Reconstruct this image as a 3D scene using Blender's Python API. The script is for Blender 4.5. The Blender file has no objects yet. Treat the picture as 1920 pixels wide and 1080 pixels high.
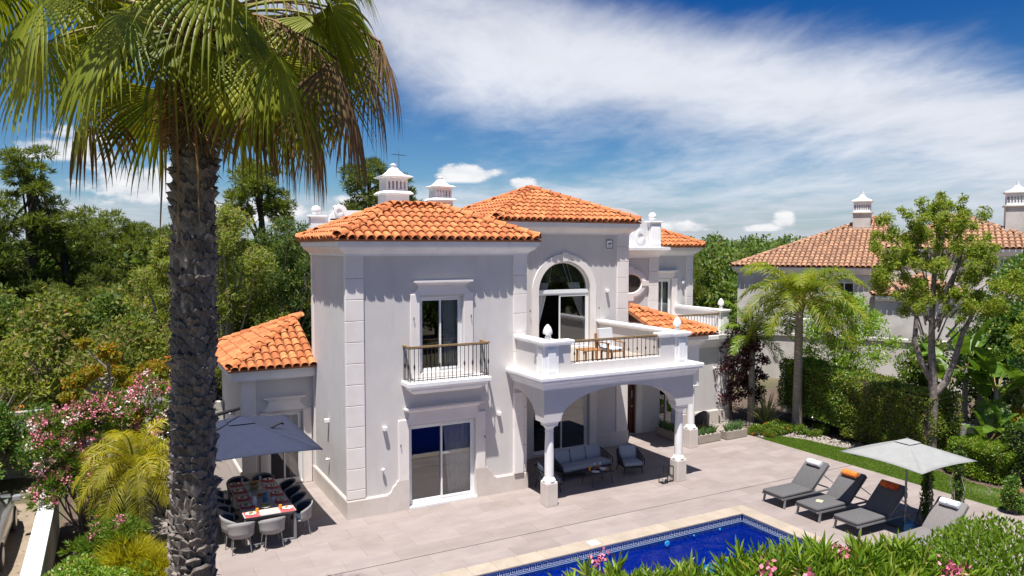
import bpy, math, random
import numpy as np
from mathutils import Vector, Matrix

S = bpy.context.scene
COL = S.collection
R = math.radians
random.seed(7)

# ------------------------------------------------------------------ camera
CAM = Vector((0.0, 0.0, 7.0))
YAW, PITCH = R(28.5), R(3.18)
cd = bpy.data.cameras.new('camera')
cd.sensor_width = 36.0
cd.lens = 1394.0 / 1920.0 * 36.0
cd.clip_start = 0.1
cd.clip_end = 3000
cam = bpy.data.objects.new('camera', cd)
COL.objects.link(cam)
cam.location = CAM
cam.rotation_euler = (R(90) - PITCH, 0, -YAW)
S.camera = cam

# ------------------------------------------------------------------ sun, sky, exposure
SUN_DIR = Vector((0.215, 0.234, -1.0)).normalized()
sd = bpy.data.lights.new('sun', 'SUN')
sd.energy = 4.9
sd.angle = R(0.5)
sd.color = (1.0, 0.955, 0.90)
sun = bpy.data.objects.new('sun', sd)
COL.objects.link(sun)
sun.location = (-6, -8, 40)
sun.rotation_euler = SUN_DIR.to_track_quat('-Z', 'Y').to_euler()

S.view_settings.view_transform = 'Standard'
S.view_settings.look = 'None'
S.view_settings.exposure = 0.80
S.view_settings.gamma = 1.0
S.view_settings.use_curve_mapping = False

W = bpy.data.worlds.new('World')
S.world = W
W.use_nodes = True
nt = W.node_tree
for n in list(nt.nodes):
    nt.nodes.remove(n)


class NT:
    """small helper to wire nodes"""
    def __init__(s, tree):
        s.t = tree

    def n(s, typ, ins=None, **kw):
        nd = s.t.nodes.new(typ)
        for k, v in kw.items():
            setattr(nd, k, v)
        for k, v in (ins or {}).items():
            sock = nd.inputs[k]
            if isinstance(v, bpy.types.NodeSocket):
                s.t.links.new(v, sock)
            else:
                sock.default_value = v
        return nd

    def m(s, op, a, b=None, c=None, clamp=False):
        ins = {0: a}
        if b is not None:
            ins[1] = b
        if c is not None:
            ins[2] = c
        return s.n('ShaderNodeMath', ins, operation=op, use_clamp=clamp).outputs[0]

    def mr(s, v, a, b, c=0.0, d=1.0, smooth=True):
        return s.n('ShaderNodeMapRange', {'Value': v, 'From Min': a, 'From Max': b, 'To Min': c, 'To Max': d},
                   interpolation_type='SMOOTHSTEP' if smooth else 'LINEAR').outputs['Result']

    def mix(s, f, a, b, blend='MIX'):
        nd = s.t.nodes.new('ShaderNodeMix')
        nd.data_type = 'RGBA'
        nd.blend_type = blend
        for k, v in ((0, f), (6, a), (7, b)):
            if isinstance(v, bpy.types.NodeSocket):
                s.t.links.new(v, nd.inputs[k])
            else:
                nd.inputs[k].default_value = v if k == 0 else (tuple(v) + (1.0,))[:4]
        return nd.outputs[2]


def build_world():
    g = NT(nt)
    sky = g.n('ShaderNodeTexSky', sky_type='NISHITA', sun_disc=False, sun_elevation=R(72.4), sun_rotation=R(222.6),
              air_density=1.0, dust_density=0.3, ozone_density=3.0, altitude=0.0)
    tc = g.n('ShaderNodeTexCoord')
    d = g.n('ShaderNodeVectorMath', {0: tc.outputs['Generated']}, operation='NORMALIZE').outputs[0]
    sp = g.n('ShaderNodeSeparateXYZ', {0: d})
    x, y, z = sp.outputs
    # deepen the blue as the photograph's polarised sky shows it
    hs = g.n('ShaderNodeHueSaturation', {'Saturation': 1.15, 'Value': 1.0, 'Hue': 0.488, 'Color': sky.outputs[0]})
    upk = g.mr(z, 0.0, 0.36)
    deep = g.mix(upk, (0.62, 0.80, 1.0), (0.03, 0.33, 0.78))
    blue = g.mix(1.0, hs.outputs[0], deep, 'MULTIPLY')
    # flat layer coordinates: high cloud sheets seen in perspective
    zz = g.m('ADD', g.m('MAXIMUM', z, 0.0), 0.07)
    u = g.m('DIVIDE', x, zz)
    v = g.m('DIVIDE', y, zz)
    # wind frame: streaks run towards the upper right of the view
    ca, sa = math.cos(R(62)), math.sin(R(62))
    a = g.m('ADD', g.m('MULTIPLY', u, ca), g.m('MULTIPLY', v, sa))
    b = g.m('SUBTRACT', g.m('MULTIPLY', v, ca), g.m('MULTIPLY', u, sa))
    q = g.n('ShaderNodeCombineXYZ', {0: g.m('MULTIPLY', a, 0.55), 1: g.m('MULTIPLY', b, 0.9), 2: 0.35}).outputs[0]
    wr = g.n('ShaderNodeTexNoise', {'Vector': q, 'Scale': 1.1, 'Detail': 3.0, 'Roughness': 0.5})
    qw = g.n('ShaderNodeVectorMath', {0: q, 1: g.n('ShaderNodeVectorMath', {0: wr.outputs['Color'], 'Scale': 0.55}, operation='SCALE').outputs[0]}, operation='ADD').outputs[0]
    n1 = g.n('ShaderNodeTexNoise', {'Vector': qw, 'Scale': 0.75, 'Detail': 9.0, 'Roughness': 0.58}).outputs[0]
    n2 = g.n('ShaderNodeTexNoise', {'Vector': qw, 'Scale': 4.2, 'Detail': 7.0, 'Roughness': 0.62}).outputs[0]
    # azimuth from the view's middle, elevation
    az = g.m('ARCTAN2', x, y)
    el = g.m('ARCSINE', z)

    def gauss(p, c, w):
        t = g.m('DIVIDE', g.m('SUBTRACT', p, c), w)
        return g.m('POWER', 2.718, g.m('MULTIPLY', g.m('MULTIPLY', t, t), -1.0))
    # the broad cirrus sheet: a band dipping to the right
    daz = g.m('MAXIMUM', g.m('MINIMUM', g.m('SUBTRACT', az, R(28.0)), R(45)), R(-45))
    band_c = g.m('SUBTRACT', R(15.2), g.m('MULTIPLY', daz, 0.22))
    half = g.m('SUBTRACT', R(5.8), g.m('MULTIPLY', daz, 0.07))
    band = gauss(el, band_c, half)
    low = gauss(el, R(1.2), R(4.2))
    over = g.mr(el, R(19), R(34), 0.0, 0.12)
    dens = g.m('ADD', g.m('ADD', g.m('MULTIPLY', band, 0.62), g.m('MULTIPLY', low, 0.60)), over)
    t = g.m('ADD', g.m('ADD', dens, g.m('MULTIPLY', g.m('SUBTRACT', n1, 0.5), 0.95)), g.m('MULTIPLY', g.m('SUBTRACT', n2, 0.5), 0.28))
    cov = g.mr(t, 0.17, 0.74)
    cov = g.m('MULTIPLY', cov, 0.93)
    # small fair-weather puffs low over the wood
    pv = g.n('ShaderNodeCombineXYZ', {0: g.m('MULTIPLY', az, 9.0), 1: g.m('MULTIPLY', el, 17.0), 2: 0.0}).outputs[0]
    pn = g.n('ShaderNodeTexNoise', {'Vector': pv, 'Scale': 2.2, 'Detail': 7.0, 'Roughness': 0.55}).outputs[0]

    def puff(azc, elc, ra, re):
        da = g.m('DIVIDE', g.m('SUBTRACT', az, R(azc)), R(ra))
        de = g.m('DIVIDE', g.m('SUBTRACT', el, R(elc)), R(re))
        k = g.m('SUBTRACT', 1.0, g.m('SQRT', g.m('ADD', g.m('MULTIPLY', da, da), g.m('MULTIPLY', de, de))))
        flat = g.mr(de, -0.75, -0.45)
        return g.m('MULTIPLY', g.mr(g.m('ADD', k, g.m('MULTIPLY', g.m('SUBTRACT', pn, 0.5), 2.9)), 0.02, 0.58), flat)
    pf = puff(24.8, 5.45, 2.7, 0.95)
    for (azc, elc, ra, re) in ((29.4, 4.7, 1.35, 0.6), (33.6, 4.0, 0.6, 0.25), (48.6, 1.9, 0.9, 0.75), (41.4, 1.45, 2.2, 0.5), (47.0, 1.35, 1.8, 0.4),
                               (2.5, 4.2, 5.0, 2.2), (9.5, 2.5, 5.5, 1.1), (-2.0, 6.5, 3.5, 1.5), (17.0, 2.8, 2.5, 1.4), (70.0, 3.0, 4.0, 1.0), (-30.0, 3.6, 6.0, 1.6)):
        pf = g.m('MAXIMUM', pf, puff(azc, elc, ra, re))
    shade = g.mr(n1, 0.30, 0.72, 0.80, 1.0)
    wl = g.n('ShaderNodeVectorMath', {0: g.mix(g.mr(el, R(0), R(7)), (6.5, 7.1, 8.0), (8.9, 9.2, 9.9)), 'Scale': shade}, operation='SCALE').outputs[0]
    c1 = g.mix(cov, blue, wl)
    c2 = g.mix(g.m('MULTIPLY', pf, 0.9), c1, g.mix(g.mr(pn, 0.3, 0.7), (7.2, 7.4, 7.9), (10.6, 10.5, 10.5)))
    # nothing but soft ground glow below the horizon
    c3 = g.mix(g.mr(z, -0.03, 0.0), (1.1, 1.25, 0.9), c2)
    bg = g.n('ShaderNodeBackground', {'Color': c3, 'Strength': 0.056})
    out = g.n('ShaderNodeOutputWorld')
    nt.links.new(bg.outputs[0], out.inputs[0])


build_world()


# ------------------------------------------------------------------ materials
M = {}


def material(name, c, rough=0.6, c2=None, scale=3.0, detail=4.0, bump=0.0, bscale=40.0, metal=0.0, spec=0.5, rnd=None, coords='Object', lo=0.35, hi=0.65, coat=0.0, stretch=None, dirt=None):
    """base colour c, blended towards c2 by noise; rnd = (colour, colour) drawn per object + per island"""
    m = bpy.data.materials.new(name)
    m.use_nodes = True
    g = NT(m.node_tree)
    b = m.node_tree.nodes['Principled BSDF']
    b.inputs['Roughness'].default_value = rough
    b.inputs['Metallic'].default_value = metal
    b.inputs['Specular IOR Level'].default_value = spec
    b.inputs['Coat Weight'].default_value = coat
    b.inputs['Base Color'].default_value = tuple(c) + (1,)
    col = None
    if coords == 'World':
        vec = g.n('ShaderNodeNewGeometry').outputs['Position']
    else:
        vec = g.n('ShaderNodeTexCoord').outputs['Object']
    if stretch:
        vec = g.n('ShaderNodeMapping', {'Vector': vec, 'Scale': stretch}).outputs[0]
    if c2 is not None:
        no = g.n('ShaderNodeTexNoise', {'Vector': vec, 'Scale': scale, 'Detail': detail, 'Roughness': 0.6})
        col = g.mix(g.mr(no.outputs[0], lo, hi), c, c2)
    if rnd is not None:
        oi = g.n('ShaderNodeObjectInfo').outputs['Random']
        isl = g.n('ShaderNodeNewGeometry').outputs['Random Per Island']
        f = g.m('FRACT', g.m('ADD', oi, isl))
        base = col if col is not None else g.mix(0.0, c, c)
        k = g.mix(f, rnd[0], rnd[1])
        col = g.mix(1.0, base, k, 'MULTIPLY')
    if dirt is not None:
        dc, dsc, dlo, dhi, dst = dirt
        pv = g.n('ShaderNodeNewGeometry').outputs['Position']
        dv = g.n('ShaderNodeMapping', {'Vector': pv, 'Scale': dst}).outputs[0]
        dn = g.n('ShaderNodeTexNoise', {'Vector': dv, 'Scale': dsc, 'Detail': 8.0, 'Roughness': 0.68}).outputs[0]
        base = col if col is not None else g.mix(0.0, c, c)
        col = g.mix(g.mr(dn, dlo, dhi), base, g.mix(1.0, base, dc, 'MULTIPLY'))
    if col is not None:
        m.node_tree.links.new(col, b.inputs['Base Color'])
    if bump:
        bn = g.n('ShaderNodeTexNoise', {'Vector': vec, 'Scale': bscale, 'Detail': 5.0, 'Roughness': 0.6})
        bp = g.n('ShaderNodeBump', {'Height': bn.outputs[0], 'Strength': bump, 'Distance': 0.02})
        m.node_tree.links.new(bp.outputs[0], b.inputs['Normal'])
    M[name] = m
    return m


def leaf_material(name, ca, cb, cc=None, rough=0.45, trans=0.35, tint=(1.25, 1.25, 0.55), spec=0.4):
    """leaf colour drawn per leaf between ca and cb, a few leaves cc; light passes through"""
    m = bpy.data.materials.new(name)
    m.use_nodes = True
    t = m.node_tree
    g = NT(t)
    b = t.nodes['Principled BSDF']
    o = t.nodes['Material Output']
    isl = g.n('ShaderNodeNewGeometry').outputs['Random Per Island']
    oi = g.n('ShaderNodeObjectInfo').outputs['Random']
    f = g.m('FRACT', g.m('ADD', isl, g.m('MULTIPLY', oi, 0.13)))
    col = g.mix(f, ca, cb)
    col = g.mix(1.0, col, g.mix(oi, (0.72, 0.74, 0.72), (1.26, 1.22, 1.2)), 'MULTIPLY')
    if cc is not None:
        f2 = g.m('FRACT', g.m('MULTIPLY', isl, 37.7))
        col = g.mix(g.mr(f2, 0.86, 0.90), col, cc)
    b.inputs['Roughness'].default_value = rough
    b.inputs['Specular IOR Level'].default_value = spec
    t.links.new(col, b.inputs['Base Color'])
    tr = g.n('ShaderNodeBsdfTranslucent', {'Color': g.mix(1.0, col, tint, 'MULTIPLY')})
    mx = g.n('ShaderNodeMixShader', {0: trans, 1: b.outputs[0], 2: tr.outputs[0]})
    t.links.new(mx.outputs[0], o.inputs[0])
    M[name] = m
    return m


def glass_material(name, tint, refl, rough=0.0):
    m = bpy.data.materials.new(name)
    m.use_nodes = True
    t = m.node_tree
    g = NT(t)
    t.nodes.remove(t.nodes['Principled BSDF'])
    o = t.nodes['Material Output']
    fr = g.n('ShaderNodeFresnel', {'IOR': 1.5})
    k = g.m('ADD', g.m('MULTIPLY', fr.outputs[0], 1.6), refl, clamp=True)
    tb = g.n('ShaderNodeBsdfTransparent', {'Color': tuple(tint) + (1,)})
    gb = g.n('ShaderNodeBsdfGlossy', {'Color': (0.95, 0.97, 1.0, 1), 'Roughness': rough})
    mx = g.n('ShaderNodeMixShader', {0: k, 1: tb.outputs[0], 2: gb.outputs[0]})
    t.links.new(mx.outputs[0], o.inputs[0])
    M[name] = m
    return m


material('stucco', (0.5599, 0.5319, 0.5199), 0.85, (0.5919, 0.5639, 0.5479), 1.3, 5, bump=0.10, bscale=55, coords='World', dirt=((0.90, 0.885, 0.86), 1.0, 0.50, 0.80, (3.5, 3.5, 0.35)))
material('trim', (0.7708, 0.7257, 0.7007), 0.75, (0.7207, 0.6657, 0.6306), 1.6, 5, bump=0.05, bscale=30, coords='World')
material('white_paint', (0.8170, 0.8075, 0.8027), 0.6, (0.7600, 0.7505, 0.7458), 2.0, 5, coords='World', bump=0.04, dirt=((0.85, 0.83, 0.80), 1.3, 0.52, 0.82, (3, 3, .5)))
material('limestone', (0.5576, 0.4961, 0.4510), 0.75, (0.6150, 0.5576, 0.5125), 2.2, 6, bump=0.06, bscale=30, coords='World', rnd=((0.95, 0.94, 0.92), (1.04, 1.04, 1.04)))
material('upvc', (0.7740, 0.7830, 0.7920), 0.3)
material('terracotta', (0.500, 0.124, 0.028), 0.8, (0.500, 0.185, 0.058), 6.0, 5, bump=0.25, bscale=30, rnd=((0.74, 0.69, 0.74), (1.10, 1.30, 1.55)), dirt=((0.50, 0.48, 0.48), 1.6, 0.52, 0.80, (1, 1, 1)))
material('terracotta_old', (0.44, 0.245, 0.145), 0.85, (0.27, 0.16, 0.10), 3.0, 5, bump=0.25, bscale=30, coords='World', rnd=((0.75, 0.74, 0.75), (1.15, 1.12, 1.10)))
material('clay_bed', (0.3360, 0.1360, 0.0600), 0.9, (0.2400, 0.0960, 0.0480), 5.0, 4, coords='World')
material('paver', (0.2568, 0.2173, 0.2070), 0.6, (0.3042, 0.2607, 0.2409), 1.7, 7, bump=0.03, bscale=60, coords='World', rnd=((0.90, 0.89, 0.87), (1.06, 1.05, 1.055)), lo=0.3, hi=0.7, stretch=(0.7, 1.4, 1.0), dirt=((0.84, 0.82, 0.79), 0.55, 0.50, 0.78, (1, 1, 1)))
material('joint', (0.1500, 0.1275, 0.1162), 0.9, coords='World')
material('coping', (0.3822, 0.3237, 0.2574), 0.6, (0.3354, 0.2808, 0.2223), 2.5, 6, coords='World', rnd=((0.94, 0.94, 0.94), (1.05, 1.05, 1.05)), bump=0.04)
material('drain_dark', (0.02, 0.02, 0.022), 0.6)
material('black_iron', (0.018, 0.017, 0.016), 0.5)
material('bronze', (0.10, 0.075, 0.05), 0.45, metal=0.4)
material('handrail', (0.3060, 0.1997, 0.0935), 0.55, (0.2295, 0.1403, 0.0638), 12, 4)
material('teak', (0.3910, 0.1870, 0.0638), 0.55, (0.2805, 0.1232, 0.0425), 14, 4, stretch=(1, 6, 6))
material('brown_door', (0.10, 0.03, 0.02), 0.4, (0.07, 0.022, 0.016), 9, 4, stretch=(6, 6, 0.6))
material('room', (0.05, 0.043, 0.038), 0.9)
material('room_floor', (0.16, 0.12, 0.09), 0.7)
material('curtain', (0.80, 0.79, 0.77), 0.9, (0.70, 0.69, 0.67), 6, 3)
material('steel', (0.55, 0.55, 0.56), 0.3, metal=1.0)
material('chrome_dark', (0.20, 0.20, 0.21), 0.35, metal=0.9)
material('sign_white', (0.7650, 0.7740, 0.7740), 0.4)
material('sign_black', (0.02, 0.02, 0.025), 0.4)
material('cushion_blue', (0.29, 0.33, 0.39), 0.95, (0.32, 0.36, 0.42), 30, 3, bump=0.1, bscale=160)
material('rope_dark', (0.025, 0.029, 0.036), 0.7, (0.035, 0.04, 0.05), 40, 2)
material('rope_grey', (0.3060, 0.2932, 0.2932), 0.75, (0.2635, 0.2507, 0.2507), 60, 2, bump=0.2, bscale=90)
material('cushion_navy', (0.014, 0.024, 0.045), 0.9)
material('table_grey', (0.155, 0.145, 0.15), 0.5, (0.19, 0.175, 0.175), 9, 3)
material('table_light', (0.4800, 0.4400, 0.4160), 0.55, (0.4160, 0.3840, 0.3600), 9, 3)
material('alu_grey', (0.2210, 0.2253, 0.2338), 0.45, metal=0.3)
material('pad_grey', (0.0897, 0.0874, 0.0905), 0.9, (0.1030, 0.0998, 0.1030), 20, 3, bump=0.08, bscale=160)
material('pad_dark', (0.0600, 0.0680, 0.0840), 0.9, (0.0720, 0.0800, 0.0960), 20, 3, bump=0.08, bscale=160)
material('taupe', (0.1600, 0.1480, 0.1440), 0.9, (0.1760, 0.1640, 0.1600), 20, 3, bump=0.08, bscale=160)
material('towel_white', (0.6970, 0.6970, 0.6970), 0.95, (0.6290, 0.6375, 0.6460), 25, 3, bump=0.3, bscale=130)
material('towel_orange', (0.6800, 0.1403, 0.0170), 0.95, (0.7225, 0.2125, 0.0340), 15, 3, bump=0.3, bscale=130)
material('towel_red', (0.4250, 0.0382, 0.0170), 0.95, (0.5950, 0.1445, 0.0170), 9, 2, bump=0.3, bscale=130)
material('towel_dots', (0.80, 0.82, 0.85), 0.95, (0.10, 0.16, 0.30), 55, 0, lo=0.58, hi=0.62)
material('canvas_navy', (0.0140, 0.0203, 0.0484), 0.85, (0.0172, 0.0242, 0.0546), 6, 4, bump=0.04, bscale=200)
material('canvas_white', (0.2736, 0.2812, 0.2736), 0.85, (0.2508, 0.2584, 0.2508), 4, 4, bump=0.04, bscale=200)
material('pool_deep', (0.0011, 0.0252, 0.2180), 0.35, (0.0046, 0.0861, 0.4590), 20, 8, coords='World')
material('pool_light', (0.0300, 0.2100, 0.3100), 0.4, (0.0500, 0.2750, 0.3500), 8, 4, coords='World')
material('tile_navy', (0.012, 0.035, 0.155), 0.25, (0.02, 0.075, 0.24), 22, 3, coords='World')
material('tile_white', (0.6120, 0.6460, 0.6800), 0.3, (0.4675, 0.5270, 0.5950), 30, 2, coords='World')
material('planter_stone', (0.3680, 0.3200, 0.2680), 0.7, (0.3280, 0.2840, 0.2360), 4, 4, coords='World', bump=0.05)
material('soil', (0.075, 0.05, 0.033), 0.95, (0.12, 0.085, 0.06), 3, 6, coords='World', bump=0.3)
material('sand_path', (0.2640, 0.2120, 0.1520), 0.95, (0.2160, 0.1680, 0.1160), 2.0, 8, coords='World', bump=0.2)
material('woodland_floor', (0.070, 0.066, 0.030), 0.95, (0.13, 0.105, 0.06), 0.22, 8, coords='World', bump=0.3)
material('lawn_base', (0.055, 0.095, 0.012), 0.95, (0.14, 0.13, 0.05), 0.6, 6, coords='World', lo=0.5, hi=0.75)
material('pebble', (0.2400, 0.2120, 0.1840), 0.8, rnd=((0.55, 0.55, 0.55), (1.5, 1.5, 1.5)))
material('pebble_dark', (0.13, 0.11, 0.09), 0.85, rnd=((0.5, 0.5, 0.5), (1.8, 1.75, 1.7)))
material('rendered_wall', (0.5576, 0.5289, 0.5002), 0.85, (0.4264, 0.4018, 0.3690), 0.9, 6, coords='World', bump=0.1)
material('wall_stained', (0.48, 0.47, 0.44), 0.9, (0.17, 0.17, 0.15), 1.2, 8, coords='World')
material('bark_grey', (0.2175, 0.1837, 0.1613), 0.9, (0.1050, 0.0863, 0.0750), 9, 5, bump=0.5, bscale=25)
material('bark_dark', (0.045, 0.035, 0.028), 0.95, (0.075, 0.058, 0.045), 6, 5, bump=0.5, bscale=18)
material('bark_pale', (0.33, 0.295, 0.265), 0.9, (0.20, 0.175, 0.155), 7, 5, bump=0.3, bscale=25)
material('dry_twig', (0.25, 0.215, 0.185), 0.9, (0.17, 0.145, 0.125), 5, 4)
material('palm_fibre', (0.075, 0.05, 0.033), 0.95, (0.03, 0.022, 0.016), 20, 4, bump=0.5, bscale=40)
material('leaf_base', (0.25, 0.225, 0.205), 0.85, (0.105, 0.09, 0.08), 7, 6, bump=0.5, bscale=30, rnd=((0.55, 0.54, 0.54), (1.45, 1.40, 1.32)), lo=0.3, hi=0.7, stretch=(3, 3, 1))
material('petiole', (0.17, 0.21, 0.035), 0.5, (0.24, 0.15, 0.04), 3, 3)
material('palm_ring', (0.36, 0.31, 0.27), 0.9, (0.22, 0.18, 0.15), 5, 5, bump=0.4, bscale=20, stretch=(1, 1, 7))
material('red_mat', (0.4960, 0.0720, 0.0800), 0.8, (0.5760, 0.1120, 0.1120), 10, 3)
material('crockery', (0.80, 0.80, 0.79), 0.2)
material('food_red', (0.30, 0.05, 0.025), 0.5, (0.42, 0.16, 0.04), 30, 3)
material('food_green', (0.16, 0.20, 0.03), 0.5, (0.36, 0.27, 0.05), 30, 3)
material('juice', (0.85, 0.36, 0.01), 0.15)
material('bread', (0.56, 0.27, 0.085), 0.8, (0.40, 0.17, 0.05), 18, 4)
material('glassware', (0.55, 0.63, 0.68), 0.08, spec=0.8)
material('book_cover', (0.72, 0.70, 0.45), 0.5, (0.45, 0.42, 0.22), 25, 2)
material('bag_blue', (0.03, 0.13, 0.27), 0.85, (0.07, 0.22, 0.38), 14, 3)
material('car_paint', (0.4000, 0.4160, 0.4320), 0.25, metal=0.4, coat=0.6)
material('car_glass', (0.012, 0.014, 0.016), 0.08, spec=0.8)
material('tyre', (0.02, 0.02, 0.02), 0.85)
material('flower_pink', (0.5580, 0.1170, 0.1800), 0.7, rnd=((0.72, 0.6, 0.7), (1.3, 2.2, 1.9)))
material('flower_white', (0.6630, 0.6120, 0.5610), 0.7, rnd=((0.85, 0.8, 0.75), (1.05, 1.05, 1.05)))
material('flower_orange', (0.62, 0.16, 0.015), 0.7, rnd=((0.8, 0.7, 0.6), (1.2, 1.6, 1.4)))
glass_material('glass', (0.72, 0.75, 0.76), 0.10)
glass_material('glass_dark', (0.80, 0.82, 0.83), 0.05)

leaf_material('lf_palm', (0.095, 0.145, 0.012), (0.240, 0.265, 0.020), trans=0.38, rough=0.45, tint=(1.7, 1.55, 0.45))
leaf_material('lf_palm_sunlit', (0.170, 0.225, 0.014), (0.330, 0.350, 0.026), trans=0.42, rough=0.45, tint=(1.6, 1.5, 0.45))  # yellower, brighter copy of the palm leaf: sunlit look put into its colour
leaf_material('lf_palm_dead', (0.190, 0.105, 0.045), (0.260, 0.165, 0.080), trans=0.2, rough=0.8, tint=(1.2, 1.0, 0.7))
leaf_material('lf_pine', (0.080, 0.118, 0.019), (0.180, 0.215, 0.034), trans=0.45, rough=0.6)
leaf_material('lf_hedge_bright', (0.110, 0.215, 0.018), (0.215, 0.320, 0.032), (0.30, 0.30, 0.06), trans=0.4, rough=0.35)
leaf_material('lf_olive', (0.1364, 0.1892, 0.0352), (0.2772, 0.3212, 0.0616), (0.3773, 0.2662, 0.1210), trans=0.5, rough=0.6)
leaf_material('lf_dark', (0.0408, 0.1044, 0.0228), (0.1248, 0.2268, 0.0372), (0.2952, 0.3180, 0.0684), trans=0.4)
leaf_material('lf_dry', (0.214, 0.174, 0.099), (0.330, 0.280, 0.198), trans=0.3, rough=0.8, tint=(1.1, 1.0, 0.8))
leaf_material('lf_wood', (0.0517, 0.1104, 0.0242), (0.1495, 0.2196, 0.0403), (0.2403, 0.2403, 0.0609), trans=0.45, rough=0.6)
leaf_material('lf_hedge', (0.0897, 0.2015, 0.0208), (0.2236, 0.3367, 0.0390), (0.4485, 0.4030, 0.0741), trans=0.4, rough=0.3, spec=0.6)
leaf_material('lf_hedge_old', (0.0978, 0.1667, 0.0207), (0.2070, 0.2702, 0.0391), (0.3910, 0.2990, 0.0690), trans=0.4, rough=0.35, spec=0.5)
leaf_material('lf_fresh', (0.134, 0.247, 0.018), (0.224, 0.329, 0.033), trans=0.45, rough=0.4)
leaf_material('lf_ferny', (0.150, 0.231, 0.022), (0.263, 0.331, 0.045), (0.375, 0.325, 0.050), trans=0.5, rough=0.5)
leaf_material('lf_oleander', (0.081, 0.167, 0.018), (0.172, 0.259, 0.030), (0.230, 0.230, 0.046), trans=0.45, rough=0.4)
leaf_material('lf_oleander_near', (0.105, 0.215, 0.016), (0.270, 0.390, 0.038), (0.36, 0.36, 0.07), trans=0.42, rough=0.38)
leaf_material('lf_yellow', (0.273, 0.266, 0.015), (0.431, 0.381, 0.017), trans=0.5, rough=0.5)
leaf_material('lf_coral', (0.180, 0.186, 0.014), (0.288, 0.252, 0.022), (0.500, 0.192, 0.018), trans=0.5, rough=0.5)
leaf_material('lf_purple', (0.040, 0.012, 0.016), (0.095, 0.028, 0.034), trans=0.1, rough=0.4, tint=(1.2, 0.8, 0.8))
leaf_material('lf_queen', (0.1426, 0.2242, 0.0184), (0.2691, 0.3070, 0.0264), (0.4036, 0.3289, 0.0448), trans=0.5, rough=0.4)
leaf_material('lf_banana', (0.075, 0.156, 0.020), (0.138, 0.231, 0.030), trans=0.4, rough=0.35)
leaf_material('lf_grass', (0.085, 0.190, 0.010), (0.160, 0.270, 0.020), (0.26, 0.24, 0.07), trans=0.4, rough=0.6)
leaf_material('lf_flax', (0.34, 0.38, 0.13), (0.48, 0.50, 0.24), trans=0.35)
leaf_material('lf_succulent', (0.050, 0.125, 0.025), (0.095, 0.180, 0.045), trans=0.15)


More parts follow.
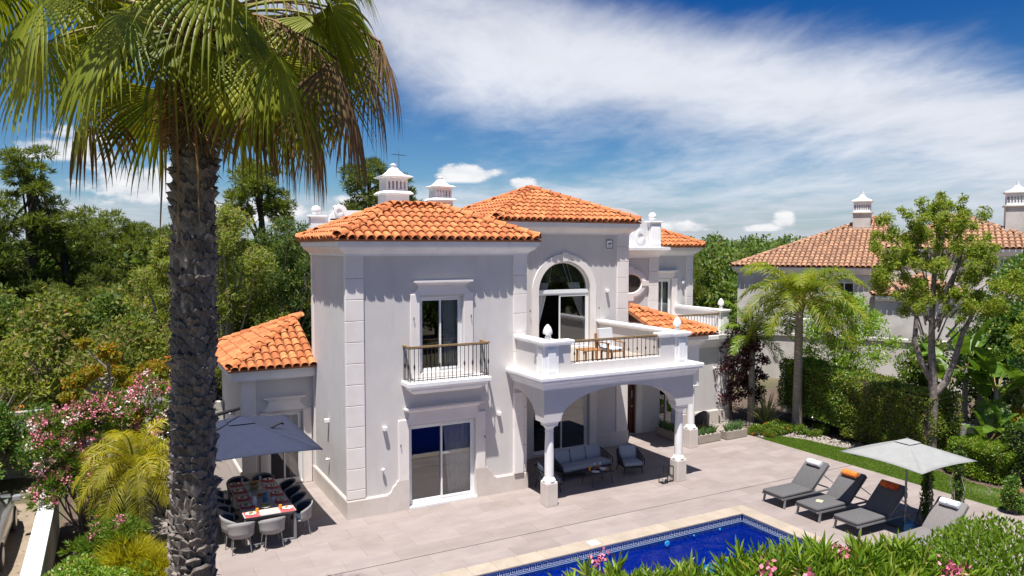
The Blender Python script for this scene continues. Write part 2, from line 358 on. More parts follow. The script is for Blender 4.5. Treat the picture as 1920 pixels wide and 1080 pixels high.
# ------------------------------------------------------------------ mesh building
class MB:
    def __init__(s):
        s.v, s.f, s.mi = [], [], []

    def add(s, verts, faces, m=0):
        o = len(s.v)
        s.v += [tuple(p) for p in verts]
        s.f += [tuple(i + o for i in f) for f in faces]
        s.mi += [m] * len(faces)
        return s

    def box(s, x0, x1, y0, y1, z0, z1, m=0):
        v = [(x0, y0, z0), (x1, y0, z0), (x1, y1, z0), (x0, y1, z0), (x0, y0, z1), (x1, y0, z1), (x1, y1, z1), (x0, y1, z1)]
        return s.add(v, [(0, 3, 2, 1), (4, 5, 6, 7), (0, 1, 5, 4), (1, 2, 6, 5), (2, 3, 7, 6), (3, 0, 4, 7)], m)

    def bbox(s, x0, x1, y0, y1, z0, z1, b=0.02, m=0):
        """box with chamfered top and vertical edges"""
        def ring(i, z):
            return [(x0 + i + b, y0 + i, z), (x1 - i - b, y0 + i, z), (x1 - i, y0 + i + b, z), (x1 - i, y1 - i - b, z),
                    (x1 - i - b, y1 - i, z), (x0 + i + b, y1 - i, z), (x0 + i, y1 - i - b, z), (x0 + i, y0 + i + b, z)]
        return s.loft([ring(b * .6, z0), ring(0, z0 + b), ring(0, z1 - b), ring(b * .35, z1 - b * .3), ring(b, z1)], m=m)

    def loft(s, rings, m=0, caps=True, closed=True):
        n = len(rings[0])
        v = [p for r in rings for p in r]
        f = []
        for i in range(len(rings) - 1):
            for j in range(n if closed else n - 1):
                k = (j + 1) % n
                f.append((i * n + j, i * n + k, (i + 1) * n + k, (i + 1) * n + j))
        if caps:
            f.append(tuple(range(n - 1, -1, -1)))
            f.append(tuple((len(rings) - 1) * n + j for j in range(n)))
        return s.add(v, f, m)

    def lathe(s, x, y, prof, n=12, m=0, caps=True):
        rings = [[(x + r * math.cos(2 * math.pi * k / n), y + r * math.sin(2 * math.pi * k / n), z) for k in range(n)] for r, z in prof]
        return s.loft(rings, m, caps)

    def tube(s, pts, rad, n=6, m=0, caps=True):
        pts = [Vector(p) for p in pts]
        if not hasattr(rad, '__len__'):
            rad = [rad] * len(pts)
        rings = []
        t0 = (pts[1] - pts[0]).normalized()
        ref = Vector((0, 0, 1)) if abs(t0.z) < 0.9 else Vector((1, 0, 0))
        u = t0.cross(ref).normalized()
        for i, p in enumerate(pts):
            a = pts[max(i - 1, 0)]
            b = pts[min(i + 1, len(pts) - 1)]
            t = (b - a).normalized()
            u = (u - t * u.dot(t)).normalized()
            w = t.cross(u)
            rings.append([p + (u * math.cos(2 * math.pi * k / n) + w * math.sin(2 * math.pi * k / n)) * rad[i] for k in range(n)])
        return s.loft(rings, m, caps)

    def bar(s, a, b, w, h=None, m=0):
        """rectangular bar from a to b"""
        h = h or w
        a, b = Vector(a), Vector(b)
        t = (b - a).normalized()
        ref = Vector((0, 0, 1)) if abs(t.z) < 0.95 else Vector((0, 1, 0))
        u = t.cross(ref).normalized() * (w / 2)
        q = u.cross(t).normalized() * (h / 2)
        rings = [[p - u - q, p + u - q, p + u + q, p - u + q] for p in (a, b)]
        return s.loft(rings, m)

    def prism(s, poly, y0, y1, m=0):
        """polygon in x,z pushed from y0 to y1"""
        n = len(poly)
        v = [(x, y0, z) for x, z in poly] + [(x, y1, z) for x, z in poly]
        f = [tuple(range(n)), tuple(range(2 * n - 1, n - 1, -1))]
        for i in range(n):
            k = (i + 1) % n
            f.append((i, i + n, k + n, k))
        return s.add(v, f, m)

    def sweep(s, prof, path, closed=False, m=0):
        """profile [(out, z)] along a plan path; outside lies to the right of travel"""
        P = [Vector((p[0], p[1])) for p in path]
        n = len(P)
        rings = []
        for i in range(n):
            d = []
            if closed or i > 0:
                d.append((P[i] - P[i - 1]).normalized())
            if closed or i < n - 1:
                d.append((P[(i + 1) % n] - P[i]).normalized())
            nr = [Vector((e.y, -e.x)) for e in d]
            if len(nr) == 2:
                mt = (nr[0] + nr[1])
                mt = mt / max(mt.dot(nr[0]), 0.15)
            else:
                mt = nr[0]
            rings.append([(P[i].x + mt.x * o, P[i].y + mt.y * o, z) for o, z in prof])
        if closed:
            rings.append(rings[0])
        return s.loft(rings, m, caps=not closed, closed=True)

    def build(s, name, mats, parent=None, smooth=False, loc=None, rz=0.0):
        me = bpy.data.meshes.new(name)
        me.from_pydata([tuple(p) for p in s.v], [], s.f)
        if not isinstance(mats, (list, tuple)):
            mats = [mats]
        for x in mats:
            me.materials.append(M[x] if isinstance(x, str) else x)
        if len(mats) > 1:
            me.polygons.foreach_set('material_index', s.mi)
        if smooth:
            me.polygons.foreach_set('use_smooth', [True] * len(s.f))
        me.update()
        return link(name, me, parent, loc, rz)


def link(name, me, parent=None, loc=None, rz=0.0):
    o = bpy.data.objects.new(name, me)
    COL.objects.link(o)
    if parent is not None:
        o.parent = parent
    if loc is not None:
        o.location = loc
    if rz:
        o.rotation_euler = (0, 0, rz)
    return o


def smooth_angle(o, ang=35):
    me = o.data
    me.polygons.foreach_set('use_smooth', [True] * len(me.polygons))
    me.set_sharp_from_angle(angle=R(ang))
    return o


def tag(o, label=None, cat=None, group=None, kind=None):
    if label:
        o['label'] = label
    if cat:
        o['category'] = cat
    if group:
        o['group'] = group
    if kind:
        o['kind'] = kind
    return o


def thing(name, label, cat, loc=(0, 0, 0), rz=0.0, group=None):
    o = bpy.data.objects.new(name, None)
    o.empty_display_size = 0.2
    COL.objects.link(o)
    o.location = loc
    o.rotation_euler = (0, 0, rz)
    return tag(o, label, cat, group)


def clone(root, loc, rz, label, group=None, scale=None):
    def rec(o, par):
        c = o.copy()
        COL.objects.link(c)
        if par is not None:
            c.parent = par
        for ch in kids.get(o.name, []):
            rec(ch, c)
        return c
    kids = {}

    def gather(o):
        kids[o.name] = list(o.children)
        for ch in o.children:
            gather(ch)
    gather(root)
    r = rec(root, None)
    r.location = loc
    r.rotation_euler = (0, 0, rz)
    if scale is not None:
        r.scale = (scale,) * 3 if not hasattr(scale, '__len__') else scale
    tag(r, label, None, group)
    return r


def arrays(name, v, f, mats, parent=None, mi=None, smooth=False, loc=None):
    """mesh from numpy arrays: v (n,3), f (m,k)"""
    me = bpy.data.meshes.new(name)
    v = np.asarray(v, dtype=np.float32)
    f = np.asarray(f, dtype=np.int32)
    k = f.shape[1]
    me.vertices.add(len(v))
    me.vertices.foreach_set('co', v.ravel())
    me.loops.add(f.size)
    me.loops.foreach_set('vertex_index', f.ravel())
    me.polygons.add(len(f))
    me.polygons.foreach_set('loop_start', np.arange(0, f.size, k, dtype=np.int32))
    if not isinstance(mats, (list, tuple)):
        mats = [mats]
    for x in mats:
        me.materials.append(M[x])
    if mi is not None:
        me.polygons.foreach_set('material_index', np.asarray(mi, dtype=np.int32))
    if smooth:
        me.polygons.foreach_set('use_smooth', np.ones(len(f), dtype=bool))
    me.update(calc_edges=True)
    return link(name, me, parent, loc)


def unit(a):
    return a / np.maximum(np.linalg.norm(a, axis=-1, keepdims=True), 1e-9)


def quads(p, ax, sd, L, Wd, curl=0.0):
    """leaf-shaped quads: base, left, tip, right"""
    n = len(p)
    L = np.broadcast_to(np.asarray(L, float).reshape(-1, 1), (n, 1))
    Wd = np.broadcast_to(np.asarray(Wd, float).reshape(-1, 1), (n, 1))
    mid = p + ax * L * 0.5
    v = np.stack([p, mid + sd * Wd * 0.5, p + ax * L, mid - sd * Wd * 0.5], 1).reshape(-1, 3)
    f = np.arange(4 * n).reshape(n, 4)
    return v, f


def rand_dirs(g, n):
    return unit(g.normal(size=(n, 3)))


def blob_points(g, blobs, n, shell=0.45):
    b = np.asarray(blobs, float)          # x y z rx ry rz
    wgt = (b[:, 3] * b[:, 4] + b[:, 4] * b[:, 5] + b[:, 3] * b[:, 5])
    i = g.choice(len(b), size=n, p=wgt / wgt.sum())
    d = rand_dirs(g, n)
    r = g.random((n, 1)) ** shell
    return b[i, :3] + d * r * b[i, 3:], d


def crown(g, blobs, n, L, Wd, out=0.6, up=0.2, jit=0.8, shell=0.4):
    p, d = blob_points(g, blobs, n, shell)
    ax = unit(d * out + rand_dirs(g, n) * jit + np.array([0, 0, up]))
    sd = unit(np.cross(ax, rand_dirs(g, n)))
    s = 0.7 + 0.6 * g.random(n)
    return quads(p - ax * (L * 0.5 * s)[:, None], ax, sd, L * s, Wd * s)


def tufts(g, blobs, n, k, L, Wd, up=0.5, spread=1.0, shell=0.35):
    """n tufts of k narrow leaves each, radiating from a twig end"""
    p, d = blob_points(g, blobs, n, shell)
    c = unit(d + np.array([0, 0, up]))
    p = np.repeat(p, k, 0)
    ax = unit(np.repeat(c, k, 0) + rand_dirs(g, n * k) * spread)
    sd = unit(np.cross(ax, rand_dirs(g, n * k)))
    s = 0.7 + 0.6 * g.random(n * k)
    return quads(p, ax, sd, L * s, Wd * s)


def cat(parts):
    vs, fs, o = [], [], 0
    for v, f in parts:
        vs.append(v)
        fs.append(f + o)
        o += len(v)
    return np.concatenate(vs), np.concatenate(fs)


def limbs(mb, base, h, r0, tips, lean=(0, 0), n=7, fork=0.45, seed=0, m=0):
    """a tapered trunk from base that divides into limbs reaching the tips"""
    rr = random.Random(seed)
    b = Vector(base)
    top = b + Vector((lean[0], lean[1], h))
    pts = [b + Vector((0, 0, -0.15)), b + Vector((lean[0] * .15 + rr.uniform(-.04, .04) * h, lean[1] * .15 + rr.uniform(-.04, .04) * h, h * .35)),
           b + Vector((lean[0] * .55 + rr.uniform(-.04, .04) * h, lean[1] * .55 + rr.uniform(-.04, .04) * h, h * .7)), top]
    mb.tube(pts, [r0 * 1.25, r0, r0 * .85, r0 * .6], n, m)
    for t in tips:
        t = Vector(t)
        k = rr.uniform(fork, 0.98)
        s = pts[0].lerp(top, k) if k > .7 else pts[1].lerp(pts[2], (k - .35) / .35) if k > .35 else pts[0].lerp(pts[1], k / .35)
        d = t - s
        md = s + d * 0.5 + Vector((rr.uniform(-.1, .1), rr.uniform(-.1, .1), rr.uniform(0.0, .16))) * d.length
        mb.tube([s, md, t], [r0 * .42, r0 * .26, r0 * .07], 5, m)

# ================================================================== GROUND, POOL, TERRACE
PX0, PX1, PY0, PY1 = 3.6, 14.5, 8.4, 14.0          # water edge of the pool


def sheet_with_hole(name, x0, x1, y0, y1, hx0, hx1, hy0, hy1, z, mat, step=None, parent=None):
    mb = MB()
    xs, ys = [x0, hx0, hx1, x1], [y0, hy0, hy1, y1]
    for i in range(3):
        for j in range(3):
            if i == 1 and j == 1:
                continue
            mb.add([(xs[i], ys[j], z), (xs[i + 1], ys[j], z), (xs[i + 1], ys[j + 1], z), (xs[i], ys[j + 1], z)], [(0, 1, 2, 3)])
    return mb.build(name, mat, parent)


g0 = sheet_with_hole('ground', -900, 900, -600, 1500, PX0 - .05, PX1 + .05, PY0 - .05, PY1 + .05, -0.06, 'woodland_floor')
tag(g0, kind='structure')
TX0, TX1, TY0 = 0.2, 20.8, 8.0
te = sheet_with_hole('terrace', TX0, TX1, 7.9, 26.0, PX0 - .02, PX1 + .02, PY0 - .02, PY1 + .02, -0.02, 'joint')
tag(te, kind='structure')

# ---- pavers, laid in half bond along the house, skipping the pool's coping and the strip drain
cells = []
rows = []
y = 15.475
while y < 22.0:
    rows.append((y, min(y + 0.597, 22.08)))
    y += 0.6
rows += [(14.955, 15.445), (14.455, 14.952)]
y = 14.45
while y > 8.2:
    rows.append((y - 0.597, y))
    y -= 0.6
CW = 0.44
for ri, (ya, yb) in enumerate(rows):
    x = TX0 + (0.0 if ri % 2 else -0.6)
    while x < TX1:
        xa, xb = max(x, TX0), min(x + 1.197, TX1)
        if x + 1.2 > PX0 - CW and x < PX1 + CW and ya < PY1 + CW - .01 and yb > PY0 - CW:
            if xa < PX0 - CW < xb:
                xb = PX0 - CW - .003
            elif xa < PX1 + CW < xb:
                xa = PX1 + CW + .003
            elif xa >= PX0 - CW and xb <= PX1 + CW:
                xb = xa
        if xb - xa > 0.08:
            cells.append((xa, xb, ya, yb))
        x += 1.2


def seen(x, y, z=0.0):
    d = Vector((x, y, z)) - CAM
    f = Vector((math.sin(YAW), math.cos(YAW), 0))
    r = Vector((math.cos(YAW), -math.sin(YAW), 0))
    k = d.dot(f)
    return k > 1 and abs(d.dot(r) / k) < 0.75 and -(d.z) / k < 0.50


cells.sort(key=lambda c: (not seen((c[0] + c[1]) / 2, (c[2] + c[3]) / 2), (c[0] + c[1]) ** 2 / 4 + (c[2] + c[3]) ** 2 / 4))
paver_meshes = {}
rest = MB()
for i, (xa, xb, ya, yb) in enumerate(cells):
    if i < 296:
        k = (round(xb - xa, 3), round(yb - ya, 3))
        w, h = (xb - xa) / 2, (yb - ya) / 2
        if k not in paver_meshes:
            mb = MB()
            mb.loft([[(-w, -h, -.018), (w, -h, -.018), (w, h, -.018), (-w, h, -.018)], [(-w, -h, -.002), (w, -h, -.002), (w, h, -.002), (-w, h, -.002)],
                     [(-w + .003, -h + .003, 0), (w - .003, -h + .003, 0), (w - .003, h - .003, 0), (-w + .003, h - .003, 0)]])
            o = mb.build('paver', 'paver', te)
            paver_meshes[k] = o.data
        else:
            o = link('paver', paver_meshes[k], te)
        o.location = ((xa + xb) / 2, (ya + yb) / 2, random.uniform(-.0006, .0006))
    else:
        rest.box(xa, xb, ya, yb, -.018, 0)
o = rest.build('far_pavers', 'paver', te)
tag(o, kind='stuff')
mb = MB()
mb.box(TX0, TX1, 15.448, 15.472, -.0185, -.012)
mb.build('strip_drain', 'drain_dark', te)

# ---- pool
pool = thing('swimming_pool', 'deep blue tiled swimming pool with a greek key border and stone coping', 'swimming pool', (0, 0, 0))
mb = MB()
D = -1.55
v = [(PX0, PY0), (PX1, PY0), (PX1, PY1), (PX0, PY1)]
mb.add([(x, y, -.03) for x, y in v] + [(x, y, D) for x, y in v], [(0, 1, 5, 4), (1, 2, 6, 5), (2, 3, 7, 6), (3, 0, 4, 7), (4, 5, 6, 7)])
mb.build('basin', 'pool_deep', pool)
mb = MB()
mb.box(12.0, 13.0, 12.1, 12.9, -1.54, -.5)
mb.build('steps', 'pool_light', pool)
# mosaic band above the water, with the key pattern standing 3 mm proud
mb = MB()
for (a, b) in (((PX0, PY1 - .004), (PX1 - .004, PY1 - .004)), ((PX1 - .004, PY1 - .004), (PX1 - .004, PY0))):
    mb.add([(a[0], a[1], -.012), (b[0], b[1], -.012), (b[0], b[1], -.30), (a[0], a[1], -.30)], [(0, 1, 2, 3)])
mb.build('mosaic_band', 'tile_navy', pool)
key = MB()
U = 0.16
# strokes of one key unit (u0,u1,w0,w1) in fractions of the unit and of the band height
strokes = [(0.0, .16, 0.0, 1.0), (.16, .84, .86, 1.0), (.70, .84, .30, .86), (.34, .70, .30, .44), (.34, .48, .44, .66), (.16, 1.0, 0.0, .14)]
ZB, ZT = -.185, -.060
n = int((PX1 - PX0 - .1) / U)
for i in range(n):
    for u0, u1, w0, w1 in strokes:
        xa, xb = PX1 - .05 - (i + u1) * U, PX1 - .05 - (i + u0) * U
        za, zb = ZB + w0 * (ZT - ZB), ZB + w1 * (ZT - ZB)
        key.add([(xa, PY1 - .008, za), (xb, PY1 - .008, za), (xb, PY1 - .008, zb), (xa, PY1 - .008, zb)], [(0, 1, 2, 3)])
n = int((PY1 - PY0 - .1) / U)
for i in range(n):
    for u0, u1, w0, w1 in strokes:
        ya, yb = PY1 - .05 - (i + u1) * U, PY1 - .05 - (i + u0) * U
        za, zb = ZB + w0 * (ZT - ZB), ZB + w1 * (ZT - ZB)
        key.add([(PX1 - .008, ya, za), (PX1 - .008, yb, za), (PX1 - .008, yb, zb), (PX1 - .008, ya, zb)], [(0, 3, 2, 1)])
for z0, z1 in ((-.224, -.204), (-.048, -.040)):
    key.add([(PX0, PY1 - .008, z0), (PX1 - .01, PY1 - .008, z0), (PX1 - .01, PY1 - .008, z1), (PX0, PY1 - .008, z1)], [(0, 1, 2, 3)])
    key.add([(PX1 - .008, PY0, z0), (PX1 - .008, PY1 - .01, z0), (PX1 - .008, PY1 - .01, z1), (PX1 - .008, PY0, z1)], [(0, 3, 2, 1)])
o = key.build('key_pattern', 'tile_white', pool)
tag(o, kind='stuff')
# inlets on the far wall, seen through the water
for x, r, z in ((11.96, .075, -.33), (12.83, .025, -.29), (13.71, .032, -.29)):
    mb = MB()
    n = 16
    mb.loft([[(x + rr * math.cos(2 * math.pi * k / n), PY1 - yy, z + rr * math.sin(2 * math.pi * k / n)) for k in range(n)] for rr, yy in ((r, .006), (r, .02), (r * .8, .026))])
    mb.build('wall_inlet', 'white_paint', pool)
mb = MB()
nx, ny = 60, 34
vv = []
for j in range(ny + 1):
    for i in range(nx + 1):
        vv.append((PX0 + .001 + (PX1 - PX0 - .012) * i / nx, PY0 + .001 + (PY1 - PY0 - .012) * j / ny, -.215))
mb.add(vv, [(j * (nx + 1) + i, j * (nx + 1) + i + 1, (j + 1) * (nx + 1) + i + 1, (j + 1) * (nx + 1) + i) for j in range(ny) for i in range(nx)])
wm = bpy.data.materials.new('water')
wm.use_nodes = True
gt = NT(wm.node_tree)
wm.node_tree.nodes.remove(wm.node_tree.nodes['Principled BSDF'])
pos = gt.n('ShaderNodeNewGeometry').outputs['Position']
wn = gt.n('ShaderNodeTexNoise', {'Vector': pos, 'Scale': 2.6, 'Detail': 4.0, 'Roughness': 0.55})
bp = gt.n('ShaderNodeBump', {'Height': wn.outputs[0], 'Strength': 0.35, 'Distance': 0.06})
fr = gt.n('ShaderNodeFresnel', {'IOR': 1.33, 'Normal': bp.outputs[0]})
tb = gt.n('ShaderNodeBsdfTransparent', {'Color': (0.22, 0.70, 0.97, 1)})
gb = gt.n('ShaderNodeBsdfGlossy', {'Roughness': 0.02, 'Normal': bp.outputs[0]})
mx = gt.n('ShaderNodeMixShader', {0: gt.m('MULTIPLY', fr.outputs[0], 0.6), 1: tb.outputs[0], 2: gb.outputs[0]})
wm.node_tree.links.new(mx.outputs[0], wm.node_tree.nodes['Material Output'].inputs[0])
M['water'] = wm
o = mb.build('pool_water', 'water', None, smooth=True)
tag(o, kind='structure')
mb = MB()
mb.bbox(9.78, 10.03, PY1 + .08, PY1 + .33, .0125, .018, .004)
mb.build('skimmer_lid', 'white_paint', pool)
# coping stones
def coping(xa, xb, ya, yb, nose):
    mb = MB()
    mb.bbox(xa, xb, ya, yb, -.035, .012, .012)
    mb.build('coping_stone', 'coping', pool)
x = PX1 - .02
while x > PX0:
    coping(max(x - .597, PX0 - .02), x, PY1 - .03, PY1 + CW - .004, 1)
    x -= .6
coping(PX1 - .017, PX1 + CW - .004, PY1 - .03, PY1 + CW - .004, 1)
y = PY1 - .033
while y > PY0:
    coping(PX1 - .03, PX1 + CW - .004, max(y - .597, PY0), y, 1)
    y -= .6
x = PX1 + CW - .004
while x > PX0 - .4:
    coping(max(x - .597, PX0 - CW), x, PY0 - CW + .004, PY0 - .003, 1)
    x -= .6
y = PY1 + CW - .004
while y > PY0:
    coping(PX0 - CW, PX0 - .023, max(y - .597, PY0), y, 1)
    y -= .6

# ================================================================== THE VILLA
villa = thing('villa', 'white two storey villa with orange barrel tile roofs, balconies and an arched loggia', 'house', (10, 20, 0))
VO = Vector((10, 20, 0))


def vb(mb, name, mats, parent=None, smooth=False, sm=None):
    """link a villa piece: built in world coordinates, parented without moving"""
    o = mb.build(name, mats, parent or villa, smooth)
    if parent is None:
        o.location = -VO
    else:
        q, L = parent, Vector((0, 0, 0))
        while q is not None:
            L += Vector(q.location)
            q = q.parent
        o.location = -L
    if sm:
        smooth_angle(o, sm)
    return o


def vbs(mb, name, mats, parent=None):
    """every separate piece of the mesh as a part of its own"""
    par = list(range(len(mb.v)))

    def find(a):
        while par[a] != a:
            par[a] = par[par[a]]
            a = par[a]
        return a
    for f in mb.f:
        for i in f[1:]:
            par[find(i)] = find(f[0])
    groups = {}
    for fi, f in enumerate(mb.f):
        groups.setdefault(find(f[0]), []).append(fi)
    for fs in groups.values():
        idx = {}
        m2 = MB()
        for fi in fs:
            for i in mb.f[fi]:
                if i not in idx:
                    idx[i] = len(idx)
                    m2.v.append(mb.v[i])
            m2.f.append(tuple(idx[i] for i in mb.f[fi]))
            m2.mi.append(mb.mi[fi])
        vb(m2, name, mats, parent)


def wall(mb, x0, x1, y, z0, z1, holes=(), th=0.25, axis='x', m=0):
    """wall along x (front face at y, going back by th) with openings (a,b,z0,z1,rise)"""
    xs = {x0, x1}
    for h in holes:
        xs |= {h[0], h[1]}
        if len(h) > 4 and h[4]:
            n = 20
            for k in range(1, n):
                xs.add(h[0] + (h[1] - h[0]) * 0.5 * (1 - math.cos(math.pi * k / n)))
    xs = sorted(xs)

    def top(h, x):
        if len(h) > 4 and h[4]:
            c, w = (h[0] + h[1]) / 2, (h[1] - h[0]) / 2
            return h[3] + h[4] * math.sqrt(max(0, 1 - ((x - c) / w) ** 2))
        return h[3]
    for a, b in zip(xs[:-1], xs[1:]):
        mid = (a + b) / 2
        hs = sorted([h for h in holes if h[0] < mid < h[1]], key=lambda h: h[2])
        cur = (z0, z0)
        segs = []
        for h in hs:
            if h[2] > cur[0] + 1e-6 or h[2] > cur[1] + 1e-6:
                segs.append((cur, (h[2], h[2])))
            cur = (top(h, a), top(h, b))
        segs.append((cur, (z1, z1)))
        for (p0, p1), (q0, q1) in segs:
            v = [(a, y, p0), (b, y, p1), (b, y, q1), (a, y, q0), (a, y + th, p0), (b, y + th, p1), (b, y + th, q1), (a, y + th, q0)]
            f = [(0, 1, 2, 3), (7, 6, 5, 4), (0, 4, 5, 1), (3, 2, 6, 7), (0, 3, 7, 4), (1, 5, 6, 2)]
            if axis == 'y':
                v = [(yy, xx, zz) for xx, yy, zz in v]
                f = [t[::-1] for t in f]
            mb.add(v, f, m)


CORNICE = [(-.02, -.42), (.05, -.42), (.05, -.37), (.085, -.335), (.13, -.30), (.20, -.25), (.24, -.20), (.24, -.165), (.29, -.165), (.29, -.02), (-.02, -.02)]


def cornice(path, ztop, closed=False, k=1.0):
    mb = MB()
    mb.sweep([(o * k, ztop + z * k) for o, z in CORNICE], path, closed)
    return vb(mb, 'cornice', 'white_paint')


PLINTH = [(-.02, 0.0), (.055, 0.0), (.055, .455), (.035, .50), (-.02, .50)]


def quoins(x0, x1, y, zs, side=None, d=.045):
    for za, zb in zip(zs[:-1], zs[1:]):
        mb = MB()
        mb.bbox(x0, x1, y - d, y + .03, za + .004, zb - .004, .012)
        vb(mb, 'quoin_stone', 'trim')


# ---- tower block (front left)
TA, TB, TF, TK = 5.27, 10.48, 18.48, 22.1
mb = MB()
wall(mb, TA, TB, TF, 0, 7.0, [(6.92, 8.87, .06, 2.22), (7.25, 8.50, 3.62, 5.66)])
wall(mb, TF + .25, TK, TA, 0, 7.0, axis='y')
wall(mb, TF + .25, TK, TB - .25, 0, 7.0, axis='y')
vb(mb, 'wall', 'stucco')
mb = MB()
mb.box(TA + .25, TB - .25, TF + .25, TK, 3.25, 3.45)
mb.box(TA + .25, TB - .25, TF + .25, TK, -.01, .02)
vb(mb, 'storey_floor', 'room_floor')
zq = [.50, .75] + [.75 + .5445 * k for k in range(1, 12)]
zq = [z for z in zq if z < 6.70] + [6.78]
quoins(TA - .045, 5.71, TF, zq)
quoins(10.06, TB + .02, TF, zq)
quoins(TA - .045, TA + .02, TF + .06, [.5, 6.78])     # thin return
mb = MB()
mb.box(TA - .03, TA + .02, TK - .2, TK - .01, .5, 6.75)
vb(mb, 'corner_strip', 'trim')
# plinth with the ogee step beside the terrace door
mb = MB()
mb.sweep(PLINTH, [(TA, TK), (TA, TF), (6.30, TF)])
mb.sweep(PLINTH, [(9.50, TF), (TB, TF), (TB, TK - .8)])
vbs(mb, 'plinth', 'limestone')
for s, x in ((1, 6.30), (-1, 9.50)):
    prof = [(0, 0), (0, .50), (.06, .51), (.10, .56), (.13, .63), (.16, .68), (.20, .70), (.24, .74), (.26, .80), (.34, .82), (.60 if s > 0 else .62, .82), (.60 if s > 0 else .62, 0)]
    mb = MB()
    poly = [(x + s * a, z) for a, z in prof]
    if s < 0:
        poly = poly[::-1]
    mb.prism(poly[::-1], TF - .058, TF + .02)
    vb(mb, 'plinth_shoulder', 'limestone')
for xa, xb in ((6.61, 6.905), (8.885, 9.17)):
    mb = MB()
    mb.bbox(xa, xb, TF - .05, TF + .02, .82, 2.42, .012)
    vbs(mb, 'door_architrave', 'trim')


def hood(xa, xb, y, z0, z1, z2, flare, name='window_hood', d=.16):
    """flared panel z0-z1 under a moulded shelf z1-z2"""
    w = (xb - xa)
    left = []
    n = 8
    for k in range(n + 1):
        t = k / n
        left.append((xa - flare * (1 - t) ** 2.2, z0 + (z1 - z0) * t))
    right = [(xb + (xa - x), z) for x, z in left]
    mb = MB()
    mb.prism(left[::-1] + right, y - .035, y + .02) if False else mb.prism(([p for p in right] + left[::-1])[::-1], y - .04, y + .02)
    vb(mb, name + '_panel', 'trim')
    mb = MB()
    mb.sweep([(-.02, z1), (.045, z1), (.06, z1 + .035), (d * .7, z2 - .05), (d, z2 - .045), (d, z2), (-.02, z2)], [(xa - .0, y + .02), (xa - .0, y - .01), (xb, y - .01), (xb, y + .02)][:: 1])
    vb(mb, name, 'trim')


hood(6.93, 8.92, TF, 2.26, 2.60, 2.72, .22)
hood(7.20, 8.58, TF, 5.72, 5.98, 6.10, .26)
for xa, xb in ((6.97, 7.235), (8.515, 8.80)):
    mb = MB()
    mb.bbox(xa, xb, TF - .045, TF + .02, 3.50, 5.74, .012)
    vbs(mb, 'door_architrave', 'trim')


# ---- sliding windows
def sliding(xa, xb, y, z0, z1, name='sliding_door', panes=2, frame=.06, split=None, gl='glass', arch=0.0, dep=.07, room=True, depth=2.6, curtains='r', open_left=False):
    """frame set back in its opening, panes in their own frames, a dark room with curtains behind"""
    yf = y + .10
    mb = MB()
    zt = z1
    mb.box(xa, xa + frame, yf, yf + dep, z0, zt)
    mb.box(xb - frame, xb, yf, yf + dep, z0, zt)
    mb.box(xa + frame, xb - frame, yf, yf + dep, z0, z0 + frame)
    mb.box(xa + frame, xb - frame, yf, yf + dep, zt - frame, zt)
    fr = vb(mb, name, 'upvc')
    split = split or (xa + xb) / 2
    edges = [(xa + frame, split + .03), (split - .03, xb - frame)]
    for i, (a, b) in enumerate(edges):
        if open_left and i == 0:
            continue
        o = .012 if i else .04
        mb = MB()
        w = .048
        e0, e1 = z0 + frame + .002, zt - frame - .002
        mb.box(a + .002, a + w, yf + o - .02, yf + o + .015, e0, e1)
        mb.box(b - w, b - .002, yf + o - .02, yf + o + .015, e0, e1)
        mb.box(a + w, b - w, yf + o - .02, yf + o + .015, e0, e0 + w)
        mb.box(a + w, b - w, yf + o - .02, yf + o + .015, e1 - w, e1)
        vb(mb, 'sash', 'upvc', fr)
        mb = MB()
        mb.add([(a + w, yf + o, e0 + w), (b - w, yf + o, e0 + w), (b - w, yf + o, e1 - w), (a + w, yf + o, e1 - w)], [(0, 1, 2, 3)])
        vb(mb, 'pane', gl, fr)
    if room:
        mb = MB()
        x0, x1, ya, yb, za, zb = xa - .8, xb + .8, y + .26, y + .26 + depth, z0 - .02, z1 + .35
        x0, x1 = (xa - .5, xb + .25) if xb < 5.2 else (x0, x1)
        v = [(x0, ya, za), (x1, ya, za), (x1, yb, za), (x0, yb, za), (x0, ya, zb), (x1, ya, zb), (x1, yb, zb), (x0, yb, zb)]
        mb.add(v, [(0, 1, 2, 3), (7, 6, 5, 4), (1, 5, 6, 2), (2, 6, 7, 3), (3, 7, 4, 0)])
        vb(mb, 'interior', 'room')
    for c in curtains:
        n = 26
        if c == 'r':
            ca, cb = split + .12, xb + .02
        elif c == 'l':
            ca, cb = xa - .02, xa + (xb - xa) * .22
        elif c == 'R':
            ca, cb = xb - (xb - xa) * .25, xb + .02
        mb = MB()
        top, bot = [], []
        for k in range(n + 1):
            t = k / n
            xx = ca + (cb - ca) * t
            off = .03 * math.sin(t * 34) + .015 * math.sin(t * 71 + 1)
            top.append((xx, y + .30 + off * .7, z1 + .1))
            gather = .25 * (1 - t) * (cb - ca) if c in 'rR' else -.25 * t * (cb - ca)
            bot.append((xx + gather * (0.8 if c == 'r' else .3), y + .30 + off, z0 + .02))
        mb.add(top + bot, [(k, k + 1, n + 2 + k, n + 1 + k) for k in range(n)])
        vb(mb, 'curtain', 'curtain', None, True)
    return fr


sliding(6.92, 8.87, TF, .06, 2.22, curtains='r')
mb = MB()
mb.box(6.90, 8.89, TF - .09, TF + .1, .003, .058)
vb(mb, 'door_sill', 'white_paint')
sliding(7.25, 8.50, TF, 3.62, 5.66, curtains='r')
mb = MB()
mb.box(7.22, 8.53, TF - .02, TF + .1, 3.50, 3.618)
vb(mb, 'door_sill', 'trim')


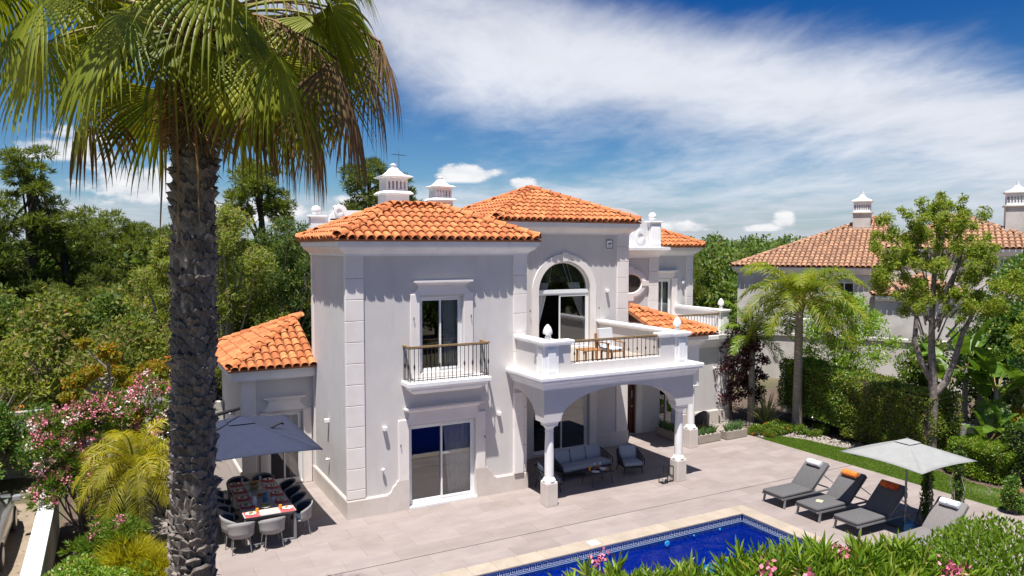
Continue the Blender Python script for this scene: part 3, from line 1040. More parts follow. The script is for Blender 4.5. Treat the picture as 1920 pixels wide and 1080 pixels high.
def railing(pts, z0, z1, pitch, wood=True, bal_r=.010, knots=True, phase=0):
    """rail of iron balusters with a timber handrail along plan points"""
    mb = MB()
    if wood:
        for a, b in zip(pts[:-1], pts[1:]):
            a, b = Vector((*a, z1)), Vector((*b, z1))
            d = (b - a).normalized() * .028
            mb.bar(a - d, b + d, .06, .045)
    rl = vb(mb, 'railing', 'handrail')
    mb = MB()
    for a, b in zip(pts[:-1], pts[1:]):
        mb.bar((*a, z0 + .05), (*b, z0 + .05), .018)
        mb.bar((*a, z1 - .04), (*b, z1 - .04), .018)
    vb(mb, 'iron_rail', 'black_iron', rl)
    base = MB()
    prof = [(bal_r, 0), (bal_r, .40)]
    plain = None
    cnt = 0
    for a, b in zip(pts[:-1], pts[1:]):
        a, b = Vector(a), Vector(b)
        L = (b - a).length
        n = max(1, round(L / pitch))
        for k in range(n + 1):
            if k == 0 and cnt:
                continue
            p = a.lerp(b, k / n)
            cnt += 1
            mb = MB()
            H = z1 - .03 - z0
            if knots and cnt % 2 == phase:
                r = bal_r
                mb.lathe(0, 0, [(r, 0), (r, H * .36), (r * 1.6, H * .38), (r * 2.8, H * .45), (r * 1.6, H * .52), (r, H * .54), (r, H)], 6)
            else:
                mb.lathe(0, 0, [(bal_r, 0), (bal_r, H)], 6)
            o = mb.build('baluster', 'black_iron', rl)
            o.location = Vector((p.x, p.y, z0)) - Vector((0, 0, 0))
    return rl


# ---- Juliet balcony on the tower
mb = MB()
JF = 17.93
prof = [(-.05, 3.13), (.0, 3.13), (.03, 3.15), (.10, 3.22), (.15, 3.24), (.15, 3.28), (.20, 3.33), (.23, 3.34), (.25, 3.36), (.25, 3.45), (.23, 3.475), (-.05, 3.475)]
mb.sweep(prof, [(6.96, TF + .01), (6.96, JF + .26), (8.86, JF + .26), (8.86, TF + .01)])
mb.box(6.955, 8.865, JF + .26, TF + .01, 3.14, 3.47)
o = vb(mb, 'balcony_slab', 'white_paint')
railing([(6.78, TF - .02), (6.78, JF + .07), (9.04, JF + .07), (9.04, TF - .02)], 3.48, 4.40, .118)

cornice([(TA, TK + .1), (TA, TF), (TB, TF), (TB, TK - 1.2)], 7.18)


# ---- roofs
def tile_mesh(L=.45, r0=.112, r1=.092, th=.014, n=6):
    mb = MB()
    rings = []
    for rr, y, z in ((r0, 0.0, .030), (r1, L, .004)):
        outer = [(-rr * math.cos(math.pi * k / n), y, z + rr * .86 * math.sin(math.pi * k / n)) for k in range(n + 1)]
        inner = [(-(rr - th) * math.cos(math.pi * k / n), y, z + (rr - th) * .86 * math.sin(math.pi * k / n)) for k in range(n, -1, -1)]
        rings.append(outer + inner)
    mb.loft(rings)
    return mb


TILE = tile_mesh()
RIDGE = tile_mesh(.46, .135, .115, .016)
tile_me, ridge_me = {}, {}
tile_left = [298]


def tile_slope(roof, e0, e1, t0, t1, mat, w=.238, c=.36, over=.085, single=True, stuff=None):
    """cover eave e0-e1 up to ridge t0-t1 with barrel tiles"""
    e0, e1, t0, t1 = map(Vector, (e0, e1, t0, t1))
    a = (e1 - e0).normalized()
    mid = (t0 + t1) / 2 - e0
    s = (mid - a * mid.dot(a)).normalized()
    n = a.cross(s).normalized()
    if n.z < 0:
        n = -n
    L = (e1 - e0).length
    # corners in (u, v)
    T0 = ((t0 - e0).dot(a), (t0 - e0).dot(s))
    T1 = ((t1 - e0).dot(a), (t1 - e0).dot(s))
    cols = max(1, round(L / w))
    ww = L / cols
    rot = Matrix((a, s, n)).transposed().to_4x4()
    for i in range(cols):
        u = (i + .5) * ww
        lim = T0[1]
        if u < T0[0]:
            lim = T0[1] * u / max(T0[0], 1e-6)
        elif u > T1[0]:
            lim = T1[1] * (L - u) / max(L - T1[0], 1e-6)
        j = 0
        while True:
            v = -over + j * c
            if v + c * .30 > lim and j > 0:
                break
            p = e0 + a * (u + random.uniform(-.006, .006)) + s * (v + random.uniform(-.012, .012)) + n * random.uniform(.004, .012)
            mt = Matrix.Translation(p) @ rot @ Matrix.Rotation(random.uniform(-.02, .02), 4, 'Z')
            yield mt
            j += 1


def bed(roof, pts, mat, th=.05):
    mb = MB()
    v = [Vector(p) for p in pts]
    n = (v[1] - v[0]).cross(v[2] - v[0]).normalized()
    if n.z < 0:
        n = -n
    k = len(v)
    mb.add([p for p in v] + [p - n * th for p in v], [tuple(range(k)), tuple(range(2 * k - 1, k - 1, -1))] + [(i, i + k, (i + 1) % k + k, (i + 1) % k) for i in range(k)])
    return vb(mb, 'roof_bed', mat, roof)


def make_roof(slopes, ridges, mat='terracotta', mat_bed='clay_bed', singles=(), base=None, parent=None, count=True, ww=.238, cc=.36):
    """slopes: (e0,e1,t0,t1); singles: which slopes get one object per tile"""
    allp = [p for s in slopes for p in s]
    mb = MB()
    e = slopes[0]
    mb.add([tuple(Vector(p)) for p in (e[0], e[1], e[3], e[2])], [(0, 1, 2, 3)])
    roof = vb(mb, 'roof', mat_bed, parent)
    L = Vector((0, 0, 0))
    q = roof
    while q is not None:
        L += Vector(q.location)
        q = q.parent
    inv = -L
    for s in slopes:
        pts = [s[0], s[1], s[3], s[2]]
        if (Vector(s[2]) - Vector(s[3])).length < .01:
            pts = pts[:3]
        up = ((Vector(s[2]) + Vector(s[3])) / 2 - Vector(s[0]))
        al = (Vector(s[1]) - Vector(s[0])).normalized()
        up = (up - al * up.dot(al)).normalized() * .075
        pts[0], pts[1] = Vector(pts[0]) - up - al * .05, Vector(pts[1]) - up + al * .05
        b = bed(roof, pts, mat_bed)
    joined = MB()
    for si, s in enumerate(slopes):
        for mt in tile_slope(roof, *s, mat, w=ww, c=cc):
            if si in singles and tile_left[0] > 0:
                tile_left[0] -= 1
                if mat not in tile_me:
                    o = TILE.build('tile', mat, roof)
                    smooth_angle(o, 40)
                    tile_me[mat] = o.data
                else:
                    o = link('tile', tile_me[mat], roof)
                o.matrix_basis = Matrix.Translation(inv + Vector((0, 0, 0))) @ mt
            else:
                joined.add([mt @ Vector(p) for p in TILE.v], TILE.f)
    for a, b in ridges:
        a, b = Vector(a), Vector(b)
        d = (b - a)
        n = max(1, round(d.length / .37))
        y = d.normalized()
        x = y.cross(Vector((0, 0, 1))).normalized()
        z = x.cross(y)
        rot = Matrix((x, y, z)).transposed().to_4x4()
        for k in range(n):
            mt = Matrix.Translation(a + d * (k / n) + z * .055 + y * random.uniform(-.01, .01)) @ rot
            joined.add([mt @ Vector(p) for p in RIDGE.v], RIDGE.f)
    o = vb(joined, 'roof_tiles', mat, roof, sm=40)
    tag(o, kind='stuff')
    return roof


ZE = 7.21
TR = [(4.99, 18.21, ZE), (10.76, 18.21, ZE), (10.76, 22.45, ZE), (4.99, 22.45, ZE)]
ra, rb = (7.10, 20.33, 8.13), (8.60, 20.33, 8.13)
make_roof([(TR[0], TR[1], ra, rb), (TR[3], TR[0], ra, ra), (TR[2], TR[3], rb, ra), (TR[1], TR[2], rb, rb)],
          [(TR[0], ra), (TR[1], rb), (TR[3], ra), (TR[2], rb), (ra, rb)], singles=(0, 1))

# ---- centre block with the arched window
CA, CB, CF = 10.48, 16.05, 21.03
mb = MB()
wall(mb, CA, CB, CF, 0, 7.75, [(12.40, 14.44, 3.62, 5.52, 1.0), (12.2, 14.42, .05, 2.32)])
wall(mb, CF + .25, 26.5, CB - .25, 0, 7.75, axis='y')
wall(mb, CF + .25, 26.5, 11.0, 7.0, 7.75, axis='y')
vb(mb, 'wall', 'stucco')
quoins(15.57, CB + .02, CF, [3.4, 3.75] + [4.29 + .5445 * k for k in range(6)] + [7.42])
mb = MB()
mb.bbox(15.57, CB + .02, CF - .045, CF + .03, .5, 3.2, .012)
mb.bbox(10.5, 10.75, CF - .045, CF + .03, 3.6, 7.4, .012)
vbs(mb, 'pilaster', 'trim')
mb = MB()
mb.sweep(PLINTH, [(14.75, CF), (CB, CF), (CB, 21.95)])
mb.sweep(PLINTH, [(10.48, CF), (11.9, CF)])
vbs(mb, 'plinth', 'limestone')
# arch surround
def arch_band(xa, xb, y0, y1, zs, rise, zbot, wd, mat='trim', name='arch_surround', key=True):
    c, w = (xa + xb) / 2, (xb - xa) / 2
    inner, outer = [(xa, zbot)], [(xa - wd, zbot)]
    n = 28
    for k in range(n + 1):
        t = math.pi * (1 - k / n)
        inner.append((c + w * math.cos(t), zs + rise * math.sin(t)))
        outer.append((c + (w + wd) * math.cos(t), zs + (rise + wd) * math.sin(t)))
    inner.append((xb, zbot))
    outer.append((xb + wd, zbot))
    mb = MB()
    m = len(inner)
    v = [(x, y0, z) for x, z in inner] + [(x, y0, z) for x, z in outer] + [(x, y1, z) for x, z in inner] + [(x, y1, z) for x, z in outer]
    f = []
    for k in range(m - 1):
        f += [(k, k + 1, m + k + 1, m + k)[::-1], (m + k, m + k + 1, 3 * m + k + 1, 3 * m + k)[::-1], (2 * m + k, 2 * m + k + 1, k + 1, k)[::-1]]
    mb.add(v, f)
    if key:
        zt = zs + rise
        mb.prism([(c - .09, zt - .01), (c + .09, zt - .01), (c + .12, zt + wd + .05), (c - .12, zt + wd + .05)], y0 - .02, y1)
    return vb(mb, name, mat)


arch_band(12.40, 14.44, CF - .05, CF + .02, 5.52, 1.0, 3.6, .24)
# arched window: lower sliding part with the left leaf pushed open, transom, half-round light
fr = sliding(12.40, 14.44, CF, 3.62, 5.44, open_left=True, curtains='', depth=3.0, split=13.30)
mb = MB()
mb.box(12.40, 14.44, CF + .07, CF + .19, 5.44, 5.56)
vb(mb, 'transom', 'upvc')
c, w = 13.42, 1.02
mb = MB()
n = 28
pts = [(c + (w - .005) * math.cos(math.pi * k / n), 5.56 + .945 * math.sin(math.pi * k / n)) for k in range(n + 1)]
pin = [(c + (w - .06) * math.cos(math.pi * k / n), 5.56 + .89 * math.sin(math.pi * k / n)) for k in range(n + 1)]
v = [(x, CF + .10, z) for x, z in pts] + [(x, CF + .10, z) for x, z in pin] + [(x, CF + .17, z) for x, z in pin]
m_ = n + 1
mb.add(v, [(k, k + 1, m_ + k + 1, m_ + k)[::-1] for k in range(n)] + [(m_ + k, m_ + k + 1, 2 * m_ + k + 1, 2 * m_ + k)[::-1] for k in range(n)])
al = vb(mb, 'arched_window', 'upvc')
mb = MB()
mb.add([(x, CF + .13, z) for x, z in pin], [tuple(range(n + 1))])
vb(mb, 'pane', 'glass_dark', al)
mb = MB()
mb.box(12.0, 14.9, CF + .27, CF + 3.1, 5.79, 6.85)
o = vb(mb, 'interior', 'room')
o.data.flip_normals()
for s in (-1, 1):
    mb = MB()
    n = 22
    rows_ = []
    for j in range(9):
        t = j / 8
        z = 6.55 - t * 2.9
        row = []
        for k in range(n + 1):
            q = k / n
            wdt = (.60 if s > 0 else .62) * (1 - .72 * min(1, t * 1.35) ** 1.3) + .05
            if s < 0:
                xx = 12.40 + .50 * (1 - t) ** .7 + q * wdt * .55 - .12
            else:
                xx = 14.46 - .75 * (1 - t) ** 1.0 - q * wdt * .9 + .30
            row.append((xx, CF + .30 + .03 * math.sin(q * 26) + .02 * math.sin(q * 47 + t), z))
        rows_ += row
    mb.add(rows_, [(j * (n + 1) + k, j * (n + 1) + k + 1, (j + 1) * (n + 1) + k + 1, (j + 1) * (n + 1) + k) for j in range(8) for k in range(n)])
    vb(mb, 'curtain', 'curtain', None, True)
cornice([(10.98, 26), (10.98, CF), (CB, CF), (CB, 26)], 7.83)
ZC = 7.87
CR = [(10.72, 20.77, ZC), (16.34, 20.77, ZC), (16.34, 26.3, ZC), (10.72, 26.3, ZC)]
ap = (13.54, 23.53, 9.06)
make_roof([(CR[0], CR[1], ap, ap), (CR[3], CR[0], ap, ap), (CR[2], CR[3], ap, ap), (CR[1], CR[2], ap, ap)], [(p, ap) for p in CR], singles=(0,))
# security sign
mb = MB()
mb.bbox(15.09, 15.37, CF - .04, CF + .0, 6.94, 7.24, .012)
o = vb(mb, 'alarm_sign', 'sign_white')
mb = MB()
yy = CF - .0415
mb.add([(15.09, yy, 6.94), (15.37, yy, 6.94), (15.37, yy, 6.965), (15.09, yy, 6.965)], [(0, 1, 2, 3)])
mb.add([(15.09, yy, 7.215), (15.37, yy, 7.215), (15.37, yy, 7.24), (15.09, yy, 7.24)], [(0, 1, 2, 3)])
mb.add([(15.09, yy, 6.965), (15.112, yy, 6.965), (15.112, yy, 7.215), (15.09, yy, 7.215)], [(0, 1, 2, 3)])
mb.add([(15.348, yy, 6.965), (15.37, yy, 6.965), (15.37, yy, 7.215), (15.348, yy, 7.215)], [(0, 1, 2, 3)])
# emblem: a dark winged shape
mb.add([(15.15, yy, 7.10), (15.20, yy, 7.13), (15.23, yy, 7.10), (15.28, yy, 7.15), (15.32, yy, 7.14), (15.30, yy, 7.11), (15.32, yy, 7.09), (15.26, yy, 7.08), (15.22, yy, 7.06), (15.18, yy, 7.08)], [tuple(range(10))])
mb.add([(15.16, yy, 7.01), (15.31, yy, 7.01), (15.31, yy, 7.025), (15.16, yy, 7.025)], [(0, 1, 2, 3)])
vb(mb, 'sign_emblem', 'sign_black', o)

# ---- main body behind the tower and the centre
mb = MB()
mb.box(6.12, 10.98, 22.1, 25.0, 0, 7.0)
mb.box(7.2, 10.98, 25.0, 28.4, 0, 7.0)
mb.box(11.0, 15.8, 26.5, 28.4, 0, 7.3)
mb.box(15.8, 22.4, 25.3, 28.4, 0, 6.8)
vb(mb, 'wall', 'stucco')


def ball(mb, x, y, z, r, n=10):
    mb.lathe(x, y, [(r * math.sin(math.pi * k / 8) + .0005, z - r * math.cos(math.pi * k / 8)) for k in range(9)], n)


def finial(x, y, z, k=1.0):
    mb = MB()
    mb.lathe(x, y, [(.075 * k, z), (.075 * k, z + .10 * k), (.05 * k, z + .12 * k), (.055 * k, z + .16 * k), (.125 * k, z + .18 * k), (.13 * k, z + .21 * k), (.12 * k, z + .28 * k), (.085 * k, z + .36 * k), (.035 * k, z + .42 * k), (.002, z + .44 * k)], 10)
    vb(mb, 'finial', 'white_paint', sm=40)


def scroll(mb, x, z, s, y0, y1, k=1.0):
    """baroque C-scroll that climbs away from a pedestal; s = direction of climb"""
    up = [(0, 0), (0, .16), (.08, .20), (.14, .27), (.16, .36), (.13, .44), (.20, .50), (.34, .54), (.48, .50), (.55, .42), (.58, .34)]
    poly = [(x + s * a * k, z + b * k) for a, b in up] + [(x + s * 1.5 * k, z + .34 * k), (x + s * 1.5 * k, z)]
    if s > 0:
        poly = poly[::-1]
    mb.prism(poly, y0, y1)
    n = 14
    cx, cz = x + s * .30 * k, z + .30 * k
    r0 = .17 * k
    mb.loft([[(cx + rr * math.cos(2 * math.pi * q / n), yy, cz + rr * math.sin(2 * math.pi * q / n)) for q in range(n)] for rr, yy in ((r0, y0 + .01), (r0, y0 - .05), (r0 * .55, y0 - .055), (r0 * .5, y0 - .02))])


# back parapet with ball finials, behind the tower
mb = MB()
mb.box(5.96, 6.45, 25.0, 25.3, 6.9, 7.98)
mb.bbox(5.90, 6.51, 24.95, 25.35, 7.98, 8.06, .015)
ball(mb, 6.18, 25.15, 8.22, .165)
mb.lathe(6.18, 25.15, [(.06, 8.05), (.06, 8.12)], 8)
mb.box(6.45, 8.3, 25.05, 25.25, 6.9, 7.95)
scroll(mb, 6.62, 7.9, 1, 25.05, 25.25, 1.0)
mb.box(8.1, 9.6, 25.05, 25.25, 6.9, 8.0)
ball(mb, 8.25, 25.15, 8.17, .15)
ball(mb, 7.45, 26.3, 8.05, .15)
mb.box(6.9, 7.9, 26.2, 26.4, 6.9, 7.92)
vb(mb, 'roof_parapet', 'white_paint', sm=30)


def chimney(x0, x1, y0, z0, zs, parent=None, name='chimney'):
    """plastered shaft, ledge, slotted lantern and a hipped cap with a ball; zs = ledge, lantern foot, cap, tip"""
    d = (x1 - x0)
    zl, zc, zt = zs
    mb = MB()
    mb.box(x0, x1, y0, y0 + d, z0, zl)
    cx, cy = (x0 + x1) / 2, y0 + d / 2

    def sq(h, z):
        return [(cx - h, cy - h, z), (cx + h, cy - h, z), (cx + h, cy + h, z), (cx - h, cy + h, z)]
    h = d / 2
    k = d / 1.02
    mb.loft([sq(h + .02, zl), sq(h + .14 * k, zl + .02), sq(h + .15 * k, zl + .06 * k), sq(h + .03, zl + .16 * k), sq(h - .04, zl + .17 * k)])
    ch = vb(mb, name, 'white_paint', parent)
    zb = zl + .17 * k
    fz0, fz1 = zb + .07 * k, zc - .13 * k
    mb = MB()
    hh = h - .04
    mb.box(cx - hh, cx + hh, cy - hh, cy + hh, zb, fz0)
    mb.box(cx - hh, cx + hh, cy - hh, cy + hh, fz1, zc)
    nb = 6
    pw = 2 * hh / (nb * 2 - 1 + 1.2)
    for i in range(nb):
        q = -hh + (2 * hh - pw * 1.15) * i / (nb - 1)
        for (ax, ay) in (((cx + q, cx + q + pw * 1.15), (cy - hh, cy - hh + .08)), ((cx + q, cx + q + pw * 1.15), (cy + hh - .08, cy + hh))):
            mb.box(ax[0], ax[1], ay[0], ay[1], fz0, fz1)
        if 0 < i < nb - 1:
            for (ax, ay) in (((cx - hh, cx - hh + .08), (cy + q, cy + q + pw * 1.15)), ((cx + hh - .08, cx + hh), (cy + q, cy + q + pw * 1.15))):
                mb.box(ax[0], ax[1], ay[0], ay[1], fz0, fz1)
    vb(mb, 'lantern', 'white_paint', ch)
    mb = MB()
    mb.loft([sq(h + .0, zc), sq(h + .13 * k, zc + .03), sq(h + .15 * k, zc + .07 * k), sq(h * .72, zc + .17 * k), sq(h * .42, zc + .32 * k), sq(h * .30, zc + .43 * k), sq(.10 * k, zc + .46 * k), sq(.07 * k, zc + .55 * k)])
    r = .12 * k
    ball(mb, cx, cy, zt - r, r)
    mb.lathe(cx, cy, [(.13 * k, zc + .55 * k), (.15 * k, zc + .58 * k), (.06 * k, zc + .62 * k), (.05 * k, zt - 1.7 * r)], 8)
    vb(mb, 'chimney_cap', 'white_paint', ch)
    return ch


chimney(8.74, 9.62, 25.5, 6.9, (8.86, 9.46, 10.02))
chimney(11.33, 12.10, 27.2, 6.9, (8.80, 9.32, 9.80))

# ---- loggia: beam with arches, slab, parapet
LX0, LX1, LF = 10.05, 15.22, 16.72
mb = MB()
# front beam as a wall with one basket arch; springing above the column caps
wall(mb, LX0, LX1, LF, 2.32, 3.22, [(10.58, 14.58, 2.0, 2.34, .78)], th=.34)
# left return with its half arch, and the right return
wall(mb, LF + .34, TF, LX0, 2.32, 3.22, [(LF + .46, TF + 1.2, 2.0, 2.36, .66)], th=.34, axis='y')
wall(mb, LF + .34, CF - .02, LX1 - .34, 2.32, 3.22, [(LF + .46, CF - .5, 2.0, 2.34, .72)], th=.34, axis='y')
mb.box(LX0 + .34, LX1 - .34, LF + .34, CF, 3.13, 3.21)
vb(mb, 'loggia_beam', 'stucco')


def column(x, y, zped, zcap, r=.125, ped=.175, base=0.0, mat='white_paint'):
    mb = MB()
    mb.bbox(x - ped, x + ped, y - ped, y + ped, base, zped, .012)
    col = vb(mb, 'column', 'limestone')
    mb = MB()
    mb.bbox(x - ped * .95, x + ped * .95, y - ped * .95, y + ped * .95, zped, zped + .035, .008)
    mb.lathe(x, y, [(r * 1.38, zped + .035), (r * 1.45, zped + .06), (r * 1.38, zped + .085), (r * 1.2, zped + .10), (r * 1.22, zped + .12), (r, zped + .15), (r, zped + .16),
                    (r * 1.0, (zped + zcap) / 2), (r * .88, zcap - .20), (r * .98, zcap - .19), (r * .98, zcap - .165), (r * .88, zcap - .16), (r * .92, zcap - .10), (r * 1.25, zcap - .04), (r * 1.34, zcap - .02)], 20)
    mb.bbox(x - ped * .98, x + ped * .98, y - ped * .98, y + ped * .98, zcap - .02, zcap + .03, .008)
    vb(mb, 'shaft', mat, col, sm=40)
    return col


for x in (10.36, 14.90):
    column(x, 16.97, .62, 2.20)
    mb = MB()
    hw = .225
    mb.loft([[(x - q, 16.97 - q2, z), (x + q, 16.97 - q2, z), (x + q, 16.97 + q2, z), (x - q, 16.97 + q2, z)] for q, q2, z in ((.17, .17, 2.231), (.19, .185, 2.30), (.20, .20, 2.36))])
    vb(mb, 'impost_block', 'white_paint')
# pilaster strip where the left return meets the tower
mb = MB()
mb.bbox(LX0 + .02, LX0 + .32, TF - .10, TF + .0, .5, 2.85, .01)
vbs(mb, 'pilaster', 'trim')
# moulded slab edge
mb = MB()
SL = [(-.05, 3.20), (.02, 3.20), (.03, 3.25), (.07, 3.30), (.08, 3.34), (.14, 3.40), (.19, 3.42), (.19, 3.46), (.22, 3.48), (.22, 3.55), (.20, 3.57), (-.05, 3.57)]
mb.sweep(SL, [(LX0, TF + .02), (LX0, LF), (LX1, LF), (LX1, CF)])
mb.box(LX0 + .04, LX1 - .04, LF + .04, CF, 3.222, 3.566)
vb(mb, 'balcony_slab', 'white_paint')
mb = MB()
mb.box(LX0 + .30, LX1 - .25, LF + .3, CF - .05, 3.566, 3.60)
vb(mb, 'balcony_floor', 'planter_stone')


# parapet: panels, pillars with raised fields, caps
def pillar(x0, x1, y0, y1, z0, z1, cap=True):
    mb = MB()
    mb.bbox(x0, x1, y0, y1, z0, z1, .008)
    # raised field front and left
    mb.bbox(x0 + .10, x1 - .10, y0 - .022, y0 + .01, z0 + .10, z1 - .08, .006)
    mb.bbox(x0 - .022, x0 + .01, y0 + .10, y1 - .10, z0 + .10, z1 - .08, .006)
    return vb(mb, 'pillar', 'white_paint')


PF = 16.78
ZPB = 3.57
pillar(10.10, 10.54, PF, PF + .44, ZPB, 4.36)
pillar(14.60, 15.04, PF, PF + .44, ZPB, 4.36)
mb = MB()
mb.box(10.54, 10.95, PF + .05, PF + .25, ZPB, 4.36)
mb.box(14.07, 14.60, PF + .05, PF + .25, ZPB, 4.36)
mb.box(10.95, 14.07, PF + .05, PF + .25, ZPB, 3.82)
mb.box(10.15, 10.35, PF + .44, TF - .05, ZPB, 4.36)
mb.box(14.79, 14.99, PF + .44, CF, ZPB, 4.36)
vbs(mb, 'parapet', 'stucco')
mb = MB()
CAP = [(-.05, 4.36), (.0, 4.36), (.02, 4.385), (.05, 4.40), (.06, 4.42), (.06, 4.47), (.045, 4.49), (-.05, 4.49)]
mb.sweep(CAP, [(10.14, TF - .01), (10.14, PF + .46), (10.08, PF + .46), (10.08, PF - .02), (10.56, PF - .02), (10.56, PF + .04), (10.97, PF + .04), (10.97, PF + .26), (10.56, PF + .26), (10.56, PF + .46), (10.36, PF + .46), (10.36, TF - .01)], True)
mb.box(10.12, 10.52, PF + .02, PF + .42, 4.37, 4.489)
mb.box(10.17, 10.33, PF + .42, TF - .05, 4.37, 4.488)
mb.box(10.52, 10.92, PF + .08, PF + .22, 4.37, 4.488)
vb(mb, 'parapet_cap', 'white_paint')
mb = MB()
mb.sweep(CAP, [(14.05, PF + .26), (14.05, PF + .04), (14.58, PF + .04), (14.58, PF - .02), (15.06, PF - .02), (15.06, PF + .46), (15.0, PF + .46), (15.0, CF - .01), (14.78, CF - .01), (14.78, PF + .46), (14.58, PF + .46), (14.58, PF + .26)], True)
mb.box(14.62, 15.02, PF + .02, PF + .42, 4.37, 4.489)
mb.box(14.82, 14.96, PF + .42, CF - .05, 4.37, 4.488)
mb.box(14.10, 14.62, PF + .08, PF + .22, 4.37, 4.488)
vb(mb, 'parapet_cap', 'white_paint')
finial(10.32, PF + .22, 4.485)
finial(14.82, PF + .22, 4.485)
railing([(10.98, PF + .15), (14.05, PF + .15)], 3.82, 4.43, .155)
railing([(10.15, PF + .5), (10.15, PF + .52)], 3.6, 3.7, .2) if False else None

# ---- ground-floor sliding window of the loggia, wall light
sliding(12.2, 14.42, CF, .05, 2.32, curtains='', split=13.38)
mb = MB()
mb.bbox(14.45, 14.75, CF - .04, CF + .02, 0, 2.6, .01)
mb.bbox(11.9, 12.19, CF - .04, CF + .02, 0, 2.6, .01)
vbs(mb, 'door_architrave', 'trim')

# ---- entrance porch and single-storey right block
mb = MB()
BF = 22.0
wall(mb, CB, 21.9, BF, 0, 3.3, [(16.32, 17.22, .02, 2.45), (18.35, 19.15, .02, 2.1)])
wall(mb, BF + .25, 25.5, 21.65, 0, 3.3, axis='y')
mb.box(16.05, 21.9, 22.25, 25.0, 3.30, 3.45)
vb(mb, 'wall', 'stucco')
mb = MB()
mb.bbox(16.40, 17.14, BF + .10, BF + .16, .02, 2.38, .01)
dr = vb(mb, 'front_door', 'brown_door')
mb = MB()
for z0, z1 in ((.2, .9), (1.0, 1.6), (1.7, 2.25)):
    mb.bbox(16.52, 17.02, BF + .085, BF + .11, z0, z1, .02)
vbs(mb, 'door_panel', 'brown_door', dr)
mb = MB()
mb.lathe(17.06, BF + .04, [(.03, 1.02), (.035, 1.05), (.03, 1.08)], 8)
mb.tube([(17.06, BF + .1, 1.05), (17.06, BF + .04, 1.05)], .012)
mb.tube([(17.06, BF + .04, 1.35), (17.06, BF + .04, 1.65)], .015)
vb(mb, 'handle', 'steel', dr)
mb = MB()
mb.box(16.32, 16.40, BF + .05, BF + .2, .02, 2.45)
mb.box(17.14, 17.22, BF + .05, BF + .2, .02, 2.45)
mb.box(16.40, 17.14, BF + .05, BF + .2, 2.38, 2.45)
vbs(mb, 'door_frame', 'brown_door')
mb = MB()
mb.bbox(17.24, 17.50, BF - .04, BF + .02, .0, 2.75, .012)
mb.bbox(16.08, 16.30, BF - .04, BF + .02, .0, 2.75, .012)
mb.box(16.30, 17.24, BF - .04, BF + .02, 2.47, 2.75)
vbs(mb, 'door_architrave', 'trim')
sliding(18.35, 19.15, BF, .02, 2.1, curtains='', depth=2.2)
mb = MB()
mb.bbox(21.35, 21.92, BF - .045, BF + .02, .5, 2.95, .012)
mb.bbox(19.5, 19.9, BF - .045, BF + .02, .5, 2.95, .012)
vbs(mb, 'pilaster', 'trim')
mb = MB()
mb.sweep(PLINTH, [(19.16, BF), (21.9, BF), (21.9, 25)])
mb.sweep(PLINTH, [(17.5, BF), (18.34, BF)])
vbs(mb, 'plinth', 'limestone')
mb = MB()
mb.sweep([(-.02, 3.02), (.04, 3.02), (.05, 3.08), (.10, 3.16), (.18, 3.24), (.20, 3.26), (.20, 3.34), (.24, 3.36), (.24, 3.50), (-.02, 3.50)], [(18.2, BF), (21.9, BF), (21.9, 25)])
vb(mb, 'cornice', 'white_paint')
# roof terrace parapet with railing and pillars
pillar(21.45, 21.88, BF + .02, BF + .46, 3.5, 4.36)
mb = MB()
mb.sweep([(-.05, 4.36), (.0, 4.36), (.05, 4.40), (.06, 4.46), (.045, 4.49), (-.05, 4.49)], [(21.44, BF + .5), (21.44, BF), (21.9, BF), (21.9, BF + .5)], True)
mb.box(21.46, 21.88, BF + .02, BF + .48, 4.40, 4.488)
mb.box(21.66, 21.86, BF + .46, 25.3, 3.5, 4.36)
mb.box(21.60, 21.92, BF + .52, 25.3, 4.36, 4.47)
mb.box(18.4, 21.45, BF + .08, BF + .24, 3.5, 3.62)
vbs(mb, 'parapet', 'white_paint')
finial(21.66, BF + .24, 4.485)
railing([(18.5, BF + .16), (21.42, BF + .16)], 3.62, 4.33, .15, wood=True, knots=False)
# porch: column, beam, tiled roof
column(17.76, 19.62, .65, 2.17, r=.135, ped=.19)
mb = MB()
wall(mb, 17.55, 17.95, 19.44, 2.20, 3.62, th=.4)
wall(mb, CB, 17.55, 19.44, 2.72, 3.62, th=.36)
wall(mb, 19.84, BF, 17.58, 2.75, 3.62, axis='y', th=.34)
vb(mb, 'porch_beam', 'white_paint')
mb = MB()
mb.sweep([(-.02, 3.60), (.04, 3.60), (.10, 3.70), (.20, 3.80), (.22, 3.82), (.22, 3.98), (-.02, 3.98)], [(CB, 19.44), (17.95, 19.44), (17.95, BF)])
mb.box(CB, 17.93, 19.46, BF, 3.62, 3.97)
vb(mb, 'cornice', 'white_paint')
E0, E1, E2 = (16.06, 19.12, 4.03), (18.45, 19.12, 4.03), (18.45, 24.0, 4.03)
at = (16.06, 21.55, 4.93)
make_roof([(E0, E1, at, at), (E1, E2, at, (16.06, 24.0, 4.93))], [(E1, at)], singles=(0,))

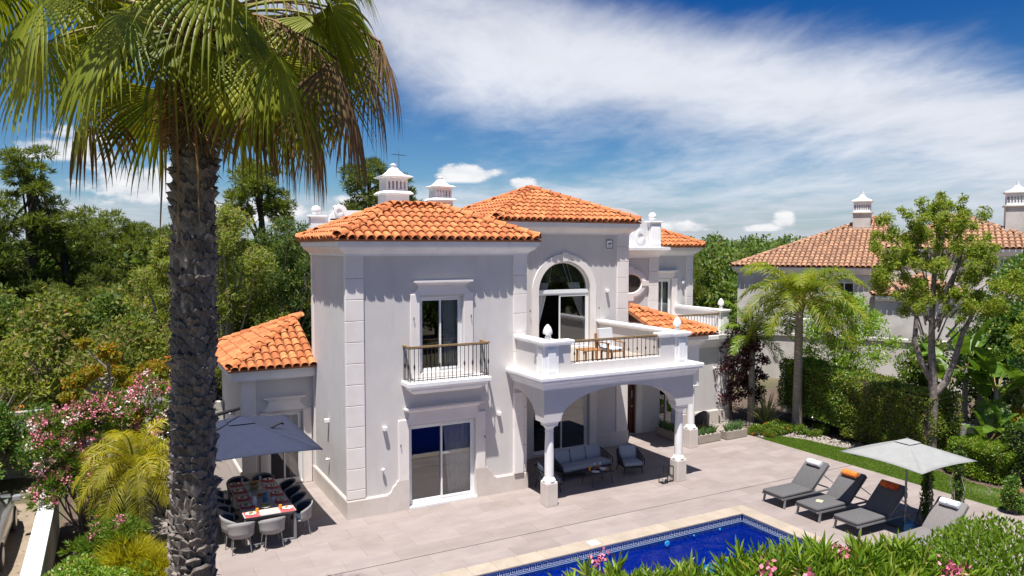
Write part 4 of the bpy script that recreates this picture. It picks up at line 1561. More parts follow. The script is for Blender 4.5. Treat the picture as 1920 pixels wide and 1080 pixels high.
# ---- right upper storey with the oval window and its pediment
OF, WF = 24.0, 25.0
mb = MB()
wall(mb, CB - .02, 19.85, OF, 3.3, 6.85, [(18.00, 19.05, 5.55 - .0, 5.55, .001)] if False else [])
mb.box(19.6, 19.85, OF + .25, 25.3, 3.3, 6.85)
wall(mb, 19.85, 22.62, WF, 3.3, 6.85, [(20.55, 21.45, 3.5, 5.60)])
wall(mb, WF + .25, 28, 22.37, 3.3, 6.85, axis='y')
vb(mb, 'wall', 'stucco')
sliding(20.55, 21.45, WF, 3.5, 5.60, curtains='r', depth=2.0)
hood(20.45, 21.55, WF, 5.66, 5.88, 5.98, .2)
mb = MB()
mb.bbox(21.47, 21.75, WF - .04, WF + .02, 3.5, 5.7, .012)
mb.bbox(20.25, 20.53, WF - .04, WF + .02, 3.5, 5.7, .012)
vbs(mb, 'door_architrave', 'trim')
zq2 = [3.6 + .6 * k for k in range(6)]
quoins(19.36, 19.87, OF, zq2)
quoins(22.25, 22.64, WF, zq2)
# oval window with its keyed surround
mb = MB()
cx, cz, n = 18.42, 5.52, 32
def el(rx, rz, y):
    return [(cx + rx * math.cos(2 * math.pi * k / n), y, cz + rz * math.sin(2 * math.pi * k / n)) for k in range(n)]
mb.loft([el(.80, .62, OF + .01), el(.80, .62, OF - .07), el(.72, .54, OF - .09), el(.56, .40, OF - .09), el(.53, .37, OF - .05), el(.53, .37, OF - .012)], caps=False)
for a in (0, 90, 180, 270):
    ca, sa = math.cos(R(a)), math.sin(R(a))
    x0, z0 = cx + .72 * ca, cz + .54 * sa
    mb.box(x0 - .12 - .05 * abs(ca), x0 + .12 + .05 * abs(ca), OF - .11, OF + .01, z0 - .10 - .05 * abs(sa), z0 + .10 + .05 * abs(sa))
ov = vb(mb, 'oval_window', 'trim')
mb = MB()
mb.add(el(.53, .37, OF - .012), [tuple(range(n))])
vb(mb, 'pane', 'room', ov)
mb = MB()
mb.loft([el(.53, .37, OF - .03), el(.53, .37, OF - .05), el(.46, .31, OF - .05), el(.46, .31, OF - .03)], caps=False)
mb.bar((cx, OF - .035, cz - .31), (cx, OF - .035, cz + .31), .03)
vb(mb, 'window_frame', 'bronze', ov)
mb = MB()
mb.sweep([(-.02, 6.55), (.04, 6.55), (.06, 6.62), (.14, 6.72), (.30, 6.84), (.36, 6.86), (.36, 6.98), (-.02, 7.0)], [(CB, OF), (19.85, OF), (19.85, WF)])
mb.box(CB, 20.1, OF + .01, OF + 1.2, 6.86, 6.985)
vb(mb, 'cornice', 'white_paint')
cornice([(19.9, WF), (22.62, WF), (22.62, 28)], 7.02)
mb = MB()
mb.box(19.45, 20.02, OF + .02, OF + .45, 6.99, 7.98)
mb.bbox(19.50, 19.97, OF - .0, OF + .03, 7.10, 7.88, .006)
mb.bbox(19.38, 20.09, OF - .04, OF + .52, 7.98, 8.05, .012)
mb.lathe(19.73, OF + .23, [(.07, 8.05), (.07, 8.10)], 8)
ball(mb, 19.73, OF + .23, 8.24, .165)
scroll(mb, 19.42, 6.99, -1, OF + .08, OF + .36, 1.45)
pts = []
n = 20
for k in range(n + 1):
    t = math.pi * k / n
    pts.append((17.9 - 1.5 * math.cos(t), 7.6 + .95 * math.sin(t)))
mb.prism(([(16.4, 6.99)] + pts + [(19.4, 6.99)])[::-1], OF + .10, OF + .34)
vb(mb, 'roof_pediment', 'white_paint', sm=30)
RE = [(19.4, 24.66, 7.04), (22.98, 24.66, 7.04), (22.98, 28.6, 7.04)]
rt = (19.4, 26.6, 7.92)
rt2 = (21.05, 26.6, 7.92)
make_roof([(RE[0], RE[1], rt, rt2), (RE[1], RE[2], rt2, rt2)], [(RE[1], rt2), (rt, rt2), (RE[2], rt2)], singles=())

# ---- left wing
WX0, WF2 = 3.25, 22.12
mb = MB()
wall(mb, WX0, TA, WF2, 0, 3.3, [(3.93, 4.93, .05, 2.15)])
wall(mb, WF2 + .25, 26.4, WX0, 0, 3.3, axis='y')
vb(mb, 'wall', 'stucco')
sliding(3.93, 4.93, WF2, .05, 2.15, curtains='r', depth=2.2)
hood(3.98, 4.86, WF2, 2.22, 2.52, 2.64, .26)
mb = MB()
mb.bbox(WX0 - .03, 3.62, WF2 - .045, WF2 + .02, .5, 3.2, .012)
mb.bbox(3.72, 3.91, WF2 - .04, WF2 + .02, .0, 2.25, .012)
mb.bbox(4.95, 5.2, WF2 - .04, WF2 + .02, .0, 2.25, .012)
vbs(mb, 'door_architrave', 'trim')
mb = MB()
mb.sweep(PLINTH, [(WX0, 26.4), (WX0, WF2), (3.70, WF2)])
vbs(mb, 'plinth', 'limestone')
mb = MB()
mb.sweep([(-.02, 3.20), (.26, 3.20), (.30, 3.24), (.30, 3.52), (-.02, 3.52)], [(WX0, 26.6), (WX0, WF2), (TA, WF2)])
vb(mb, 'cornice', 'white_paint')
L0, L1, L2 = (2.88, 21.70, 3.58), (5.28, 21.70, 3.58), (2.88, 26.9, 3.58)
la = (5.40, 24.25, 4.74)
la0 = (5.28, 24.10, 4.69)
make_roof([(L0, L1, la0, la0), (L2, L0, la, la)], [(L0, la), (L2, la)], singles=(0,))


# ---- wall lamps and door stops
def wall_lamp(x, y, z, side='front'):
    mb = MB()
    if side == 'front':
        mb.bbox(x - .05, x + .05, y - .13, y + .0, z - .05, z + .05, .008)
        mb.lathe(x, y - .07, [(.035, z - .07), (.035, z - .05)], 8)
    else:
        mb.bbox(x - .13, x, y - .05, y + .05, z - .05, z + .05, .008)
        mb.lathe(x - .07, y, [(.035, z - .07), (.035, z - .05)], 8)
    vb(mb, 'wall_lamp', 'white_paint')


wall_lamp(6.23, TF, 2.26)
wall_lamp(9.59, TF, 2.30)
wall_lamp(15.14, CF, 5.48)
wall_lamp(21.08, BF, 2.18)
wall_lamp(22.02, WF, 5.45)
wall_lamp(TA, 20.34, 2.19, 'left')
for x, y, z, s in ((6.17, TF, 1.18, 'f'), (TA, 20.34, 1.1, 'l')):
    mb = MB()
    if s == 'f':
        mb.tube([(x, y, z), (x, y - .06, z)], .015)
        ball(mb, x, y - .07, z, .045)
    else:
        mb.tube([(x, y, z), (x - .06, y, z)], .015)
        ball(mb, x - .07, y, z, .045)
    vb(mb, 'door_stop', 'white_paint', sm=50)
for x, y, z in ((3.05, WF2 + 1.4, 2.0),):
    mb = MB()
    mb.tube([(WX0, y, z), (WX0 - .06, y, z)], .03)
    ball(mb, WX0 - .1, y, z, .09)
    vb(mb, 'wall_lamp', 'white_paint', sm=50)
# bulkhead lamp under the loggia
mb = MB()
mb.tube([(15.05, CF, 2.62), (15.05, CF - .06, 2.62)], .05, 10)
ball(mb, 15.05, CF - .13, 2.58, .10)
vb(mb, 'wall_lamp', 'white_paint', sm=50)
# shutter hooks beside the windows
for x, y, z in ((7.05, TF, 5.1), (8.72, TF, 5.1), (6.66, TF, 1.75), (9.13, TF, 1.7), (12.05, CF, 4.9), (14.78, CF, 4.9)):
    mb = MB()
    mb.bar((x, y - .05, z), (x, y - .085, z), .016)
    mb.bar((x, y - .085, z - .04), (x, y - .085, z + .04), .016)
    vb(mb, 'shutter_hook', 'black_iron')

# ================================================================== NEIGHBOURING HOUSE
NA = Vector((34.6, 34.7, 0))
NRZ = math.atan2(27.74 - 34.7, 39.03 - 34.61)
NGZ = -0.6
nb = thing('neighbour_house', 'pale neighbouring villa with weathered tile roofs and tall white chimneys beyond the hedge', 'house', (NA.x, NA.y, 0), NRZ)


def nbuild(mb, name, mats, parent=None, smooth=False, sm=None):
    o = mb.build(name, mats, parent or nb, smooth)
    if sm:
        smooth_angle(o, sm)
    return o


def nroof(slopes, ridges, ww=.30, cc=.46):
    mb = MB()
    s = slopes[0]
    mb.add([s[0], s[1], s[3], s[2]], [(0, 1, 2, 3)])
    rf = nbuild(mb, 'roof', 'clay_bed')
    jm = MB()
    for s in slopes:
        pts = [Vector(p) for p in ([s[0], s[1], s[3], s[2]] if (Vector(s[2]) - Vector(s[3])).length > .01 else [s[0], s[1], s[2]])]
        n = (pts[1] - pts[0]).cross(pts[2] - pts[0]).normalized()
        if n.z < 0:
            n = -n
        k = len(pts)
        b = MB()
        b.add(pts + [p - n * .06 for p in pts], [tuple(range(k)), tuple(range(2 * k - 1, k - 1, -1))] + [(i, i + k, (i + 1) % k + k, (i + 1) % k) for i in range(k)])
        nbuild(b, 'roof_bed', 'clay_bed', rf)
        T = tile_mesh(.55, .14, .115, .02, 4)
        for mt in tile_slope(rf, *s, 'terracotta_old', w=ww, c=cc):
            jm.add([mt @ Vector(p) for p in T.v], T.f)
    for a, b in ridges:
        a, b = Vector(a), Vector(b)
        d = b - a
        n = max(1, round(d.length / .4))
        y = d.normalized()
        x = y.cross(Vector((0, 0, 1))).normalized()
        rot = Matrix((x, y, x.cross(y))).transposed().to_4x4()
        for k in range(n):
            mt = Matrix.Translation(a + d * (k / n) + Vector((0, 0, .05))) @ rot
            jm.add([mt @ Vector(p) for p in RIDGE.v], RIDGE.f)
    o = nbuild(jm, 'roof_tiles', 'terracotta_old', rf, sm=40)
    tag(o, kind='stuff')
    return rf


mb = MB()
wall(mb, .35, 8.3, .35, NGZ, 5.5, [(6.0, 7.1, 2.9, 4.9)])
wall(mb, .6, 15.4, .35, NGZ, 5.5, axis='y')
wall(mb, .6, 15.4, 8.05, NGZ, 5.5, axis='y')
mb.box(8.3, 17.0, 3.2, 12, NGZ, 6.5)
mb.box(8.3, 12.6, -1.2, 3.2, NGZ, 4.2)
mb.box(.6, 8.05, 15.1, 15.4, NGZ, 5.5)
nbuild(mb, 'wall', 'rendered_wall')
mb = MB()
mb.sweep([(-.02, 5.35), (.06, 5.35), (.18, 5.5), (.3, 5.62), (.3, 5.74), (-.02, 5.74)], [(.35, 15.4), (.35, .35), (8.3, .35), (8.3, 3.0)])
mb.sweep([(-.02, 6.45), (.06, 6.45), (.3, 6.7), (.3, 6.84), (-.02, 6.84)], [(8.3, 12), (8.3, 3.2), (17, 3.2)])
mb.sweep([(-.02, 3.95), (.06, 3.95), (.2, 4.1), (.2, 4.24), (-.02, 4.24)], [(8.3, -1.2), (12.6, -1.2), (12.6, 3.2)])
nbuild(mb, 'cornice', 'white_paint')
mb = MB()
mb.box(6.0, 6.07, .40, .5, 2.9, 4.9)
mb.box(7.03, 7.1, .40, .5, 2.9, 4.9)
mb.box(6.07, 7.03, .40, .5, 4.83, 4.9)
mb.box(6.52, 6.58, .40, .5, 2.9, 4.83)
w_ = nbuild(mb, 'window', 'upvc')
mb = MB()
mb.add([(6.0, .55, 2.9), (7.1, .55, 2.9), (7.1, .55, 4.9), (6.0, .55, 4.9)], [(0, 1, 2, 3)])
nbuild(mb, 'pane', 'car_glass', w_)
e = [(0, 0, 5.8), (8.6, 0, 5.8), (8.6, 16, 5.8), (0, 16, 5.8)]
r1, r2 = (7.6, 8.0, 8.95), (8.6, 8.0, 8.95)
nroof([(e[0], e[1], r1, r2), (e[3], e[0], r1, r1)], [(e[0], r1), (e[3], r1)])
e = [(8.0, 2.9, 6.9), (17.3, 2.9, 6.9), (17.3, 12.3, 6.9), (8.0, 12.3, 6.9)]
r1, r2 = (12.6, 7.5, 9.0), (12.7, 7.6, 9.0)
nroof([(e[0], e[1], r1, r1), (e[3], e[0], r1, r1)], [(e[0], r1), (e[1], r1)])
e = [(8.1, -1.45, 4.3), (12.9, -1.45, 4.3), (12.9, 3.2, 4.3), (8.1, 3.2, 4.3)]
r1, r2 = (10.5, .9, 5.3), (10.5, 3.2, 5.3)
nroof([(e[0], e[1], r1, r1), (e[3], e[0], r2, r1), (e[1], e[2], r1, r2)], [(e[0], r1), (e[1], r1), (r1, r2)])


def nchimney(x, y, s, z0, zs):
    h = s / 2
    zl, zc, zt = zs

    def sq(q, z):
        return [(x - q, y - q, z), (x + q, y - q, z), (x + q, y + q, z), (x - q, y + q, z)]
    mb = MB()
    mb.loft([sq(h, z0), sq(h, zl), sq(h + .10, zl + .03), sq(h + .10, zl + .09), sq(h - .02, zl + .12)])
    ch = nbuild(mb, 'chimney', 'rendered_wall')
    mb = MB()
    a, b = zl + .12, zc
    q = h - .03
    mb.loft([sq(q, a), sq(q, a + .12)])
    mb.loft([sq(q, b - .2), sq(q, b)])
    mb.loft([sq(q - .12, a), sq(q - .12, b - .3)])
    for i in range(8):
        t = -q + (2 * q - .07) * i / 7
        for (x0, x1, y0, y1) in ((x + t, x + t + .07, y - q, y - q + .07), (x + t, x + t + .07, y + q - .07, y + q), (x - q, x - q + .07, y + t, y + t + .07), (x + q - .07, x + q, y + t, y + t + .07)):
            mb.box(x0, x1, y0, y1, a + .12, b - .2)
    nbuild(mb, 'lantern', 'white_paint', ch)
    mb = MB()
    mb.loft([sq(h, zc), sq(h + .10, zc + .03), sq(h + .10, zc + .08), sq(h * .55, zc + .25), sq(h * .25, zc + .42), sq(.08, zc + .5)])
    mb.lathe(x, y, [(.05, zc + .48), (.09, zc + .58), (.05, zc + .66), (.11, zc + .72), (.09, zt - .06), (.01, zt)], 8)
    nbuild(mb, 'chimney_cap', 'white_paint', ch)


inv = Matrix.Rotation(-NRZ, 4, 'Z')
p1 = inv @ (Vector((43.77, 32.22, 0)) - NA)
nchimney(p1.x, p1.y, 1.05, 6.5, (9.16, 9.92, 10.45))
p2 = inv @ (Vector((47.6, 24.7, 0)) - NA)
nchimney(p2.x, p2.y, 1.2, 6.5, (9.35, 10.15, 10.72))
# the neighbour's terrace wall with a low arch and a baluster run
tw = thing('garden_wall', 'white rendered terrace wall with a coping behind the trimmed hedge', 'wall', (NA.x, NA.y, 0), NRZ)
mb = MB()
wall(mb, -6.0, 15.5, -6.2, NGZ, 2.25, [(3.2, 3.201, 0, .1)], th=.3)
mb.build('wall', 'rendered_wall', tw)
mb = MB()
mb.bbox(-6.05, 15.6, -6.3, -5.8, 2.25, 2.40, .02)
mb.build('coping', 'rendered_wall', tw)
mb = MB()
for k in range(12):
    mb.lathe(4.2 + k * .22, -6.05, [(.05, 2.4), (.08, 2.5), (.05, 2.75), (.06, 3.1)], 6)
mb.bbox(4.0, 7.0, -6.15, -5.95, 3.1, 3.22, .02)
mb.build('balustrade', 'white_paint', tw)

# ================================================================== WALLS AND BEDS
bw = thing('boundary_wall', 'low white garden wall running along the sandy path in the lower left corner', 'wall', (-1.36, 17.0, 0))
mb = MB()
mb.box(-.13, .13, -6.0, 4.2, -.06, 1.12)
o = mb.build('wall', 'rendered_wall', bw)
mb = MB()
mb.bbox(-.16, .16, -6.02, 4.25, 1.12, 1.20, .012)
mb.build('coping', 'white_paint', bw)
fw = thing('boundary_wall', 'stained grey white wall among the trees at the far left edge', 'wall', (-3.2, 27.0, 0))
mb = MB()
mb.box(-4.0, 1.3, -.12, .12, -.06, 1.85)
mb.build('wall', 'wall_stained', fw)
mb = MB()
mb.box(-4.0, 1.32, -.15, .15, 1.85, 1.95)
mb.build('coping', 'wall_stained', fw)
cw = thing('curved_wall', 'white garden wall with a curved crest behind the pink oleander', 'wall', (1.0, 26.0, 0))
mb = MB()
n = 16
pts = [(-.85 + 1.7 * k / n, 2.05 + .50 * math.sin(math.pi * k / n)) for k in range(n + 1)]
mb.prism(([(-2.2, -.06), (-2.2, 1.75), (-1.3, 1.8)] + pts + [(1.2, 1.9), (2.2, 1.9), (2.2, -.06)])[::-1], -.14, .14)
mb.build('wall', 'rendered_wall', cw)

mb = MB()
mb.add([(-9, 8, -.03), (-1.5, 8, -.03), (-1.5, 24, -.03), (-9, 24, -.03)], [(0, 1, 2, 3)])
tag(mb.build('path', 'sand_path'), kind='structure')
mb = MB()
mb.add([(-1.22, 4, -.035), (TX0 - .02, 4, -.035), (TX0 - .02, 26, -.035), (-1.22, 26, -.035)], [(0, 1, 2, 3)])
mb.add([(TX0 - .02, 2, -.035), (22, 2, -.035), (22, 7.88, -.035), (TX0 - .02, 7.88, -.035)], [(0, 1, 2, 3)])
tag(mb.build('planting_bed', 'soil'), kind='structure')
# right-hand bed and the curved lawn strip
mb = MB()
mb.add([(20.82, 5, -.03), (34, 5, -.03), (34, 26, -.03), (20.82, 26, -.03)], [(0, 1, 2, 3)])
tag(mb.build('garden_bed', 'soil'), kind='structure')
edge = [(20.82, 19.3), (21.6, 19.1), (22.0, 18.3), (22.15, 17.2), (22.6, 16.0), (23.0, 14.6), (22.6, 13.9), (22.35, 13.2), (22.3, 12.3), (22.5, 11.4), (23.2, 10.4), (24.0, 8.0)]
mb = MB()
L_ = [(20.82, y) for x, y in edge]
n = len(edge)
mb.add([(x, y, -.012) for x, y in edge] + [(x - .001, y, -.012) for x, y in L_], [(i, i + n, i + 1 + n, i + 1) for i in range(n - 1)])
tag(mb.build('lawn', 'lawn_base'), kind='structure')


def lawn_x(y):
    for (xa, ya), (xb, yb) in zip(edge[:-1], edge[1:]):
        if yb <= y <= ya:
            return xa + (xb - xa) * (ya - y) / (ya - yb)
    return 20.9


g = np.random.default_rng(5)
ys = 8.2 + 11.0 * g.random(90000)
xr = np.array([lawn_x(q) for q in ys])
xs = 20.80 + (xr + .06 - 20.80) * g.random(90000)
# thin patches of dry ground near the low hedge
dry = np.exp(-((xs - 21.9) ** 2 / .35 + (ys - 11.8) ** 2 / 1.2)) + 0.6 * np.exp(-((xs - 21.6) ** 2 / .1 + (ys - 18.3) ** 2 / .1))
keep = g.random(90000) > dry * .95
p = np.stack([xs, ys, np.full(90000, -.015)], 1)[keep]
ax = unit(g.normal(size=p.shape) * .42 + np.array([0, 0, 1.0]))
sd = unit(np.cross(ax, rand_dirs(g, len(p))))
v, f = quads(p, ax, sd, .055 * (.6 + .8 * g.random(len(p))), .012)
tag(arrays('grass', v, f, 'lf_grass'), kind='stuff')


def pebbles(name, pts, rmin, rmax, mat, seed):
    rr = np.random.default_rng(seed)
    base = np.array([[0, 0, 1], [1, 0, 0], [0, 1, 0], [-1, 0, 0], [0, -1, 0], [0, 0, -1]], float)
    ff = np.array([[0, 1, 2], [0, 2, 3], [0, 3, 4], [0, 4, 1], [5, 2, 1], [5, 3, 2], [5, 4, 3], [5, 1, 4]])
    n = len(pts)
    s = (rmin + (rmax - rmin) * rr.random((n, 1, 1)) ** 2) * (0.7 + .6 * rr.random((n, 1, 3)))
    v = base[None] * s
    v[:, :, 2] *= .7
    a = rr.random(n) * 6.28
    ca, sa = np.cos(a)[:, None], np.sin(a)[:, None]
    v = np.stack([v[:, :, 0] * ca - v[:, :, 1] * sa, v[:, :, 0] * sa + v[:, :, 1] * ca, v[:, :, 2]], 2) + pts[:, None, :]
    f = (ff[None] + 6 * np.arange(n)[:, None, None]).reshape(-1, 3)
    return tag(arrays(name, v.reshape(-1, 3), f, mat, smooth=True), kind='stuff')


rr = np.random.default_rng(3)
n = 1600
yy = 14.2 + 5.5 * rr.random(n)
xx = np.array([lawn_x(q) for q in yy]) + .12 + rr.random(n) ** 1.5 * 1.0
pebbles('white_stones', np.stack([xx, yy, np.full(n, -.01)], 1)[(yy > 16.4)], .03, .085, 'pebble', 4)
n = 5000
pebbles('bark_mulch', np.stack([21.2 + 8 * rr.random(n), 10 + 14 * rr.random(n), np.full(n, -.02)], 1), .02, .06, 'pebble_dark', 5)
n = 500
pebbles('river_stones', np.stack([20.6 + 1.8 * rr.random(n), 21.0 + .9 * rr.random(n), np.full(n, -.01)], 1), .03, .09, 'pebble', 6)
n = 700
pebbles('fallen_leaves', np.stack([-6 + 4.5 * rr.random(n), 14 + 9 * rr.random(n), np.full(n, -.025)], 1), .015, .035, 'pebble_dark', 8)


# ================================================================== PLANTS
def tree(name, label, cat_, base, height, spread, leafmat, bark, seed, n=5000, L=.16, Wd=.07, blobs=None, nb_=14, crown_lo=.35, trunk=.14, group=None, mode='leaf', k=8, shell=.4,
         up=.25, out=.6, lean=(0, 0), blob_r=.33, flat=.8, limbsn=10, top_taper=.5, trunk_h=None, trunk_name='trunk', leaf_name='crown', jit=.8):
    g = np.random.default_rng(seed)
    root = thing(name, label, cat_, base, 0, group)
    if blobs is None:
        blobs = []
        for i in range(nb_):
            t = (i + .5) / nb_
            z = height * (crown_lo + (1 - crown_lo) * (t ** .85)) - spread * blob_r * .4
            rad = spread * (1 - blob_r) * (math.sin(math.pi * min(1, .18 + t * .80)) ** .7) * math.sqrt(g.random())
            a = 2.4 * i + g.random() * .8
            r = spread * blob_r * (0.75 + .5 * g.random()) * (1 - top_taper * max(0, t - .6))
            blobs.append((rad * math.cos(a) + lean[0] * z / height, rad * math.sin(a) + lean[1] * z / height, z, r, r, r * flat))
    mb = MB()
    th = trunk_h or height * (crown_lo + .25)
    tips = [b[:3] for b in sorted(blobs, key=lambda b: -b[3])[:limbsn]]
    limbs(mb, (0, 0, 0), th, trunk, tips, lean=(lean[0] * .6, lean[1] * .6), seed=seed)
    smooth_angle(mb.build(trunk_name, bark, root), 60)
    if mode == 'leaf':
        v, f = crown(g, blobs, n, L, Wd, out=out, up=up, shell=shell, jit=jit)
    else:
        v, f = tufts(g, blobs, n // k, k, L, Wd, up=up, shell=shell)
    arrays(leaf_name, v, f, leafmat, root)
    return root


# ---- the wood: a few trees of each kind, repeated as individuals
protos = {}
wood_kinds = {
    'pine': [], 'bushy': [], 'scrub': [], 'dry': []}
FAR = Vector((0, -400, 0))


def proto(kind, i):
    s = 100 + i * 7 + len(kind)
    if kind == 'pine':
        g = np.random.default_rng(s)
        H = 8.0
        blobs = []
        for q in range(15):
            a = q * 2.4 + g.random()
            t = q / 14
            z = H * (.50 + .46 * t)
            rad = 2.1 * (1 - .75 * t ** 1.6) * (.25 + .75 * math.sqrt(g.random()))
            r = .95 * (.7 + .5 * g.random()) * (1 - .35 * t)
            blobs.append((rad * math.cos(a), rad * math.sin(a), z, r, r, r * .55))
        return tree('pine_tree', '', '', (0, 0, 0), H, 2.6, 'lf_pine', 'bark_dark', s, n=9000, L=.30, Wd=.045, blobs=blobs, trunk=.20, mode='tuft', k=9, up=.7, limbsn=13, trunk_h=7.0, shell=.5)
    if kind == 'bushy':
        return tree('broadleaf_tree', '', '', (0, 0, 0), 7.0, 2.6, 'lf_wood', 'bark_dark', s, n=6500, L=.24, Wd=.13, nb_=20, crown_lo=.18, trunk=.17, blob_r=.32, shell=.45)
    if kind == 'scrub':
        return tree('scrub_tree', '', '', (0, 0, 0), 4.8, 2.3, 'lf_olive', 'bark_pale', s, n=5600, L=.22, Wd=.085, nb_=18, crown_lo=.08, trunk=.10, blob_r=.32, shell=.55, up=.5, jit=1.0)
    r = tree('dry_shrub', '', '', (0, 0, 0), 3.6, 1.7, 'lf_dry', 'dry_twig', s, n=1500, L=.16, Wd=.05, nb_=14, crown_lo=.1, trunk=.06, blob_r=.36, shell=.6)
    g = np.random.default_rng(s)
    mb = MB()
    for q in range(90):
        a, b = g.random() * 6.28, g.random()
        p0 = Vector((.3 * math.cos(a), .3 * math.sin(a), .5 + b))
        p2 = Vector((1.7 * math.cos(a) * b + g.normal() * .3, 1.7 * math.sin(a) * b + g.normal() * .3, 1.4 + 2.2 * g.random()))
        mb.tube([p0, p0.lerp(p2, .5) + Vector((0, 0, .25)), p2], [.02, .014, .004], 3)
    mb.build('twigs', 'dry_twig', r)
    return r


LBL = {
    ('pine', 'L'): ('dark green pine with tufted needles in the wood on the left', 'tree', 'pines in the wood on the left'),
    ('bushy', 'L'): ('dense rounded green tree in the wood on the left', 'tree', 'rounded trees in the wood on the left'),
    ('scrub', 'L'): ('olive green scrubby tree in the thicket on the left', 'tree', 'olive scrub trees on the left'),
    ('dry', 'L'): ('grey leafless dry shrub tangled in the thicket on the left', 'shrub', 'dry grey shrubs on the left'),
    ('pine', 'M'): ('dark green pine in the wood between the two villas', 'tree', 'pines between the two villas'),
    ('bushy', 'M'): ('dense rounded green tree in the wood between the two villas', 'tree', 'rounded trees between the two villas'),
    ('scrub', 'M'): ('olive green scrubby tree in the wood between the two villas', 'tree', 'olive scrub trees between the two villas'),
    ('dry', 'M'): ('grey dry shrub in the wood between the two villas', 'shrub', 'dry grey shrubs between the two villas'),
    ('pine', 'R'): ('dark green pine rising behind the neighbouring villa', 'tree', 'pines behind the neighbouring villa'),
    ('bushy', 'R'): ('dense rounded green tree behind the neighbouring villa', 'tree', 'rounded trees behind the neighbouring villa'),
}
MESHES = {}
for kk, cnt in (('pine', 3), ('bushy', 3), ('scrub', 4), ('dry', 2)):
    MESHES[kk] = [proto(kk, i) for i in range(cnt)]
used = set()


def plant(kind, x, y, s, zone, rs):
    pr = MESHES[kind][rs.randrange(len(MESHES[kind]))]
    lb, ct, gp = LBL[(kind, zone)]
    sc = (s * rs.uniform(.9, 1.12), s * rs.uniform(.9, 1.12), s)
    rz = rs.uniform(0, 6.28)
    if pr.name not in used:
        used.add(pr.name)
        pr.location = (x, y, -.05)
        pr.rotation_euler = (0, 0, rz)
        pr.scale = sc
        tag(pr, lb, ct, gp)
        return pr
    o = clone(pr, (x, y, -.05), rz, lb, gp, sc)
    o['category'] = ct
    return o


rs = random.Random(11)


def clear(x, y):
    if y < 23.5 and -2 < x < 60:
        return True
    if 1.8 < x < 24.5 and y < 31:
        return True
    if x > -2.6 and y < 29 and x < 24:
        return True
    if x <= -2 and y < 23:
        return True
    # the neighbour's plot
    q = inv @ (Vector((x, y, 0)) - NA)
    if -2.5 < q.x < 22 and -14 < q.y < 16:
        return True
    return False


count = 0
far_pts = []
gx = -75.0
cand = []
for ring in range(1):
    y = 24.0
    while y < 185:
        step = 2.5 if y < 62 else 5.0
        x = -70.0
        while x < 170:
            xx, yy2 = x + rs.uniform(-1, 1) * step * .42, y + rs.uniform(-1, 1) * step * .42
            d = math.hypot(xx, yy2)
            az = math.degrees(math.atan2(xx, yy2))
            if -18 < az < 76 and d > 25 and not clear(xx, yy2):
                cand.append((d, az, xx, yy2))
            x += step
        y += step
cand.sort()
for d, az, x, y in cand:
    if d < 50 and count < 240:
        zone = 'L' if az < 27 else ('M' if az < 52 else 'R')
        u = rs.random()
        if zone == 'L':
            kind = 'scrub' if (d < 44 and u < .52) else 'dry' if (d < 46 and u < .80) else 'pine' if u < .86 or d > 50 else 'bushy'
            if 8 < az < 15 and d < 34:
                continue
            s = rs.uniform(.8, 1.1)
            if kind == 'scrub':
                s *= .95 if d < 33 else 1.1
            if kind == 'pine':
                s = rs.uniform(.62, .84)
            if kind == 'bushy':
                s = rs.uniform(.6, .85)
            if 22 < az and kind == 'dry':
                kind = 'bushy'
        elif zone == 'M':
            kind = 'bushy' if u < .62 else 'pine' if u < .85 else 'scrub'
            s = rs.uniform(.88, 1.06)
            if kind == 'scrub':
                s *= 1.2
        else:
            kind = 'bushy' if u < .6 else 'pine'
            s = rs.uniform(.9, 1.1)
        plant(kind, x, y, s, zone, rs)
        count += 1
    else:
        far_pts.append((x, y, d))
# unseen trees added behind the camera to give the villa's windows dark green reflections
LBL[('bushy', 'B')] = ('rounded green garden tree across the pool, mirrored in the villa windows', 'tree', 'garden trees across the pool')
for k in range(46):
    plant('bushy', -12 + (k % 23) * 2.7 + rs.uniform(-1, 1), (-10, -15)[k // 23] - rs.uniform(0, 3), rs.uniform(.75, 1.1), 'B', rs)
# anything of a kind never used would stand at the origin: plant it too
for kk in MESHES:
    for pr in MESHES[kk]:
        if pr.name not in used:
            used.add(pr.name)
            pr.location = (-14 - rs.random() * 6, 40 + rs.random() * 6, -.05)
            lb, ct, gp = LBL[(kk, 'L')]
            tag(pr, lb, ct, gp)
# the far wood reads as one mass
parts = []
g = np.random.default_rng(77)
for x, y, d in far_pts:
    h = 6.6 + 1.2 * g.random() + max(0, (d - 90)) * .004
    n = 420 if d < 90 else 240
    blobs = [(x + g.normal() * 1.1, y + g.normal() * 1.1, h * (.45 + .5 * q / 6), 1.5 - .1 * q, 1.5 - .1 * q, .9) for q in range(7)] + [(x, y, h * .3, 2.2, 2.2, h * .3)]
    parts.append(crown(g, blobs, n * 2, .40, .20, shell=.4))
v, f = cat(parts)
tag(arrays('woodland', v, f, 'lf_wood'), kind='stuff')

# ---- hero trees of the wood
casu = []
for i, (x, y, h, sp, lab) in enumerate(((4.4, 33.2, 8.7, 2.8, 'tall feathery olive green tree with bare limbs just right of the big palm trunk'),
                                        (6.9, 33.6, 8.4, 2.8, 'tall feathery olive green tree rising behind the left wing roof'),
                                        (2.1, 34.5, 7.4, 2.1, 'feathery olive tree showing on both sides of the palm trunk'))):
    tree('feathery_tree', lab, 'tree', (x, y, 0), h, sp, 'lf_olive' if i != 1 else 'lf_wood', 'bark_pale', 300 + i, n=17000, L=.24, Wd=.045, nb_=34, crown_lo=.16, trunk=.17, blob_r=.27, shell=.6, up=.1, out=.4, jit=1.1, limbsn=22)


